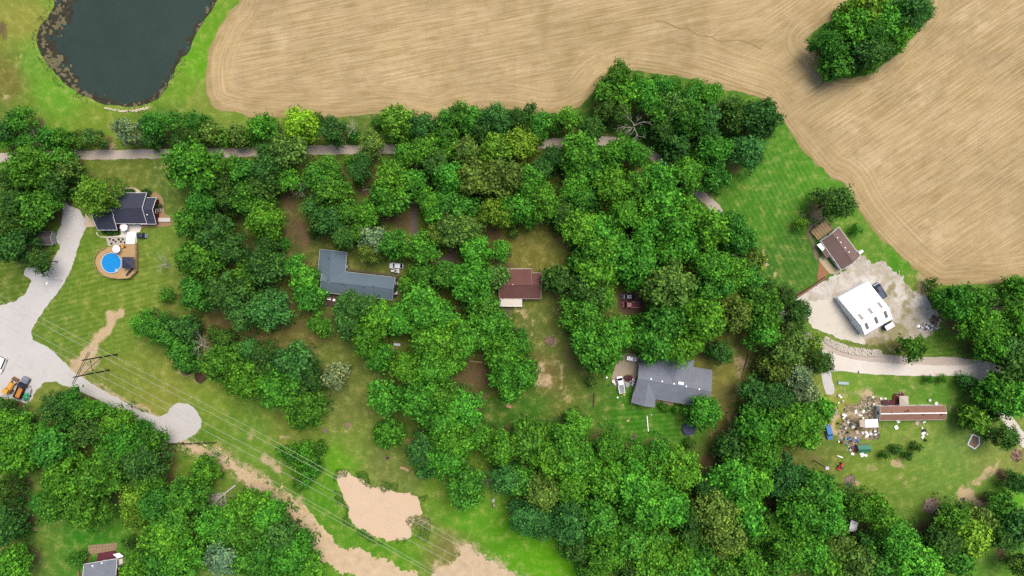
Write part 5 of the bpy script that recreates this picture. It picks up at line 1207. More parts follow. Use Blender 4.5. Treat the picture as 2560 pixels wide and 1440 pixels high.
# boards: strips clipped to the deck outline, leaving the pool hole open
def clip_poly(P, nx, ny, d):
    out = []
    for i in range(len(P)):
        a, b = P[i], P[(i + 1) % len(P)]
        da, db = a[0] * nx + a[1] * ny - d, b[0] * nx + b[1] * ny - d
        if da <= 0:
            out.append(a)
        if (da < 0) != (db < 0):
            t = da / (da - db); out.append((a[0] + (b[0] - a[0]) * t, a[1] + (b[1] - a[1]) * t))
    return out
P2 = [(q.x, q.y) for q in poly]
y0, y1 = min(q[1] for q in P2), max(q[1] for q in P2)
nb = 40
for i in range(nb):
    ya, yb = y0 + (y1 - y0) * i / nb, y0 + (y1 - y0) * (i + 1) / nb - 0.025
    s = clip_poly(clip_poly(P2, 0, -1, -ya), 0, 1, yb)
    if len(s) < 3:
        continue
    dy = min(abs(ya - pc.y), abs(yb - pc.y)) if (ya - pc.y) * (yb - pc.y) > 0 else 0
    if dy < PR:
        w = math.sqrt(PR * PR - dy * dy)
        for t in (clip_poly(s, 1, 0, pc.x - w), clip_poly(s, -1, 0, -(pc.x + w))):
            if len(t) >= 3:
                MB().prism(t, ZD - 0.08, ZD).build('plank', MAT_WOOD, deck)
    else:
        MB().prism(s, ZD - 0.08, ZD).build('plank', MAT_WOOD, deck)
skirt = MB()
for i in range(len(P2)):
    a, b = P2[i], P2[(i + 1) % len(P2)]
    dx, dy = b[0] - a[0], b[1] - a[1]; L = math.hypot(dx, dy); rz = math.atan2(dy, dx)
    skirt.box(((a[0] + b[0]) / 2, (a[1] + b[1]) / 2, 0), (L, 0.06, ZD - 0.1), rz)
    if i in (0, 1):
        continue
    MB().box(((a[0] + b[0]) / 2, (a[1] + b[1]) / 2, ZD + 0.95), (L, 0.16, 0.06), rz).build('handrail', MAT_WOODG, deck)
    MB().box(((a[0] + b[0]) / 2, (a[1] + b[1]) / 2, ZD + 0.15), (L, 0.06, 0.06), rz).build('lower_rail', MAT_WOODG, deck)
    k = max(1, int(L / 1.5))
    for j in range(k):
        MB().box((a[0] + dx * j / k, a[1] + dy * j / k, ZD - 0.3), (0.11, 0.11, 1.35), rz).build('post', MAT_WOODG, deck)
skirt.build('skirt', MAT_WOODG, deck)
pool = thing('swimming_pool', 'round blue above-ground pool set in the wooden deck', 'pool', (pc.x, pc.y, 0))
ring = [Vector((pc.x + PR * math.cos(t), pc.y + PR * math.sin(t), 0)) for t in np.linspace(0, 2 * math.pi, 40, endpoint=False)]
b = MB()
for r1_, r2_, z1, z2 in ((PR - 0.02, PR - 0.02, 0.0, ZD + 0.06), ):
    b.loft([[Vector((pc.x + r * math.cos(t), pc.y + r * math.sin(t), z)) for t in np.linspace(0, 2 * math.pi, 40, endpoint=False)] for r, z in ((PR - 0.02, 0), (PR - 0.02, ZD + 0.1), (PR - 0.26, ZD + 0.1), (PR - 0.26, 0.1))], cap=False)
b.build('rim', plain('pool_rim', alb(196, 206, 220), 0.4, 0.4, var=0.05), pool)
m = NT('pool_water'); n1 = m.noise(1.2, 3, 0.6)
m.bump(m.noise(2.0, 2, 0.5), 0.05, 0.05)
MAT_POOL = m.fin(m.mix(n1, alb(20, 134, 206), alb(34, 152, 222)), 0.08, 0.4)
MB().add([(pc.x + (PR - .25) * math.cos(t), pc.y + (PR - .25) * math.sin(t), ZD - 0.12) for t in np.linspace(0, 2 * math.pi, 40, endpoint=False)], [tuple(range(40))]).build('water', MAT_POOL, pool)
lp = G(294, 675, ZD)
b = MB()
for s in (-.3, .3):
    b.tube([(lp.x + s, lp.y - .4, ZD), (lp.x + s, lp.y - .3, ZD + .8), (lp.x + s, lp.y + .3, ZD + .8), (lp.x + s, lp.y + .5, ZD - .3)], 0.05, 6)
for z in (0.1, 0.4, 0.7):
    b.box((lp.x, lp.y - .35, ZD + z - .1), (0.65, 0.22, 0.05))
o = b.build('pool_ladder', MAT_WHITE); tag(o, 'white ladder at the lower edge of the round pool', 'ladder')

def umbrella(px, py, z0, label, r=1.3):
    p = G(px, py, z0 + 2.2)
    u = thing('umbrella', label, 'umbrella', (p.x, p.y, z0), 0.3)
    n = 8
    V = [(0, 0, 2.65)] + [(r * math.cos(t), r * math.sin(t), 2.05) for t in np.linspace(0, 2 * math.pi, n, endpoint=False)] + [(0, 0, 2.55)] + [(r * math.cos(t), r * math.sin(t), 1.95) for t in np.linspace(0, 2 * math.pi, n, endpoint=False)]
    F = [(0, 1 + i, 1 + (i + 1) % n) for i in range(n)] + [(n + 1, n + 2 + (i + 1) % n, n + 2 + i) for i in range(n)] + [(1 + i, n + 2 + i, n + 2 + (i + 1) % n, 1 + (i + 1) % n) for i in range(n)]
    MB().add(V, F).build('canopy', plain('parasol_canvas', (0.78, 0.74, 0.72), 0.8, 0.1, var=0.05), u, local=True)
    MB().tube([(0, 0, 0), (0, 0, 2.6)], 0.03, 6).build('pole', MAT_STEEL, u, local=True)
    MB().tube([(0, 0, 0), (0, 0, 0.08)], 0.3, 10).build('base', MAT_DARK, u, local=True)
umbrella(289.7, 622.5, ZD, 'white octagonal parasol on the pool deck')
umbrella(308.4, 568, 0.07, 'white octagonal parasol on the patio against the navy-roofed house')
def patio_set(px, py, z, label):
    p = G(px, py, z)
    t = thing('patio_table', label, 'table', (p.x, p.y, z))
    MB().tube([(0, 0, 0.7), (0, 0, 0.75)], 0.6, 12).build('tabletop', MAT_DARK, t, local=True)
    MB().tube([(0, 0, 0.0), (0, 0, 0.7)], 0.06, 6).build('leg', MAT_DARK, t, local=True)
patio_set(310, 570, 0.07, 'dark round table under the patio parasol')
def chair(px, py, z, rz, label, mat=None):
    p = G(px, py, z)
    c = thing('patio_chair', label, 'chair', (p.x, p.y, z), rz)
    mm = mat or MAT_DARK
    MB().box((0, 0, .38), (.55, .55, .08)).build('seat', mm, c, local=True)
    MB().box((-.26, 0, .46), (.07, .55, .5)).build('backrest', mm, c, local=True)
    for sx in (-1, 1):
        for sy in (-1, 1):
            MB().box((sx * .23, sy * .23, 0), (.06, .06, .38)).build('leg', mm, c, local=True)
chair(316, 573, .07, 3.14, 'dark patio chair right of the patio parasol')
chair(302, 573, .07, 0, 'dark patio chair left of the patio parasol')
# gazebo
gz = thing('gazebo', 'navy pyramid canopy covering the right side of the pool deck', 'gazebo', G(319, 656, ZD))
zc_ = ZD + 2.1
cs = [G(305.5, 642.2, zc_), G(334.5, 643, zc_), G(334.5, 671.5, zc_), G(305.5, 670.5, zc_)]
ap = sum(cs, Vector()) / 4; ap = Vector((ap.x, ap.y, zc_ + 0.95))
for i in range(4):
    a, b_ = cs[i], cs[(i + 1) % 4]
    MB().add([a, b_, ap, a - Vector((0, 0, .1)), b_ - Vector((0, 0, .1)), ap - Vector((0, 0, .1))], [(0, 1, 2), (5, 4, 3), (0, 3, 4, 1), (1, 4, 5, 2), (2, 5, 3, 0)]).build('canopy_panel', plain('navy_canopy', alb(58, 60, 82), 0.7, 0.3, var=0.12), gz)
for a in cs:
    q = lerp(a, ap, 0.06)
    MB().box((q.x, q.y, ZD), (.1, .1, 2.1)).build('post', MAT_DARK, gz)
def lounger(px, py, rz, z, label):
    p = G(px, py, z)
    l = thing('sun_lounger', label, 'sun lounger', (p.x, p.y, z), rz)
    MB().box((-.15, 0, .3), (1.3, .62, .08)).build('seat', MAT_DARK, l, local=True)
    MB().box((.75, 0, .38), (.7, .62, .07), ry=-0.5).build('backrest', MAT_DARK, l, local=True)
    for sx in (-.7, .45):
        for sy in (-.25, .25):
            MB().box((sx, sy, 0), (.06, .06, .32)).build('leg', MAT_DARK, l, local=True)
lounger(321, 684, math.radians(50), ZD, 'dark sun lounger at the cut corner of the pool deck, lower one')
lounger(328, 677, math.radians(50), ZD, 'dark sun lounger at the cut corner of the pool deck, upper one')
p = G(308, 617, ZD); o = thing('side_table', 'orange-topped wooden side table beside the deck parasol', 'table', (p.x, p.y, ZD))
MB().box((0, 0, .5), (.75, .75, .06)).build('tabletop', plain('amber_top', alb(230, 170, 60), 0.5, 0.3), o, local=True)
for sx in (-.3, .3):
    for sy in (-.3, .3):
        MB().box((sx, sy, 0), (.07, .07, .5)).build('leg', MAT_WOODR, o, local=True)
chair(303, 617, ZD, 0, 'brown wooden deck chair between parasol and orange table', MAT_WOODR)
chair(313, 617, ZD, 3.14, 'brown wooden deck chair right of the orange table', MAT_WOODR)
for k in range(5):
    p = G(318 + 11.5, 583 + k * 6, 0)
    o = MB().box((p.x, p.y, 0.08), (2.9, .72, .12 + .2 * k)).build('concrete_step', MAT_WHITE)
    tag(o, 'white concrete step from the patio to the pool deck, %s from the top' % ORD[k], 'step', 'white steps up to the pool deck')
for k, (x, y) in enumerate([(275, 597), (284, 600), (290, 604), (298, 598), (303, 604), (313, 606), (319, 600), (280, 609), (308, 598)]):
    p = G(x, y)
    o = bpy.data.objects.new('bed_plant', SHRUB[k % 4][2]); COL.objects.link(o)
    o.location = (p.x, p.y, 0.05); o.scale = (0.17,) * 3; o.color = (0.05, 0.05, 0.03, 1)
    tag(o, 'small dark plant in the pale stone bed above the pool, %s from the left' % ORD[sorted([275, 284, 290, 298, 303, 313, 319, 280, 308]).index(x)], 'plant', 'plants in the stone bed')
for k, (x, y, s) in enumerate([(262, 581, .4), (272, 583, .4), (282, 584, .38), (296, 582, .35), (312, 478, .5), (325, 478, .5), (334, 478, .45), (365, 481, .6), (372, 482, .6), (400, 516, .5)]):
    p = G(x, y)
    o = bpy.data.objects.new('clipped_bush', SHRUB[k % 4][2]); COL.objects.link(o)
    o.location = (p.x, p.y, 0.05); o.scale = (s, s, s * .8); o.color = (0.03, 0.085, 0.02, 1)
    side = 'below' if y > 560 else ('above' if y < 500 else 'right of')
    row = sorted(v[0] for v in [(262, 581), (272, 583), (282, 584), (296, 582), (312, 478), (325, 478), (334, 478), (365, 481), (372, 482), (400, 516)] if ('below' if v[1] > 560 else ('above' if v[1] < 500 else 'right of')) == side)
    tag(o, ('only' if len(row) == 1 else ORD[row.index(x)] + ' from left') + ' clipped bush %s the navy-roofed house' % side, 'bush', 'bushes around the navy-roofed house')

# ---- shed at the left wood
h = thing('shed', 'brown-roofed shed with white door end under the trees at the left lot', 'shed', G(115, 598))
gable(h, [(91, 581), (131, 578), (131, 612), (91, 612)], 2.3, 3.5, ROOF_SHED, MAT_GREYW, MAT_TRIM, win=False, over=.25)
p = G(135, 600, 0)
MB().box((p.x - .4, p.y, 0.1), (.12, 2.6, 2.0)).build('door', MAT_WHITE, h)

# ---- blue-grey L-shaped house
h = thing('house', 'blue-grey L-shaped house in the wood left of centre', 'house', G(895, 700))
gable(h, [(808, 673), (988, 693.5), (981.7, 750.4), (801.6, 730)], 2.7, 4.5, ROOF_BLUE, MAT_TANW, MAT_TRIM, doors=(.7, .3))
gable(h, [(868, 631), (861.5, 690), (794.5, 682), (800, 623)], 2.7, 4.45, ROOF_BLUE, MAT_TANW, MAT_TRIM, ext1=2.6, win=False)
for k, (x, y, r) in enumerate([(822, 646, .16), (820.5, 699.5, .22), (856.5, 711, .2), (866, 711.5, .14), (861, 715.5, .1), (909, 718, .2), (933, 716, .2)]):
    vent(h, x, y, 4.2, r, 0.25, MAT_DARK)
dk = thing('deck', 'dark brown wooden deck below the blue-grey house', 'deck', G(830, 748))
A, B, C_, D = [G(*q, .5) for q in ((799, 732), (862, 740), (844, 768), (806, 762))]
for i in range(14):
    t0, t1 = i / 14, (i + .92) / 14
    MB().prism([lerp(A, D, t0), lerp(B, C_, t0), lerp(B, C_, t1), lerp(A, D, t1)], .42, .5).build('plank', MAT_WOODD, dk)
MB().prism([lerp(A, C_, .04), lerp(B, D, .04), lerp(C_, A, .04), lerp(D, B, .04)], 0, .41).build('frame', MAT_WOODD, dk)
for k, (x, y, sx, sy, nm, lb, ct, mt) in enumerate([(823, 747, 1.2, .7, 'garden_bench', 'white bench on the dark deck below the blue-grey house', 'bench', MAT_WHITE), (836, 750, .8, .7, 'garden_table', 'small white table on the dark deck below the blue-grey house', 'table', MAT_WHITE), (820, 736, 1.2, .6, 'planter', 'tan planter box at the wall of the dark deck', 'planter', MAT_WOODG)]):
    p = G(x, y, .5)
    o = thing(nm, lb, ct, (p.x, p.y, .5), -.12)
    MB().box((0, 0, .4), (sx, sy, .08)).build('top', mt, o, local=True)
    for ax in (-1, 1):
        for ay in (-1, 1):
            MB().box((ax * sx * .42, ay * sy * .4, 0), (.07, .07, .4)).build('leg', mt, o, local=True)
    if k == 0:
        MB().box((0, sy * .45, .48), (sx, .08, .5)).build('backrest', mt, o, local=True)
wl = MB()
A, B = G(868, 674), G(1003, 690)
d_ = (B - A); L = d_.length; rz = math.atan2(d_.y, d_.x)
o = MB().box(((A.x + B.x) / 2, (A.y + B.y) / 2, 0), (L, .7, .7), rz).build('retaining_wall', plain('mossy_stone', alb(104, 98, 72), .95, .1, var=.35)); tag(o, 'low mossy retaining wall above the blue-grey house', 'wall')
for k, (x, y) in enumerate([(992, 700), (992, 708), (991, 716), (990, 724), (989, 732), (988, 740)]):
    p = G(x, y)
    b = MB(); rr = random.Random(k)
    for j in range(7):
        b.box((p.x + rr.uniform(-.6, .6), p.y + rr.uniform(-.5, .5), 0.02), (rr.uniform(.2, .6), rr.uniform(.15, .5), rr.uniform(.3, .9)), rr.uniform(0, 3))
    o = b.build('junk_heap', [MAT_DARK, MAT_STEEL, MAT_NAVY][k % 3]); tag(o, 'heap of stored junk at the right end of the blue-grey house, %s from the top' % ORD[k], 'junk heap', 'junk along the blue-grey house')

# ---- red-roofed house
h = thing('house', 'red-brown roofed house with cream porch roof in the clearing', 'house', G(1305, 712))
gable(h, [(1248, 682.3), (1352.8, 682.3), (1352, 747), (1248, 746)], 2.7, 4.7, ROOF_RED, MAT_TANW, MAT_TRIM, frac=0.46, doors=(.2, .8))
A, B, C_, D = G(1271.7, 672.2, 3.4), G(1328.3, 672.2, 3.4), G(1328.3, 713, 4.85), G(1271.7, 713, 4.85)
rx = MB().slab([A, B, C_, D], .2).build('upper_roof', ROOF_RED, h)
MB().slab([A + Vector((0, .12, .02)), B + Vector((0, .12, .02)), B + Vector((0, -.03, .02)), A + Vector((0, -.03, .02))], .24).build('fascia', MAT_TRIM, rx)
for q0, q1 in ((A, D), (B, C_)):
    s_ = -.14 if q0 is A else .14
    MB().slab([q0 + Vector((0, 0, .02)), q1 + Vector((0, 0, .02)), q1 + Vector((s_, 0, .02)), q0 + Vector((s_, 0, .02))], .3).build('fascia', plain('reddish_trim', (.2, .12, .12), .8, .2), rx)  # reddish side trim, darker than the pale front trim
MB().prism([(A.x + .3, A.y - .4), (B.x - .3, B.y - .4), (B.x - .3, C_.y), (A.x + .3, C_.y)], 0, 3.15).build('extension_wall', MAT_TANW, h)
vent(h, 1282, 711.5, 4.8, .2, .25, MAT_TRIM)
pr = thing('porch_roof', 'cream ribbed metal porch roof below the red-roofed house', 'porch roof', G(1276, 755))
A, B, C_, D = G(1252, 744.5, 2.5), G(1305.6, 745, 2.5), G(1305.2, 765.5, 2.2), G(1243, 765, 2.2)
for i in range(11):
    t0, t1 = i / 11, (i + .97) / 11
    MB().slab([lerp(A, B, t0), lerp(A, B, t1), lerp(D, C_, t1), lerp(D, C_, t0)], .06).build('panel', MAT_CREAM, pr)
MB().slab([D + Vector((0, -.0, .02)), C_ + Vector((0, 0, .02)), C_ + Vector((0, -.12, .02)), D + Vector((0, -.12, .02))], .14).build('gutter', MAT_WHITE, pr)
for q in (D, C_, lerp(D, C_, .5)):
    MB().box((q.x, q.y + .2, 0), (.12, .12, 2.15)).build('post', MAT_WHITE, pr)
p = G(1309, 748.5); o = MB().box((p.x, p.y, 0.02), (.8, .8, .8)).build('grill', MAT_DARK); tag(o, 'dark grill beside the cream porch roof', 'grill')
fw = thing('well_frame', 'dark timber frame leaning at the upper right corner of the red-roofed house', 'timber frame', G(1345, 680))
MB().tube([G(1349.5, 671, .1), G(1349.5, 681, 1.8)], .08, 6).build('beam', MAT_DARK, fw)
MB().tube([G(1330, 672, .1), G(1349, 679, .3)], .08, 6).build('rail', MAT_WOODG, fw)

# ---- large grey house
h = thing('house', 'large grey-roofed house with three gables and white roof vents', 'house', G(1680, 955))
gable(h, [(1600, 894), (1780, 926), (1765, 1019), (1585, 988)], 2.8, 5.2, ROOF_GREY, MAT_GREYW, MAT_GREYW, frac=0.53, doors=(None, .55))
gable(h, [(1652, 888), (1640, 962), (1724, 975), (1736, 903)][::-1] if False else [(1735, 902), (1722, 968), (1638, 954), (1649, 888)], 2.8, 5.0, ROOF_GREY, MAT_GREYW, MAT_GREYW, win=False, ext1=0.1)
gable(h, [(1642, 970), (1636, 1018), (1578.5, 1006), (1589, 958)], 2.8, 4.9, ROOF_GREY, MAT_GREYW, MAT_GREYW, win=False, ext0=.9)
for x, y in ((1627, 947), (1655, 953), (1684.5, 959), (1715, 965.5), (1747.5, 972.5)):
    vent(h, x, y, 5.0, .26, .3, MAT_WHITE)
p = G(1702, 958, 5.2)
sk = MB().box((p.x, p.y, 4.7), (1.7, .8, .75), -.18).build('chimney', MAT_WHITE, h)
for k in (-1, 0, 1):
    MB().tube([(p.x + k * .42, p.y - k * .08, 5.4), (p.x + k * .42, p.y - k * .08, 5.5)], .14, 8).build('flue', MAT_DARK, sk)
dk = thing('porch', 'tan porch slab below the large grey house', 'porch', G(1662, 1003))
MB().prism([G(1642, 993), G(1684, 1003), G(1682, 1014), G(1640, 1004)], 0, .3).build('slab', MAT_TANW, dk)

# ---- brown-roofed house by the field
h = thing('house', 'brown-roofed white house standing diagonally beside the field', 'house', G(2100, 622))
gable(h, [(2052, 602), (2103.6, 675), (2151, 640), (2096.7, 567.4)], 2.6, 4.3, ROOF_BRWN, MAT_WHITE, MAT_WHITE, frac=0.5, over=.3, doors=(.45, None))
for x, y in ((2092.5, 594.5), (2101, 606), (2112, 619.5), (2121.5, 630.5)):
    vent(h, x, y, 4.2, .2, .25, MAT_WHITE)
p = G(2152, 630, 3.0)
MB().box((p.x, p.y, 0), (1.5, .8, 3.2), .6).build('chimney', MAT_WHITE, h)
MB().slab([G(2052, 607, 2.4), G(2063, 622, 2.4), G(2057, 629, 2.1), G(2042, 612, 2.1)], .1).build('porch_roof', MAT_WHITE, h)
MB().slab([G(2062, 621, 2.4), G(2076, 640, 2.4), G(2066, 646, 2.1), G(2055, 630, 2.1)], .1).build('entry_roof', ROOF_BRWN, h)
dk = thing('deck', 'fenced golden wooden deck at the upper end of the brown-roofed house', 'deck', G(2055, 575))
A, B, C_, D = [G(*q, .6) for q in ((2026, 578), (2063, 549), (2083, 573), (2045, 600))]
for i in range(18):
    t0, t1 = i / 18, (i + .93) / 18
    MB().prism([lerp(A, B, t0), lerp(A, B, t1), lerp(D, C_, t1), lerp(D, C_, t0)], .52, .6).build('plank', MAT_WOODG if i % 3 else MAT_WOOD, dk)
MB().prism([lerp(A, C_, .04), lerp(B, D, .04), lerp(C_, A, .04), lerp(D, B, .04)], 0, .5).build('frame', MAT_WOODD, dk)
for q0, q1 in ((A, B), (B, C_), (D, A)):
    dd = q1 - q0; L = dd.length; rz = math.atan2(dd.y, dd.x); mid = (q0 + q1) / 2
    MB().box((mid.x, mid.y, 1.5), (L, .16, .06), rz).build('handrail', MAT_WOODG, dk)
    for j in range(int(L / 1.6) + 1):
        c = lerp(q0, q1, j / (int(L / 1.6) + .001))
        MB().box((c.x, c.y, 0.1), (.12, .12, 1.4), rz).build('post', MAT_WOODG, dk)
for k, (a_, b_, lb) in enumerate([((1999, 546), (2036, 517), 'upper wooden rail fence left of the dark tree by the field'), ((2020, 538), (2038, 523), 'short wooden rail fence beside the dark tree by the field')]):
    f_ = thing('rail_fence', lb, 'fence', G(*a_))
    A, B = G(*a_), G(*b_)
    for z in (.5, 1.0):
        MB().tube([A + Vector((0, 0, z)), B + Vector((0, 0, z))], .08, 6).build('rail', MAT_WOODG, f_)
    n = 4
    for j in range(n + 1):
        c = lerp(A, B, j / n)
        MB().box((c.x, c.y, -.05), (.15, .15, 1.25)).build('post', MAT_WOODG, f_)
o = thing('retaining_wall', 'low brown timber retaining wall at the upper edge of the barn yard', 'wall', G(2030, 722))
A, B = G(1991, 746), G(2068, 694)
for k in range(3):
    dd = B - A; rz = math.atan2(dd.y, dd.x); mid = (A + B) / 2
    n_ = Vector((-dd.y, dd.x, 0)).normalized()
    mid = mid + n_ * (.28 * k)
    MB().box((mid.x, mid.y, 0.0), (dd.length - .6 * k, .26, .25 + .22 * k), rz).build('timber', [MAT_WOODD, MAT_WOODG, MAT_WOODR][k], o)

# ---- white barn
h = thing('barn', 'large white metal barn with six dark skylights', 'barn', G(2160, 770))
ZE, ZR = 3.2, 5.2
A, B, C_, D = G(2094.7, 744.2, ZE), G(2169.6, 703.3, ZE), G(2231.8, 796.7, ZE), G(2161.8, 837.5, ZE)
R0, R1 = G(2152, 812.5, ZR), G(2221.7, 769, ZR)
nP = 13
for i in range(nP):
    t0, t1 = i / nP, (i + 1) / nP
    dz = Vector((0, 0, .0 if i % 2 else .035))
    MB().slab([lerp(A, B, t0) + dz, lerp(A, B, t1) + dz, lerp(R0, R1, t1) + dz, lerp(R0, R1, t0) + dz], .12).build('roof_panel', MAT_WMETAL, h)
    MB().slab([lerp(R0, R1, t0) + dz, lerp(R0, R1, t1) + dz, lerp(D, C_, t1) + dz, lerp(D, C_, t0) + dz], .12).build('roof_panel', MAT_WMETAL, h)
MB().slab([R0 + Vector((-.15, .2, .09)), R1 + Vector((-.15, .2, .09)), R1 + Vector((.15, -.2, .06)), R0 + Vector((.15, -.2, .06))], .06).build('ridge_cap', MAT_WHITE, h)
ctr = (A + B + C_ + D) / 4
wa = [lerp(p_, ctr, .012) for p_ in (A, B, C_, D)]
q0, q1 = lerp(R0, ctr, .012), lerp(R1, ctr, .012)
V = [(p_.x, p_.y, -.05) for p_ in wa] + [(p_.x, p_.y, ZE - .14) for p_ in wa] + [(q0.x, q0.y, ZR - .16), (q1.x, q1.y, ZR - .16)]
wall = MB().add(V, [(0, 1, 5, 4), (2, 3, 7, 6), (1, 2, 6, 9, 5), (3, 0, 4, 8, 7)]).build('wall', plain('barn_siding', (.72, .76, .8), .5, .3, var=.05), h)
for fr in (.16, .5, .84):
    for side in (0, 1):
        t0, t1 = fr - .045, fr + .045
        if side == 0:
            k0, k1 = .70, .90
            Q = [lerp(lerp(A, B, t0), lerp(R0, R1, t0), k0), lerp(lerp(A, B, t1), lerp(R0, R1, t1), k0), lerp(lerp(A, B, t1), lerp(R0, R1, t1), k1), lerp(lerp(A, B, t0), lerp(R0, R1, t0), k1)]
        else:
            k0, k1 = .06, .66
            Q = [lerp(lerp(R0, R1, t0), lerp(D, C_, t0), k0), lerp(lerp(R0, R1, t1), lerp(D, C_, t1), k0), lerp(lerp(R0, R1, t1), lerp(D, C_, t1), k1), lerp(lerp(R0, R1, t0), lerp(D, C_, t0), k1)]
        MB().slab([q_ + Vector((0, 0, .09)) for q_ in Q], .07).build('skylight', plain('skylight_panel', alb(130, 118, 116), .4, .4, var=.1), h)
for t in (.25, .62):
    c = lerp(wa[3], wa[0], t); dd = wa[0] - wa[3]; rz = math.atan2(dd.y, dd.x)
    out = Vector((dd.y, -dd.x, 0)).normalized()
    if out.dot(c - ctr) < 0:
        out = -out
    MB().box((c.x + out.x * .05, c.y + out.y * .05, 0.05), (3.2, .12, 2.5), rz).build('roller_door', MAT_WHITE, h)
b = MB(); rr = random.Random(3)

# ---- brown mobile home
h = thing('mobile_home', 'long brown-roofed single-wide mobile home with a white ridge stripe', 'mobile home', G(2281, 1032))
a_, b_, c_, d_, r0, r1 = gable(h, [(2199.8, 1015.8), (2362.5, 1013.5), (2364, 1049), (2198.8, 1051)], 2.8, 3.5, ROOF_RUST, MAT_WHITE, MAT_TRIM, frac=.5, over=.15, doors=(.35, .75))
MB().slab([r0 + Vector((-.1, .16, .08)), r1 + Vector((.1, .16, .08)), r1 + Vector((.1, -.16, .08)), r0 + Vector((-.1, -.16, .08))], .05).build('ridge_stripe', MAT_WHITE, h)
for x, y in ((2228.5, 1032), (2263, 1028.5), (2269.5, 1026), (2308, 1036.5), (2353, 1036)):
    vent(h, x, y, 3.3, .22, .3, MAT_DARK)
pr = thing('porch', 'beige pyramid-roofed porch on the upper side of the mobile home', 'porch', G(2260, 1002))
cs = [G(2248.5, 990, 2.6), G(2271, 990, 2.6), G(2271.5, 1013.5, 2.6), G(2249, 1014, 2.6)]
ap = sum(cs, Vector()) / 4 + Vector((0, 0, .6))
for i in range(4):
    a, b2 = cs[i], cs[(i + 1) % 4]
    MB().add([a, b2, ap, a - Vector((0, 0, .1)), b2 - Vector((0, 0, .1)), ap - Vector((0, 0, .1))], [(0, 1, 2), (5, 4, 3), (0, 3, 4, 1), (1, 4, 5, 2), (2, 5, 3, 0)]).build('roof_panel', plain('beige_shingle', alb(200, 188, 170), .9, .1), pr)
for q in cs:
    q2 = lerp(q, ap, .08); MB().box((q2.x, q2.y, 0), (.12, .12, 2.6)).build('post', MAT_WHITE, pr)
dk = thing('deck', 'red-stained deck and steps wrapped around the beige porch', 'deck', G(2240, 1000))
for i in range(9):
    t0, t1 = i / 9, (i + .93) / 9
    A, B, C_, D = [G(*q, .7) for q in ((2236, 985), (2262, 981), (2250, 1013), (2230, 1013))]
    MB().prism([lerp(A, B, t0), lerp(A, B, t1), lerp(D, C_, t1), lerp(D, C_, t0)], .6, .7).build('plank', MAT_WOODR, dk)
for i in range(5):
    A, B = G(2206 + i * 5, 1000, .6), G(2210.5 + i * 5, 1013, .6)
    MB().prism([(A.x, A.y), (B.x, A.y), (B.x, B.y), (A.x, B.y)], .5, .6).build('plank', plain('maroon_board', alb(96, 64, 64), .9, .1, var=.3), dk)
for i in range(3):
    A = G(2240 + i * 8, 983 - i, .7); MB().box((A.x, A.y, 0), (.12, .12, 1.6)).build('post', MAT_WHITE, dk)
lt = thing('lean_to', 'white and beige sheet-metal lean-to left of the mobile home', 'lean-to', G(2175, 1058))
A, B, C_, D = G(2162.5, 1049, 2.5), G(2194.5, 1047, 2.5), G(2196.5, 1068, 2.2), G(2164, 1069, 2.2)
for i in range(4):
    t0, t1 = i / 4, (i + .97) / 4
    MB().slab([lerp(A, B, t0), lerp(A, B, t1), lerp(D, C_, t1), lerp(D, C_, t0)], .06).build('roof_sheet', MAT_WHITE, lt)
A2, B2, C2, D2 = G(2148.6, 1050, 2.5), G(2162, 1049.2, 2.5), G(2163.4, 1069, 2.2), G(2150, 1067, 2.2)
MB().slab([A2, B2, C2, D2], .06).build('roof_sheet', plain('beige_sheet', alb(204, 184, 164), .8, .2), lt)
for q in (A, B, C_, D, A2, D2):
    MB().box((q.x * .999, q.y * .999, 0), (.1, .1, 2.2)).build('post', MAT_WOODG, lt)
h = thing('shed', 'small shed with a green ribbed metal roof beside the scrap yard', 'shed', G(2160, 1122))
ZE = 2.0
A, B, C_, D = G(2143.5, 1113, ZE), G(2175.5, 1111.5, ZE), G(2176.5, 1131, ZE), G(2146, 1132, ZE)
R0, R1 = lerp(A, D, .5), lerp(B, C_, .5); R0.z = R1.z = 2.7
GRN = plain('green_metal', alb(52, 128, 96), .5, .4, var=.08)
for i in range(6):
    t0, t1 = i / 6, (i + .96) / 6
    MB().slab([lerp(A, B, t0), lerp(A, B, t1), lerp(R0, R1, t1), lerp(R0, R1, t0)], .05).build('roof_panel', GRN, h)
    MB().slab([lerp(R0, R1, t0), lerp(R0, R1, t1), lerp(D, C_, t1), lerp(D, C_, t0)], .05).build('roof_panel', GRN, h)
wc = (A + B + C_ + D) / 4
wa = [lerp(p_, wc, .07) for p_ in (A, B, C_, D)]
V = [(p_.x, p_.y, -.05) for p_ in wa] + [(p_.x, p_.y, ZE) for p_ in wa] + [(lerp(R0, wc, .07).x, lerp(R0, wc, .07).y, 2.6), (lerp(R1, wc, .07).x, lerp(R1, wc, .07).y, 2.6)]
MB().add(V, [(0, 1, 5, 4), (2, 3, 7, 6), (1, 2, 6, 9, 5), (3, 0, 4, 8, 7)]).build('wall', MAT_TANW, h)
# ---- small white flat-roofed shed in the lower right wood
h = thing('shed', 'small white flat-roofed shed in the wood at the lower right', 'shed', G(2134, 1315))
Q = [G(2127.7, 1299.8, 2.3), G(2146, 1306, 2.3), G(2140.8, 1330.9, 2.3), G(2122.8, 1327, 2.3)]
MB().slab(Q, .12).build('roof', MAT_WMETAL, h)
c = sum(Q, Vector()) / 4
MB().prism([lerp(q, c, .06) for q in Q], -.05, 2.17).build('wall', plain('blue_siding', alb(90, 110, 150), .7, .2), h)
for x, y in ((2129, 1320), (2135, 1326), (2137, 1309)):
    vent(h, x, y, 2.3, .1, .12, MAT_DARK)

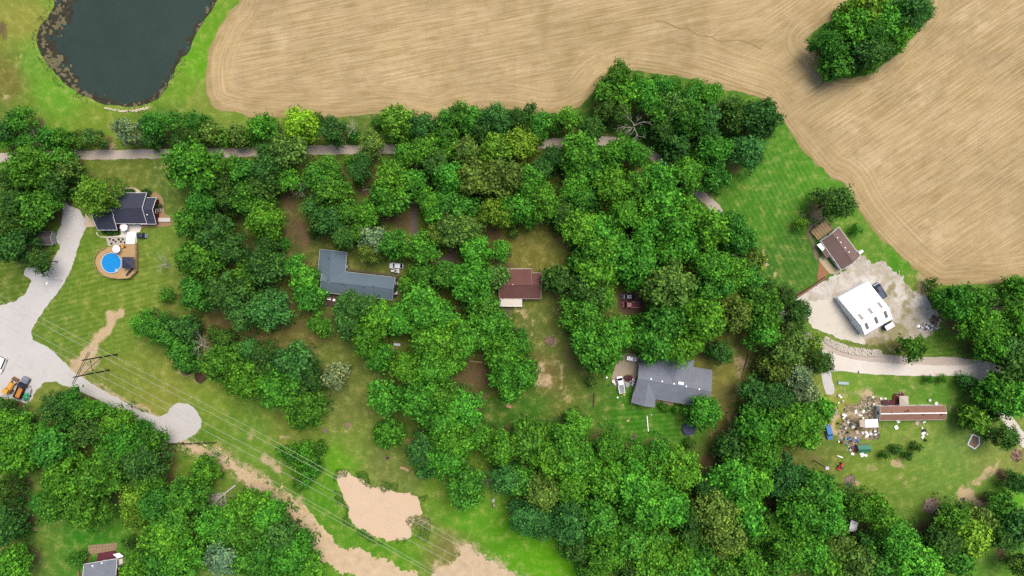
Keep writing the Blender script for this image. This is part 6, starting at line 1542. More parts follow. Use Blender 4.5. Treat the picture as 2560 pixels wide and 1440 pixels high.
# ---- grey house at the bottom edge
h = thing('house', 'grey-roofed house cut by the bottom edge below the wood', 'house', G(255, 1425))
gable(h, [(209.8, 1410.5), (292.3, 1396.7), (302, 1475), (219, 1488)], 2.8, 4.6, ROOF_GREY, MAT_BRICK, MAT_WHITE, doors=(.5, None))
for x, y in ((233, 1413.5), (256, 1407)):
    vent(h, x, y, 3.1, .26, .35, MAT_WHITE)
dk = thing('deck', 'maroon deck with tan fence above the grey bottom-edge house', 'deck', G(262, 1390))
A, B, C_, D = [G(*q, .5) for q in ((244, 1384), (288, 1376), (292, 1396), (240, 1406))]
for i in range(12):
    t0, t1 = i / 12, (i + .93) / 12
    MB().prism([lerp(A, B, t0), lerp(A, B, t1), lerp(D, C_, t1), lerp(D, C_, t0)], .42, .5).build('plank', plain('maroon_deck', alb(104, 56, 66), .9, .1, var=.25), dk)
A, B, C_, D = [G(*q, .12) for q in ((220, 1363), (294, 1357), (290, 1378), (222, 1386))]
pt = thing('patio', 'tan stone patio above the maroon deck', 'patio', G(255, 1370))
for i in range(10):
    for j in range(3):
        t0, t1, s0, s1 = i / 10, (i + .94) / 10, j / 3, (j + .92) / 3
        MB().prism([lerp(lerp(A, B, t), lerp(D, C_, t), s) for t, s in ((t0, s0), (t1, s0), (t1, s1), (t0, s1))], 0, .1 + .02 * ((i * 7 + j * 3) % 3)).build('paver', plain('tan_stone', alb(158, 134, 106), .9, .1, var=.3), pt)
o = MB().slab([G(282, 1386, 2.2), G(298, 1382, 2.2), G(309, 1391, 2.2), G(294, 1396, 2.2)], .06).build('white_canopy', MAT_WHITE); tag(o, 'white canopy sheet at the right corner of the maroon deck', 'canopy')
p = G(308, 1400, 0)
o = MB().box((p.x, p.y, 0), (1.3, 1.9, 1.5), .1).build('storage_box', MAT_CREAM); tag(o, 'cream storage box right of the grey bottom-edge house', 'storage box')
o = MB().prism([G(322, 1350), G(344, 1346), G(345, 1358), G(324, 1362)], 0, .35).build('raised_bed', MAT_WOODD); tag(o, 'brown timber raised bed above the right end of the maroon deck', 'raised bed')
o = MB().prism([G(199, 1424), G(201, 1424), G(206, 1460), G(204, 1460)], 0, 1.1).build('garden_fence', MAT_WOODG); tag(o, 'tan fence panel left of the grey bottom-edge house', 'fence')
# ------------------------------------------------------------------ vehicles
def paint(name, rgb, metal=0.0):
    return plain('paint_' + name, alb(*rgb) if max(rgb) > 1 else rgb, 0.25, 0.5, metal, var=0.05, scale=1.0)
def vehicle(kind, name, label, cat, px, py, ang, L, W, mat, group=None, bedmat=None, roofmat=None, gl=None):
    """kind: sedan, suv, pickup, cart. x is forward"""
    p = G(px, py, 0.9)
    v = thing(name, label, cat, (p.x, p.y, 0), math.radians(ang), group)
    gl = gl or MAT_GLASS
    hw = W / 2
    def ring(x, w, z0, z1, r=.12):
        return [Vector((x, s * y, z)) for s, y, z in ((1, w, z0), (1, w, z0 + (z1 - z0) * .75), (1, w - r, z1), (-1, w - r, z1), (-1, w, z0 + (z1 - z0) * .75), (-1, w, z0))]
    belt = {'sedan': .95, 'suv': 1.05, 'pickup': 1.1, 'cart': .8}[kind]
    top = {'sedan': 1.45, 'suv': 1.75, 'pickup': 1.85, 'cart': 1.8}[kind]
    f, r = L / 2, -L / 2
    if kind == 'pickup':
        cab0, cab1 = .02 * L, .27 * L      # rear and front of the cab roof
        bed0 = -.02 * L
        body = [ring(r, hw * .93, .45, belt), ring(r + .1, hw, .4, belt), ring(0, hw, .38, belt), ring(f * .62, hw, .38, belt), ring(f - .25, hw * .95, .4, belt - .12), ring(f, hw * .8, .5, belt - .3)]
    else:
        cab0 = {'sedan': -.30, 'suv': -.46, 'cart': -.28}[kind] * L
        cab1 = {'sedan': .10, 'suv': .12, 'cart': .12}[kind] * L
        body = [ring(r, hw * .82, .5, belt - .08), ring(r + .25, hw * .97, .4, belt), ring(0, hw, .36, belt), ring(f * .6, hw, .38, belt - .02), ring(f - .3, hw * .93, .4, belt - .14), ring(f, hw * .75, .5, belt - .3)]
    MB().loft(body).build('body', mat, v, local=True)
    g0, g1 = cab0 - (.16 * L if kind == 'sedan' else .03 * L), cab1 + .13 * L
    iw = hw * .78
    gb = MB()
    lo = [(g0, hw * .92), (g1, hw * .90)]
    V = [(g0, -lo[0][1], belt - .02), (g1, -lo[1][1], belt - .02), (g1, lo[1][1], belt - .02), (g0, lo[0][1], belt - .02), (cab0, -iw, top - .04), (cab1, -iw, top - .04), (cab1, iw, top - .04), (cab0, iw, top - .04)]
    gb.add(V, [(0, 1, 5, 4), (2, 3, 7, 6), (1, 2, 6, 5), (3, 0, 4, 7), (4, 5, 6, 7)])
    gb.build('window_glass', gl, v, local=True)
    MB().add([(cab0 - .03, -iw - .02, top - .045), (cab1 + .03, -iw - .02, top - .045), (cab1 + .03, iw + .02, top - .045), (cab0 - .03, iw + .02, top - .045), (cab0 + .08, -iw + .1, top + .03), (cab1 - .1, -iw + .1, top + .03), (cab1 - .1, iw - .1, top + .03), (cab0 + .08, iw - .1, top + .03)],
             [(0, 1, 5, 4), (1, 2, 6, 5), (2, 3, 7, 6), (3, 0, 4, 7), (4, 5, 6, 7)]).build('roof', roofmat or mat, v, local=True)
    for sx, sy in ((g0, -1), (g0, 1), (g1, -1), (g1, 1)):
        e = cab0 if sx == g0 else cab1
        MB().tube([(sx, sy * hw * .9, belt - .02), (e, sy * iw, top - .04)], .045, 4).build('pillar', mat, v, local=True)
    if kind in ('pickup',):
        x0, x1 = r + .12, g0 - .1
        bd = MB()
        MB().box(((x0 + x1) / 2, 0, belt + .004), (x1 - x0, W - .36, .02)).build('bed_floor', bedmat or MAT_DARK, v, local=True)
        for s in (-1, 1):
            MB().box(((x0 + x1) / 2, s * (hw - .1), belt - .02), (x1 - x0, .16, .26)).build('bed_side', mat, v, local=True)
        MB().box((x0 - .04, 0, belt - .02), (.1, W - .2, .26)).build('tailgate', mat, v, local=True)
    wr = .36
    for sx in (.31 * L, -.30 * L):
        for s in (-1, 1):
            w = MB().tube([(sx, s * (hw - .2), wr), (sx, s * (hw + .02), wr)], wr, 12).build('wheel', MAT_BLACK, v, local=True)
            MB().tube([(sx, s * (hw - .1), wr), (sx, s * (hw + .035), wr)], wr * .58, 10).build('rim', MAT_STEEL, w, local=True)
    for s in (-1, 1):
        MB().box((f - .12, s * hw * .58, belt - .42), (.22, .36, .16)).build('headlight', plain('headlamp', (.6, .6, .6), .1, .6), v, local=True)
        MB().box((r + .06, s * hw * .7, belt - .3), (.1, .26, .2)).build('tail_light', plain('tail_lamp', (.35, .02, .02), .2, .5), v, local=True)
        MB().box((cab1 + .1, s * (hw + .08), belt + .02), (.18, .2, .16)).build('mirror', mat, v, local=True)
    return v
BLU = plain('paint_blue', alb(88, 142, 200), .18, .6, .2, var=.04)
vehicle('suv', 'parked_car', 'blue wagon parked on the grass left of the scrap yard', 'car', 2072.2, 1080.7, -76, 4.9, 1.95, BLU)
NVB = plain('paint_navy', alb(62, 72, 98), .2, .6, .3, var=.05)
vehicle('pickup', 'pickup_truck', 'dark blue pickup parked along the right side of the white barn', 'pickup', 2199.7, 726.7, 122, 5.6, 2.05, NVB, bedmat=plain('tonneau', alb(78, 88, 104), .6, .3))
vehicle('pickup', 'pickup_truck', 'dark red pickup parked in the clearing inside the wood', 'pickup', 1578, 762, 180, 5.7, 2.05, plain('paint_maroon', alb(150, 60, 72), .25, .5, .1, var=.05), bedmat=plain('dusty_bed', alb(110, 78, 84), .8, .2))
vehicle('sedan', 'parked_car', 'black car parked beside the dark red pickup', 'car', 1569.5, 742, 180, 4.3, 1.8, plain('paint_black', alb(60, 64, 74), .2, .6, .2, var=.05))
WHT = plain('paint_white', (.78, .78, .78), .3, .5, 0, var=.04)
vehicle('sedan', 'parked_car', 'white car parked above the right end of the blue-grey house', 'car', 990.5, 664.5, 178, 4.5, 1.85, WHT)
vehicle('suv', 'parked_car', 'white car with dark windscreen at the upper left corner of the large grey house', 'car', 1579, 896.5, -9, 3.6, 1.6, WHT)
vehicle('pickup', 'pickup_truck', 'white pickup with a loaded bed left of the large grey house', 'pickup', 1552, 962, 100, 5.5, 2.0, WHT, bedmat=plain('load', alb(150, 150, 156), .8, .2, var=.5))
vehicle('cart', 'utility_cart', 'dark blue utility cart parked beside the white steps', 'utility vehicle', 354, 589, 0, 3.4, 1.6, plain('paint_slate', alb(48, 54, 72), .3, .5, .1, var=.06))
vehicle('suv', 'utility_van', 'white van cut by the left edge on the gravel lot', 'van', 2, 912, -112, 5.4, 2.1, WHT)
# ---- dump truck, loader, tarp trailer on the left lot
def rootat(name, label, cat, px, py, ang):
    p = G(px, py, 1.0)
    return thing(name, label, cat, (p.x, p.y, 0), math.radians(ang))
def wheels(v, spots, r=.48, w=.35):
    for x, y in spots:
        k = MB().tube([(x, y - w / 2, r), (x, y + w / 2, r)], r, 12).build('wheel', MAT_BLACK, v, local=True)
        s = 1 if y > 0 else -1
        MB().tube([(x, y + s * (w / 2 - .05), r), (x, y + s * (w / 2 + .02), r)], r * .5, 8).build('rim', MAT_STEEL, k, local=True)
BLKP = plain('paint_truck_black', alb(52, 52, 64), .3, .5, .1, var=.08)
ORG = plain('rusty_orange', alb(206, 136, 62), .8, .2, var=.2)
CATY = plain('machine_yellow', alb(226, 166, 70), .5, .3, var=.15)
v = rootat('dump_truck', 'black dump truck with an orange bed on the left gravel lot', 'truck', 56, 968, 65)
MB().loft([[Vector((x, s * w, z)) for s, w, z in ((1, 1.05, .6), (1, 1.05, h_ - .15), (1, .85, h_), (-1, .85, h_), (-1, 1.05, h_ - .15), (-1, 1.05, .6))] for x, h_ in ((1.5, 1.7), (3.0, 1.65), (3.5, 1.4))]).build('hood', plain('hood_grey', alb(130, 134, 148), .3, .5, .1), v, local=True)
MB().loft([[Vector((x, s * w, z)) for s, w, z in ((1, 1.1, .6), (1, 1.1, 1.6), (1, .95, h_), (-1, .95, h_), (-1, 1.1, 1.6), (-1, 1.1, .6))] for x, h_ in ((.3, 2.6), (1.2, 2.6), (1.7, 1.75))]).build('cab', BLKP, v, local=True)
MB().add([(1.25, -.9, 2.55), (1.72, -1.0, 1.8), (1.72, 1.0, 1.8), (1.25, .9, 2.55)], [(0, 1, 2, 3)]).build('windscreen', MAT_GLASS, v, local=True)
MB().box((-1.8, 0, 1.0), (3.8, 1.9, .12)).build('bed_floor', ORG, v, local=True)
for s in (-1, 1):
    MB().box((-1.8, s * 1.02, 1.0), (3.9, .14, 1.0)).build('bed_side', MAT_DARK, v, local=True)
MB().box((.12, 0, 1.0), (.14, 2.1, 1.25)).build('bed_front', MAT_DARK, v, local=True)
MB().box((-3.75, 0, 1.0), (.12, 2.1, .9)).build('tailgate', MAT_DARK, v, local=True)
MB().box((0, 0, .6), (7.0, .9, .35)).build('chassis', MAT_DARK, v, local=True)
wheels(v, [(2.6, 1.0), (2.6, -1.0), (-1.9, 1.0), (-1.9, -1.0), (-2.9, 1.0), (-2.9, -1.0)])
v = rootat('backhoe_loader', 'yellow backhoe loader parked left of the dump truck', 'loader', 27, 966, 62)
MB().box((.2, 0, .7), (2.2, 1.1, .9)).build('engine_hood', CATY, v, local=True)
MB().box((-1.6, 0, .7), (1.4, 1.5, .8)).build('chassis', CATY, v, local=True)
for s in (-.65, .65):
    for t in (-.55, .5):
        MB().box((-1.5 + t, s, 1.5), (.1, .1, 1.1)).build('cab_post', MAT_DARK, v, local=True)
MB().box((-1.5, 0, 2.6), (1.6, 1.7, .12)).build('cab_roof', CATY, v, local=True)
MB().box((-1.6, 0, 1.5), (.5, .5, .5)).build('seat', MAT_DARK, v, local=True)
for s in (-.75, .75):
    MB().tube([(-.9, s, 1.4), (1.0, s, 1.5), (2.2, s, .5)], .12, 6).build('loader_arm', CATY, v, local=True)
MB().add([(2.1, -1.1, .15), (2.1, 1.1, .15), (2.1, 1.1, .95), (2.1, -1.1, .95), (3.0, -1.1, .1), (3.0, 1.1, .1)], [(0, 1, 2, 3), (0, 4, 5, 1), (0, 3, 4), (1, 5, 2)]).build('bucket', plain('bucket_steel', alb(120, 92, 66), .7, .3, var=.3), v, local=True)
MB().tube([(-2.2, 0, 1.0), (-3.2, .1, 2.4), (-4.0, .15, 1.6), (-4.1, .15, .4)], [.16, .15, .12, .1], 6).build('backhoe_arm', CATY, v, local=True)
wheels(v, [(1.1, .75), (1.1, -.75)], .42, .3); wheels(v, [(-1.5, .95), (-1.5, -.95)], .65, .4)
v = rootat('utility_trailer', 'trailer under a green tarp at the corner of the left lot', 'trailer', 66, 986, 72)
MB().box((-.3, 0, .5), (4.0, 1.9, .1)).build('bed', MAT_STEEL, v, local=True)
MB().tube([(1.7, .9, .5), (2.9, 0, .5)], .06, 6).build('drawbar', MAT_DARK, v, local=True)
MB().tube([(1.7, -.9, .5), (2.9, 0, .5)], .06, 6).build('drawbar', MAT_DARK, v, local=True)
for s in (-1, 1):
    MB().tube([(1.7, s * .95, .9), (-2.3, s * .95, .9)], .05, 6).build('side_rail', MAT_DARK, v, local=True)
    MB().tube([(1.7, s * .95, .5), (1.7, s * .95, .9)], .05, 6).build('stake', MAT_DARK, v, local=True)
wheels(v, [(-.4, 1.05), (-.4, -1.05)], .34, .2)
t_ = MB().mound((-.9, 0, .6), 1.5, .9, .95, 16, 6, .12, 4).build('tarp', plain('green_tarp', alb(24, 158, 106), .4, .4, var=.15), v, local=True)
MB().tube([(-.8, -1.0, .65), (-.8, -.5, 1.4), (-.8, .5, 1.45), (-.8, 1.0, .65)], .03, 5).build('strap', MAT_WHITE, t_, local=True)
# ---- covered trailer by the barn
v = rootat('cargo_trailer', 'white-topped cargo trailer behind the lower corner of the white barn', 'trailer', 2220, 815, 30)
MB().box((0, 0, .5), (2.9, 1.7, 1.5)).build('box', plain('trailer_box_shade', alb(60, 58, 110), .4, .4), v, local=True)  # purple shade on the trailer box put into its colour
MB().box((0, 0, 2.0), (2.95, 1.55, .1)).build('roof', MAT_WMETAL, v, local=True)
MB().tube([(1.45, 0, .5), (2.4, 0, .45)], .06, 6).build('drawbar', MAT_DARK, v, local=True)
wheels(v, [(-.2, .95), (-.2, -.95)], .33, .2)
# ---- small tractors and mowers
def tractor(px, py, ang, label, mat):
    v = rootat('garden_tractor', label, 'tractor', px, py, ang)
    MB().box((.6, 0, .5), (1.1, .7, .55)).build('hood', mat, v, local=True)
    MB().box((-.5, 0, .5), (.9, 1.1, .3)).build('fender', mat, v, local=True)
    MB().box((-.45, 0, .8), (.5, .5, .4)).build('seat', MAT_DARK, v, local=True)
    MB().box((-1.2, 0, .25), (.6, 1.5, .3)).build('mower_deck', mat, v, local=True)
    MB().tube([(.1, 0, .9), (-.1, 0, 1.2)], .05, 6).build('steering_column', MAT_DARK, v, local=True)
    wheels(v, [(.95, .5), (.95, -.5)], .26, .2); wheels(v, [(-.5, .7), (-.5, -.7)], .42, .3)
tractor(2104, 1166, 62, 'red garden tractor on the grass below the scrap yard', plain('tractor_red', alb(196, 58, 44), .4, .4, var=.15))
tractor(986, 677, 180, 'small pale ride-on mower below the white car by the blue-grey house', plain('mower_white', (.55, .53, .5), .4, .4, var=.3))
tractor(864, 662, 300, 'grey ride-on mower in the inner corner of the blue-grey house', plain('mower_grey', (.25, .25, .25), .4, .4, var=.3))
# ------------------------------------------------------------------ power line, poles, yard things
MAT_POLE = plain('creosote_pole', (.035, .025, .02), .9, .2, var=.3)
MAT_WIRE = plain('aluminium_wire', (.34, .33, .28), .5, .4, 0, var=.05)
MAT_INS = plain('insulator_glass', (.6, .62, .62), .2, .5, var=.1)
HP = 18.2
fr = thing('power_pole', 'tall wooden H-frame power line pole across the gravel track', 'power pole', G(283, 906))
b1, b2 = G(273, 925), G(293, 886)
t1, t2 = Vector((b1.x, b1.y, HP)), Vector((b2.x, b2.y, HP))
for b_, t in ((b1, t1), (b2, t2)):
    MB().tube([b_ - Vector((0, 0, .1)), t], [.26, .17], 10).build('pole', MAT_POLE, fr)
ax = (t2 - t1).normalized()
perp = Vector((-ax.y, ax.x, 0))
for k, z in ((0, 16.6),):
    for s in (-1, 1) if k == 0 else (1,):
        c0 = Vector((t1.x, t1.y, z)) - ax * 2.6 + perp * .24 * s; c1 = Vector((t2.x, t2.y, z)) + ax * 2.6 + perp * .24 * s
        MB().tube([c0, c1], .11, 6).build('crossarm', MAT_POLE, fr)
MB().tube([Vector((t1.x, t1.y, 14.3)), Vector((t2.x, t2.y, 8.5))], .09, 6).build('brace', MAT_POLE, fr)
MB().tube([Vector((t2.x, t2.y, 14.3)), Vector((t1.x, t1.y, 8.5))], .09, 6).build('brace', MAT_POLE, fr)
# wires: photo points they pass, at their height over the ground
WIRES = [([(-40, 720), (0, 740), (87, 787), (233, 867)], [(417, 957), (640, 1068), (840, 1187), (1080, 1307), (1273, 1430), (1420, 1510)], 'topmost power line wire crossing the left lawn to the muddy pond', 16.0),
         ([(-40, 733), (78, 798), (229, 881)], [(420, 978), (640, 1085), (847, 1193), (1153, 1363), (1400, 1520)], 'second power line wire from the top across the muddy pond', 16.0),
         ([(-40, 772), (90, 838), (187, 890)], [(327, 960), (640, 1118), (853, 1240), (1140, 1390), (1330, 1500)], 'third power line wire from the top across the muddy pond', 14.0),
         ([(-40, 785), (60, 840), (144, 884), (216, 924)], [(320, 974), (640, 1138), (860, 1262), (1120, 1400), (1300, 1510)], 'fourth power line wire from the top across the muddy pond', 14.0),
         ([(190, 905), (300, 1000)], [(440, 1085), (640, 1177), (867, 1300), (1083, 1425), (1220, 1510)], 'lower power line wire along the left shore of the muddy pond', 9.0),
         ([(300, 1010), (420, 1080)], [(560, 1150), (640, 1184), (860, 1306), (1075, 1432), (1200, 1510)], 'lowest power line wire beside the clay track', 8.6)]
for k, (pa, pb, lab, hz) in enumerate(WIRES):
    pts = pa + pb
    # straight line fit through the photo points, hung with a little sag
    A = np.array(pts, float)
    c = np.polyfit(A[:, 0], A[:, 1], 1)
    xs_ = np.linspace(A[:, 0].min(), A[:, 0].max(), 30)
    P = []
    for i, x in enumerate(xs_):
        u = i / 29
        yy = np.interp(x, A[:, 0], A[:, 1]) * .35 + (c[0] * x + c[1]) * .65
        P.append(G(x, yy, hz - 1.6 * math.sin(math.pi * min(1, max(0, u))) ** 1))
    o = MB().tube(P, .042, 5).build('power_line', MAT_WIRE)
    tag(o, lab, 'power line', 'wires of the power line')
    if k < 4:
        q = [G(240, 872, 16.4), G(229, 884, 16.4), G(214, 905, 14.6), G(206, 922, 14.6)][k]
        MB().tube([q, q - Vector((0, 0, .7))], .14, 8).build('insulator', MAT_INS, fr)
lp = thing('lamp_post', 'slim lamp post with white head beside the gravel drive', 'lamp post', G(156, 700))
bq = G(156, 700)
MB().tube([bq, Vector((bq.x, bq.y, 7.0))], [.1, .07], 8).build('pole', MAT_STEEL, lp)
MB().tube([Vector((bq.x, bq.y, 7.0)), Vector((bq.x - .2, bq.y - .9, 7.2))], .05, 6).build('arm', MAT_STEEL, lp)
MB().box((bq.x - .22, bq.y - 1.1, 7.1), (.35, .7, .16)).build('lamp_head', MAT_WHITE, lp)
up_ = thing('utility_pole', 'dark utility pole with a square platform at the wood edge below the blue car', 'utility pole', G(2033, 1151))
bq = G(2033, 1151)
MB().tube([bq, Vector((bq.x, bq.y, 8.8))], [.16, .11], 8).build('pole', MAT_POLE, up_)
MB().box((bq.x + .5, bq.y - .2, 8.4), (1.1, 1.0, .5)).build('platform', plain('platform_grey', (.4, .4, .4), .8, .2), up_)
gt = thing('pipe_gate', 'long dark pipe gate closing the end of the gravel track', 'gate', G(480, 1107))
A, B = G(418, 1109), G(542, 1105)
MB().tube([A + Vector((0, 0, 1.0)), B + Vector((0, 0, 1.0))], .12, 6).build('rail', MAT_POLE, gt)
MB().tube([A + Vector((0, 0, .5)), B + Vector((0, 0, .5))], .08, 6).build('rail', MAT_POLE, gt)
for t in (0, .25, .5, .75, 1):
    c = lerp(A, B, t); MB().tube([c, c + Vector((0, 0, 1.15))], .12, 6).build('post', MAT_POLE, gt)

# ---- trampoline, sandbox, fire rings, planks
tp = thing('trampoline', 'round dark blue trampoline below the tree right of the grey house', 'trampoline', G(1722, 1073))
c = G(1722, 1073, .9)
def circ(c, r, z, n=28):
    return [Vector((c.x + r * math.cos(t), c.y + r * math.sin(t), z)) for t in np.linspace(0, 2 * math.pi, n, endpoint=False)]
MB().loft([circ(c, 2.0, .88), circ(c, 2.02, .95), circ(c, 1.6, .95), circ(c, 1.6, .88)], cap=False).build('pad', plain('pad_blue', alb(46, 52, 112), .6, .3), tp)
MB().add(circ(c, 1.62, .9), [tuple(range(28))]).build('mat', plain('bounce_mat', alb(82, 82, 108), .8, .2), tp)
for k in range(6):
    q = circ(c, 1.9, 0, 6)[k]; MB().tube([q, q + Vector((0, 0, .9))], .04, 6).build('leg', MAT_STEEL, tp)
sb = thing('sandbox', 'pentagonal sandbox with white board edges on the right lawn', 'sandbox', G(2433, 1103))
pp_ = [(2430, 1085), (2447, 1093), (2447, 1110), (2436, 1122), (2418, 1111)]
W5 = [G(*q) for q in pp_]
MB().prism(W5, 0, .08).build('sand', plain('sand', alb(168, 138, 112), .95, .1, var=.35, scale=2), sb)
for i in range(5):
    a, b_ = W5[i], W5[(i + 1) % 5]; dd = b_ - a
    MB().box(((a.x + b_.x) / 2, (a.y + b_.y) / 2, 0), (dd.length, .3, .3), math.atan2(dd.y, dd.x)).build('edge_board', MAT_WHITE, sb)
def plank(px, py, L, W, ang, label, mat=MAT_WOOD, z=.15, name='plank', cat='plank', bend=0):
    p = G(px, py); a = math.radians(ang)
    if bend:
        o = thing(name, label, cat, (p.x, p.y, 0))
        for s in (-1, 1):
            MB().box((p.x + s * L / 4 * math.cos(a + s * bend / 2), p.y + s * L / 4 * math.sin(a + s * bend / 2), .06), (L / 2, W, z), a + s * bend / 2).build('board', mat, o)
        return o
    o = MB().box((p.x, p.y, .06), (L, W, z), a).build(name, mat)
    return tag(o, label, cat)
TANP = plain('sawn_wood', alb(200, 160, 122), .9, .1, var=.2)
plank(1012, 1171, 3.1, .8, -22, 'bent tan board lying on the grass above the muddy pond', TANP, bend=-.35, name='board', cat='board')
plank(1211, 1122, 1.9, 1.1, -22, 'tan board lying in the wood above the muddy pond', TANP, name='board', cat='board')
plank(1272, 1015, 1.8, 1.0, -15, 'tan board on the grass between the two woods', TANP, name='board', cat='board')
plank(1570, 1051.5, 1.0, .7, 30, 'tan board on the lawn below the large grey house', TANP, name='board', cat='board')
plank(1619, 1059, 5.1, .22, -85, 'long white pole lying on the lawn below the large grey house', MAT_WHITE, name='white_pole', cat='pole')
plank(983, 873, .9, 1.7, 0, 'tan sheet leaning in the wood below the blue-grey house', TANP, z=.6, name='plywood_sheet', cat='sheet')
plank(993, 861, 2.2, .8, -5, 'grey-white sheet lying in the wood below the blue-grey house', plain('sheet_grey', (.5, .52, .58), .6, .3), z=.5, name='metal_sheet', cat='sheet')
plank(1190, 904, 5.0, .5, -5, 'pale timber edging at the top of the brown patch', MAT_WOODG, z=.3, name='timber_edging', cat='timber')
plank(1485, 1000, 4.4, .3, 86, 'short brown fence rail left of the grey house lawn', MAT_WOODD, z=.6, name='fence_rail', cat='fence')
plank(1864, 905, 6.0, .28, 75, 'long brown log lying along the grass left of the dark wood', MAT_WOODD, z=.35, name='log', cat='log')
plank(2262, 1097, 3.0, .25, 20, 'grey pole lying on the lawn below the mobile home', MAT_WOODG, z=.2, name='timber_pole', cat='pole')
plank(2175, 1098, 3.6, .2, 4, 'pale plank lying at the lower edge of the scrap yard', MAT_WOODG, z=.2, name='long_plank', cat='plank')
plank(2214, 1063, 2.4, .2, 4, 'pale plank lying below the lean-to by the mobile home', MAT_WOODG, z=.2, name='long_plank', cat='plank')
plank(2129, 1012, 4.2, .3, 5, 'curved pale edging at the top of the scrap yard', MAT_WOODG, z=.25, name='garden_edging', cat='edging', bend=.3)
plank(2107, 957.5, 3.4, .9, -3, 'pale blue bench on the grass below the concrete', plain('bench_blue', alb(168, 186, 190), .6, .3), z=.45, name='garden_bench', cat='bench')
plank(2099, 1141, 1.9, .28, -20, 'white plastic trellis lying left of the green shed', MAT_WHITE, z=.3, name='plastic_trellis', cat='trellis')
def ringstone(px, py, r, label, mat, n=11):
    c = G(px, py); o = thing('fire_ring', label, 'fire ring', (c.x, c.y, 0))
    for k in range(n):
        a = 2 * math.pi * k / n
        MB().box((c.x + r * math.cos(a), c.y + r * math.sin(a), 0), (.34, .26, .26), a + 1.57).build('stone', mat, o)
    MB().add(circ(c, r, .06, 14), [tuple(range(14))]).build('ash', MAT_DARK, o)
STN = plain('fire_stone', alb(140, 112, 92), .95, .1, var=.3)
ringstone(1585, 1092, .7, 'small stone fire ring at the lower edge of the grey house lawn', STN)
ringstone(969, 1145, .6, 'small dark fire ring on the grass above the muddy pond', STN)
def pile(px, py, rx, ry, h, label, cols, n, seed, name='brush_pile', cat='brush pile', stick=True, mat0=None):
    c = G(px, py); rr = random.Random(seed)
    o = thing(name, label, cat, (c.x, c.y, 0))
    MB().mound((c.x, c.y, 0), rx, ry, h * .55, 14, 4, .3, seed).build('heap', mat0 or cols[0], o)
    for q, m_ in enumerate(cols):
        b = MB()
        for k in range(n):
            t = math.sqrt(rr.random()); a = rr.uniform(0, 6.283)
            x, y = c.x + rx * t * math.cos(a), c.y + ry * t * math.sin(a); z = h * (1 - t * .75) * rr.uniform(.4, 1)
            if stick:
                a2 = rr.uniform(0, 6.283); L = rr.uniform(.5, 1.4)
                b.tube([(x - L / 2 * math.cos(a2), y - L / 2 * math.sin(a2), max(.05, z - .15)), (x + L / 2 * math.cos(a2), y + L / 2 * math.sin(a2), z + .1)], rr.uniform(.03, .07), 4)
            else:
                b.box((x, y, max(0, z - .2)), (rr.uniform(.2, .7), rr.uniform(.2, .6), rr.uniform(.15, .4)), rr.uniform(0, 3), rr.uniform(-.4, .4))
        b.build('sticks' if stick else 'rubble', m_, o)['kind'] = 'stuff'
BR = plain('brush_brown', alb(98, 74, 62), .95, .1, var=.4); BRP = plain('brush_pale', alb(150, 124, 106), .95, .1, var=.3); ASH = plain('ash_grey', alb(140, 124, 112), .95, .1, var=.4)
pile(468, 926, 1.9, 1.5, 1.2, 'brown brush pile with a pale pole, left of the two beside the thicket', [BR, BRP], 34, 1)
pile(501, 944, 1.9, 1.7, 1.3, 'brown brush pile, right of the two beside the thicket', [BR, BR], 40, 2)
pile(1374, 852, 1.7, 1.5, .7, 'pinkish-grey brush pile on the grass below the red-roofed house', [BRP, ASH], 36, 3)
pile(2125, 1203, 1.9, 2.2, .7, 'grey ash pile on the grass below the red tractor', [ASH, BRP], 36, 4)
pile(2328, 1265, 2.6, 2.4, 1.0, 'grey rock and brush pile on the lower right lawn', [ASH, BRP], 30, 5, name='rubble_pile', cat='rubble pile', stick=False)
pile(2541, 1138, 1.9, 2.0, .8, 'brown brush pile at the right edge', [BRP, BR], 34, 6)
pile(2322, 818, 3.6, 1.2, .9, 'glittering scrap metal pile right of the white barn', [MAT_STEEL, plain('scrap_white', (.7, .7, .72), .3, .6, .5, var=.3), plain('scrap_dark', (.1, .1, .12), .5, .4)], 22, 7, name='scrap_pile', cat='scrap pile', stick=False, mat0=ASH)
pile(2336, 800, 1.6, 1.4, .6, 'grey-brown rubble heap above the scrap metal pile', [ASH, BR], 16, 8, name='rubble_pile', cat='rubble pile', stick=False)
pile(1232, 1258, .45, 1.9, .3, 'white debris strip in the grass right of the muddy pond', [MAT_WHITE, BRP], 11, 9, mat0=BR, name='debris_pile', cat='debris')
pile(2530, 1281, 3.0, 1.0, .7, 'pale debris heap in the brush at the right edge', [ASH, MAT_TRIM], 16, 10, name='debris_pile', cat='debris', stick=False)
pile(812, 1076, .8, .8, .5, 'small grey stone heap on the grass above the power lines', [ASH], 8, 11, name='stone_heap', cat='stones', stick=False)
pile(870, 1062, 1.1, .9, .4, 'pinkish stone heap on the grass right of the grey heap', [BRP], 8, 12, name='stone_heap', cat='stones', stick=False)
pile(2407, 1248, 1.1, .7, .5, 'dark stone heap on the bare soil at the lower right', [ASH, MAT_DARK], 8, 13, name='stone_heap', cat='stones', stick=False)
pile(2446, 965, 1.6, 1.1, .7, 'dark heap with white pieces at the corner of the concrete', [BR, MAT_DARK], 14, 14, name='debris_pile', cat='debris', stick=False)
pile(1570, 946, 1.4, 1.1, .7, 'dark red junk heap beside the white pickup', [plain('junk_maroon', alb(104, 50, 62), .8, .2, var=.4), MAT_DARK], 18, 15, name='junk_heap', cat='junk heap', stick=False)
pile(1582, 955, .7, 1.4, .6, 'white and dark junk strip along the left wall of the large grey house', [MAT_WHITE, MAT_DARK], 12, 16, name='junk_heap', cat='junk heap', stick=False)
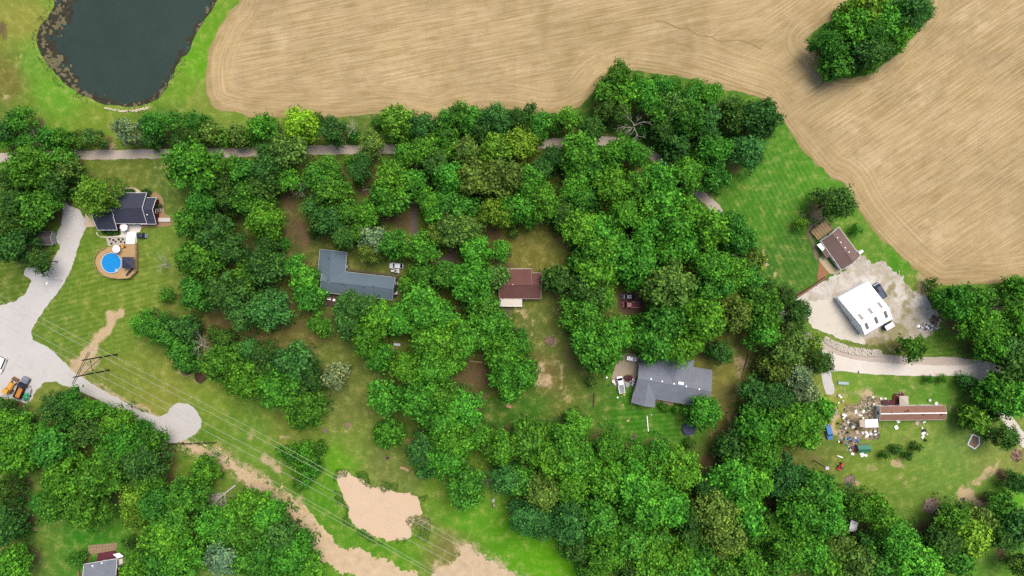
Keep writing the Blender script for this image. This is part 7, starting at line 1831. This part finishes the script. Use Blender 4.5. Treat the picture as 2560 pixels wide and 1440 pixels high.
p = G(1568, 962); o = MB().mound((p.x, p.y, 0), .9, 1.1, .8, 12, 5, .15, 3).build('tarp_cover', plain('pale_tarp', alb(176, 190, 196), .5, .3, var=.15)); tag(o, 'pale tarp-covered mound between the white pickup and the grey house', 'tarp')
for (x, y, lab) in [(1533, 953, 'white satellite dish on the tan gravel left of the white pickup')]:
    p = G(x, y); o = thing('satellite_dish', lab, 'satellite dish', (p.x, p.y, 0))
    MB().loft([circ(p, .42, .5, 16), circ(p, .46, .62, 16), circ(p, .2, .55, 16)], cap=False).build('dish', MAT_WHITE, o)
    MB().box((p.x + .5, p.y - .7, .05), (.6, .9, .4), .6).build('mount', MAT_TRIM, o)
    MB().tube([(p.x, p.y, 0), (p.x, p.y, .55)], .05, 6).build('stand', MAT_STEEL, o)
for k, (x, y, s, mt, lab, nm, ct) in enumerate([(1543.5, 993, .5, MAT_WHITE, 'white bucket on the grass left of the large grey house', 'bucket', 'bucket'), (1521.5, 963, .5, MAT_DARK, 'black bin at the grass edge left of the white pickup', 'bin', 'bin'), (1560, 986, .45, plain('yellow_plastic', alb(226, 206, 90), .5, .3), 'yellow toy on the grass below the white pickup', 'toy', 'toy'), (1628, 1036, .4, MAT_TRIM, 'pale bucket on the lawn beside the long white pole', 'bucket', 'bucket'), (1516.5, 943, .5, MAT_WHITE, 'white box on the grass at the tan gravel edge', 'box', 'box'),
        (2085, 1028, .9, plain('bin_grey', alb(120, 140, 140), .6, .3), 'grey-green bin beside the wood left of the scrap yard', 'bin', 'bin'), (2148, 929, .7, MAT_STEEL, 'dark mailbox on the concrete edge below the lane', 'mailbox', 'mailbox'), (2309, 1075, .8, MAT_DARK, 'black barbecue on the lawn below the mobile home', 'barbecue', 'barbecue')]):
    p = G(x, y); o = MB().tube([(p.x, p.y, 0.05), (p.x, p.y, .05 + s)], [s * .5, s * .6], 8).build(nm, mt); tag(o, lab, ct)
# ---- scrap yard beside the mobile home: single pieces one could carry away
rr = random.Random(44)
SC = [('white', MAT_WHITE), ('pale grey', plain('scrap_pale', (.5, .5, .5), .6, .3)), ('dark', MAT_DARK), ('blue', plain('scrap_blue', alb(70, 120, 180), .4, .4)), ('teal', plain('scrap_teal', alb(60, 150, 150), .4, .4)), ('pink', plain('scrap_pink', alb(200, 170, 165), .6, .3)), ('brown', MAT_WOODR), ('purple', plain('scrap_purple', alb(110, 80, 150), .5, .3)), ('red', plain('scrap_red', alb(190, 60, 70), .5, .3))]
SCRAP = [(2139, 1029, 0, 1.2, 'panel'), (2158, 1028, 0, 1.0, 'panel'), (2151, 1038, 0, .9, 'panel'), (2107, 1037, 0, 1.2, 'box'), (2113, 1037, 5, .8, 'box'), (2107, 1044, 0, .7, 'box'), (2144, 1035, 5, .8, 'panel'), (2157, 1046, 0, .9, 'panel'), (2118, 1055, 0, .5, 'barrel'), (2125, 1060, 2, .6, 'box'), (2132, 1067, 1, 1.2, 'panel'), (2140, 1072, 6, .7, 'box'), (2112, 1070, 0, .5, 'barrel'), (2118, 1080, 2, .6, 'barrel'), (2142, 1080, 5, 1.2, 'panel'), (2156, 1082, 1, .9, 'panel'), (2165, 1081, 1, 1.2, 'panel'), (2176, 1084, 1, 1.1, 'panel'), (2187, 1078, 0, .8, 'panel'), (2188, 1086, 0, .7, 'panel'), (2167, 1089, 0, 1.4, 'panel'), (2111, 1097, 4, .9, 'box'), (2120, 1096, 3, .6, 'barrel'), (2126, 1093, 3, .6, 'box'), (2143, 1098, 3, 1.1, 'panel'), (2145, 1104, 3, .7, 'box'), (2137, 1094, 0, .6, 'box'), (2128, 1101, 7, .6, 'barrel'), (2131, 1118, 7, .8, 'box'), (2137, 1120, 8, .9, 'box'), (2135, 1128, 8, .6, 'box'), (2124, 1124, 1, .7, 'box'), (2131, 1134, 0, 1.1, 'panel'), (2155, 1136, 0, 1.4, 'panel'), (2164, 1138, 0, .9, 'panel'), (2095, 1103, 0, .5, 'barrel'), (2104, 1105, 6, .7, 'box'), (2116, 1110, 4, .6, 'box'), (2094, 1058, 2, .6, 'barrel'), (2183, 1010, 0, .5, 'box'), (2211, 1010, 0, .6, 'box'), (2216, 1010, 0, .6, 'box'), (2208, 1011, 2, .5, 'barrel'), (2218, 1002, 1, .6, 'box'), (2202, 996, 0, .6, 'panel'), (2213, 996, 0, .6, 'panel'), (2182, 993, 0, .6, 'panel'), (2245, 1053, 0, 1.1, 'panel'), (2240, 1068, 0, 1.3, 'panel'), (2292, 1057, 5, 1.5, 'panel'), (2310, 1055, 0, .9, 'panel'), (2308, 1083, 0, 1.2, 'panel'), (2306, 1092, 1, 1.2, 'panel'), (2312, 1100, 2, .8, 'box'), (2316, 1085, 1, .6, 'box'), (2305, 1070, 1, .8, 'panel'), (2096, 988, 1, .8, 'box'), (2102, 993, 0, .6, 'panel'), (2106, 1002, 1, .6, 'box'), (2095, 1006, 0, .5, 'box'), (2340, 1008, 0, .9, 'panel'), (2322, 1000, 1, .8, 'box')]
def where(x, y):
    if x >= 2230 and y > 1040:
        return 'on the lawn below the mobile home'
    if y < 1012 and x > 2300:
        return 'above the right end of the mobile home'
    if y < 1014 and x > 2175:
        return 'beside the red deck of the mobile home'
    if y < 1012:
        return 'at the upper left edge of the scrap yard'
    if y > 1112:
        return 'around the green shed'
    if y > 1088:
        return 'in the lower part of the scrap yard'
    if y > 1070:
        return 'below the lean-to in the scrap yard'
    return 'in the upper part of the scrap yard'
groups2 = {}
for s in SCRAP:
    groups2.setdefault((s[2], s[4], where(s[0], s[1])), []).append(s)
for (ci, kind, wh), L in groups2.items():
    L.sort(key=lambda s: s[0])
    for i, (x, y, _, sz, _k) in enumerate(L):
        p = G(x, y)
        z = .05
        if kind == 'panel':
            o = MB().box((p.x, p.y, z + .1), (sz, sz * rr.uniform(.5, .9), .1), rr.uniform(0, 3), rr.uniform(-.12, .12), rr.uniform(-.12, .12)).build('scrap_sheet', SC[ci][1])
        elif kind == 'barrel':
            o = MB().tube([(p.x, p.y, z), (p.x, p.y, z + sz * .5), (p.x, p.y, z + sz * 1.3)], [sz * .48, sz * .55, sz * .48], 10).build('barrel', SC[ci][1])
        else:
            b = MB().box((p.x, p.y, z), (sz, sz * rr.uniform(.6, 1), sz * .8), rr.uniform(0, 3))
            b.box((p.x + .05, p.y, z + sz * .8), (sz * .7, sz * .5, .06), rr.uniform(0, 3))
            o = b.build('storage_box', SC[ci][1])
        pre = 'only ' if len(L) == 1 else ('leftmost ' if i == 0 else ('rightmost ' if i == len(L) - 1 else ORD[i] + ' from left '))
        tag(o, '%s%s %s lying %s' % (pre, SC[ci][0], {'panel': 'scrap sheet', 'barrel': 'barrel', 'box': 'box'}[kind], wh), {'panel': 'scrap sheet', 'barrel': 'barrel', 'box': 'box'}[kind], 'loose things of the scrap yard')
rg = np.random.default_rng(9)
def scatter(name, label, poly, n, s0, s1, mats_, thr=None, cat='debris'):
    """uncountable small pieces over a region"""
    x0, y0, x1, y1 = bbox_of(poly, 0)
    b = MB()
    X = rg.uniform(x0, x1, n); Y = rg.uniform(y0, y1, n)
    ok_ = sdf_poly(X, Y, poly) < -.1
    if thr is not None:
        ok_ &= vnoise(X, Y, 2.0, 91) > thr
    for x, y in zip(X[ok_], Y[ok_]):
        b.box((x, y, 0.03), (rg.uniform(s0, s1), rg.uniform(s0, s1), rg.uniform(s0, s1) * .7), rg.uniform(0, 3), rg.uniform(-.4, .4))
    o = b.build(name, mats_)
    return tag(o, label, cat, kind='stuff')
scatter('scrap_litter', 'pale litter strewn through the scrap yard', JUNKY, 260, .12, .45, plain('litter_pale', (.42, .41, .39), .8, .2, var=.5, scale=1.5), -.2)
scatter('dark_litter', 'dark litter strewn through the scrap yard', JUNKY, 420, .15, .55, plain('litter_dark', (.07, .08, .07), .8, .2, var=.6, scale=1.5), -.2)
RIP = px2w([(2058, 836), (2085, 852), (2130, 868), (2200, 874), (2207, 890), (2170, 892), (2110, 882), (2075, 866), (2058, 852)])
scatter('riprap', 'pale rocks along the upper side of the lane below the barn', RIP, 2600, .2, .55, plain('limestone', alb(206, 196, 180), .95, .1, var=.3), None, 'rocks')
STRAWP = px2w([(470, 1105), (520, 1100), (640, 1180), (700, 1195), (760, 1250), (790, 1300), (740, 1275), (640, 1210), (540, 1150), (480, 1125)])
scatter('cleared_brush', 'pale straw and brush along the clay track', STRAWP, 1500, .15, .6, plain('straw_brush', alb(206, 190, 130), .95, .1, var=.4), -.1, 'brush')
scatter('pond_edge_stone', 'white stones along the lower bank of the green pond', px2w([(260, 272), (300, 281), (340, 281), (376, 272), (372, 266), (330, 274), (300, 275), (262, 267)]), 500, .15, .4, plain('bank_stone', alb(220, 208, 180), .95, .1, var=.2), None, 'stones')
print('objects', len(bpy.data.objects))
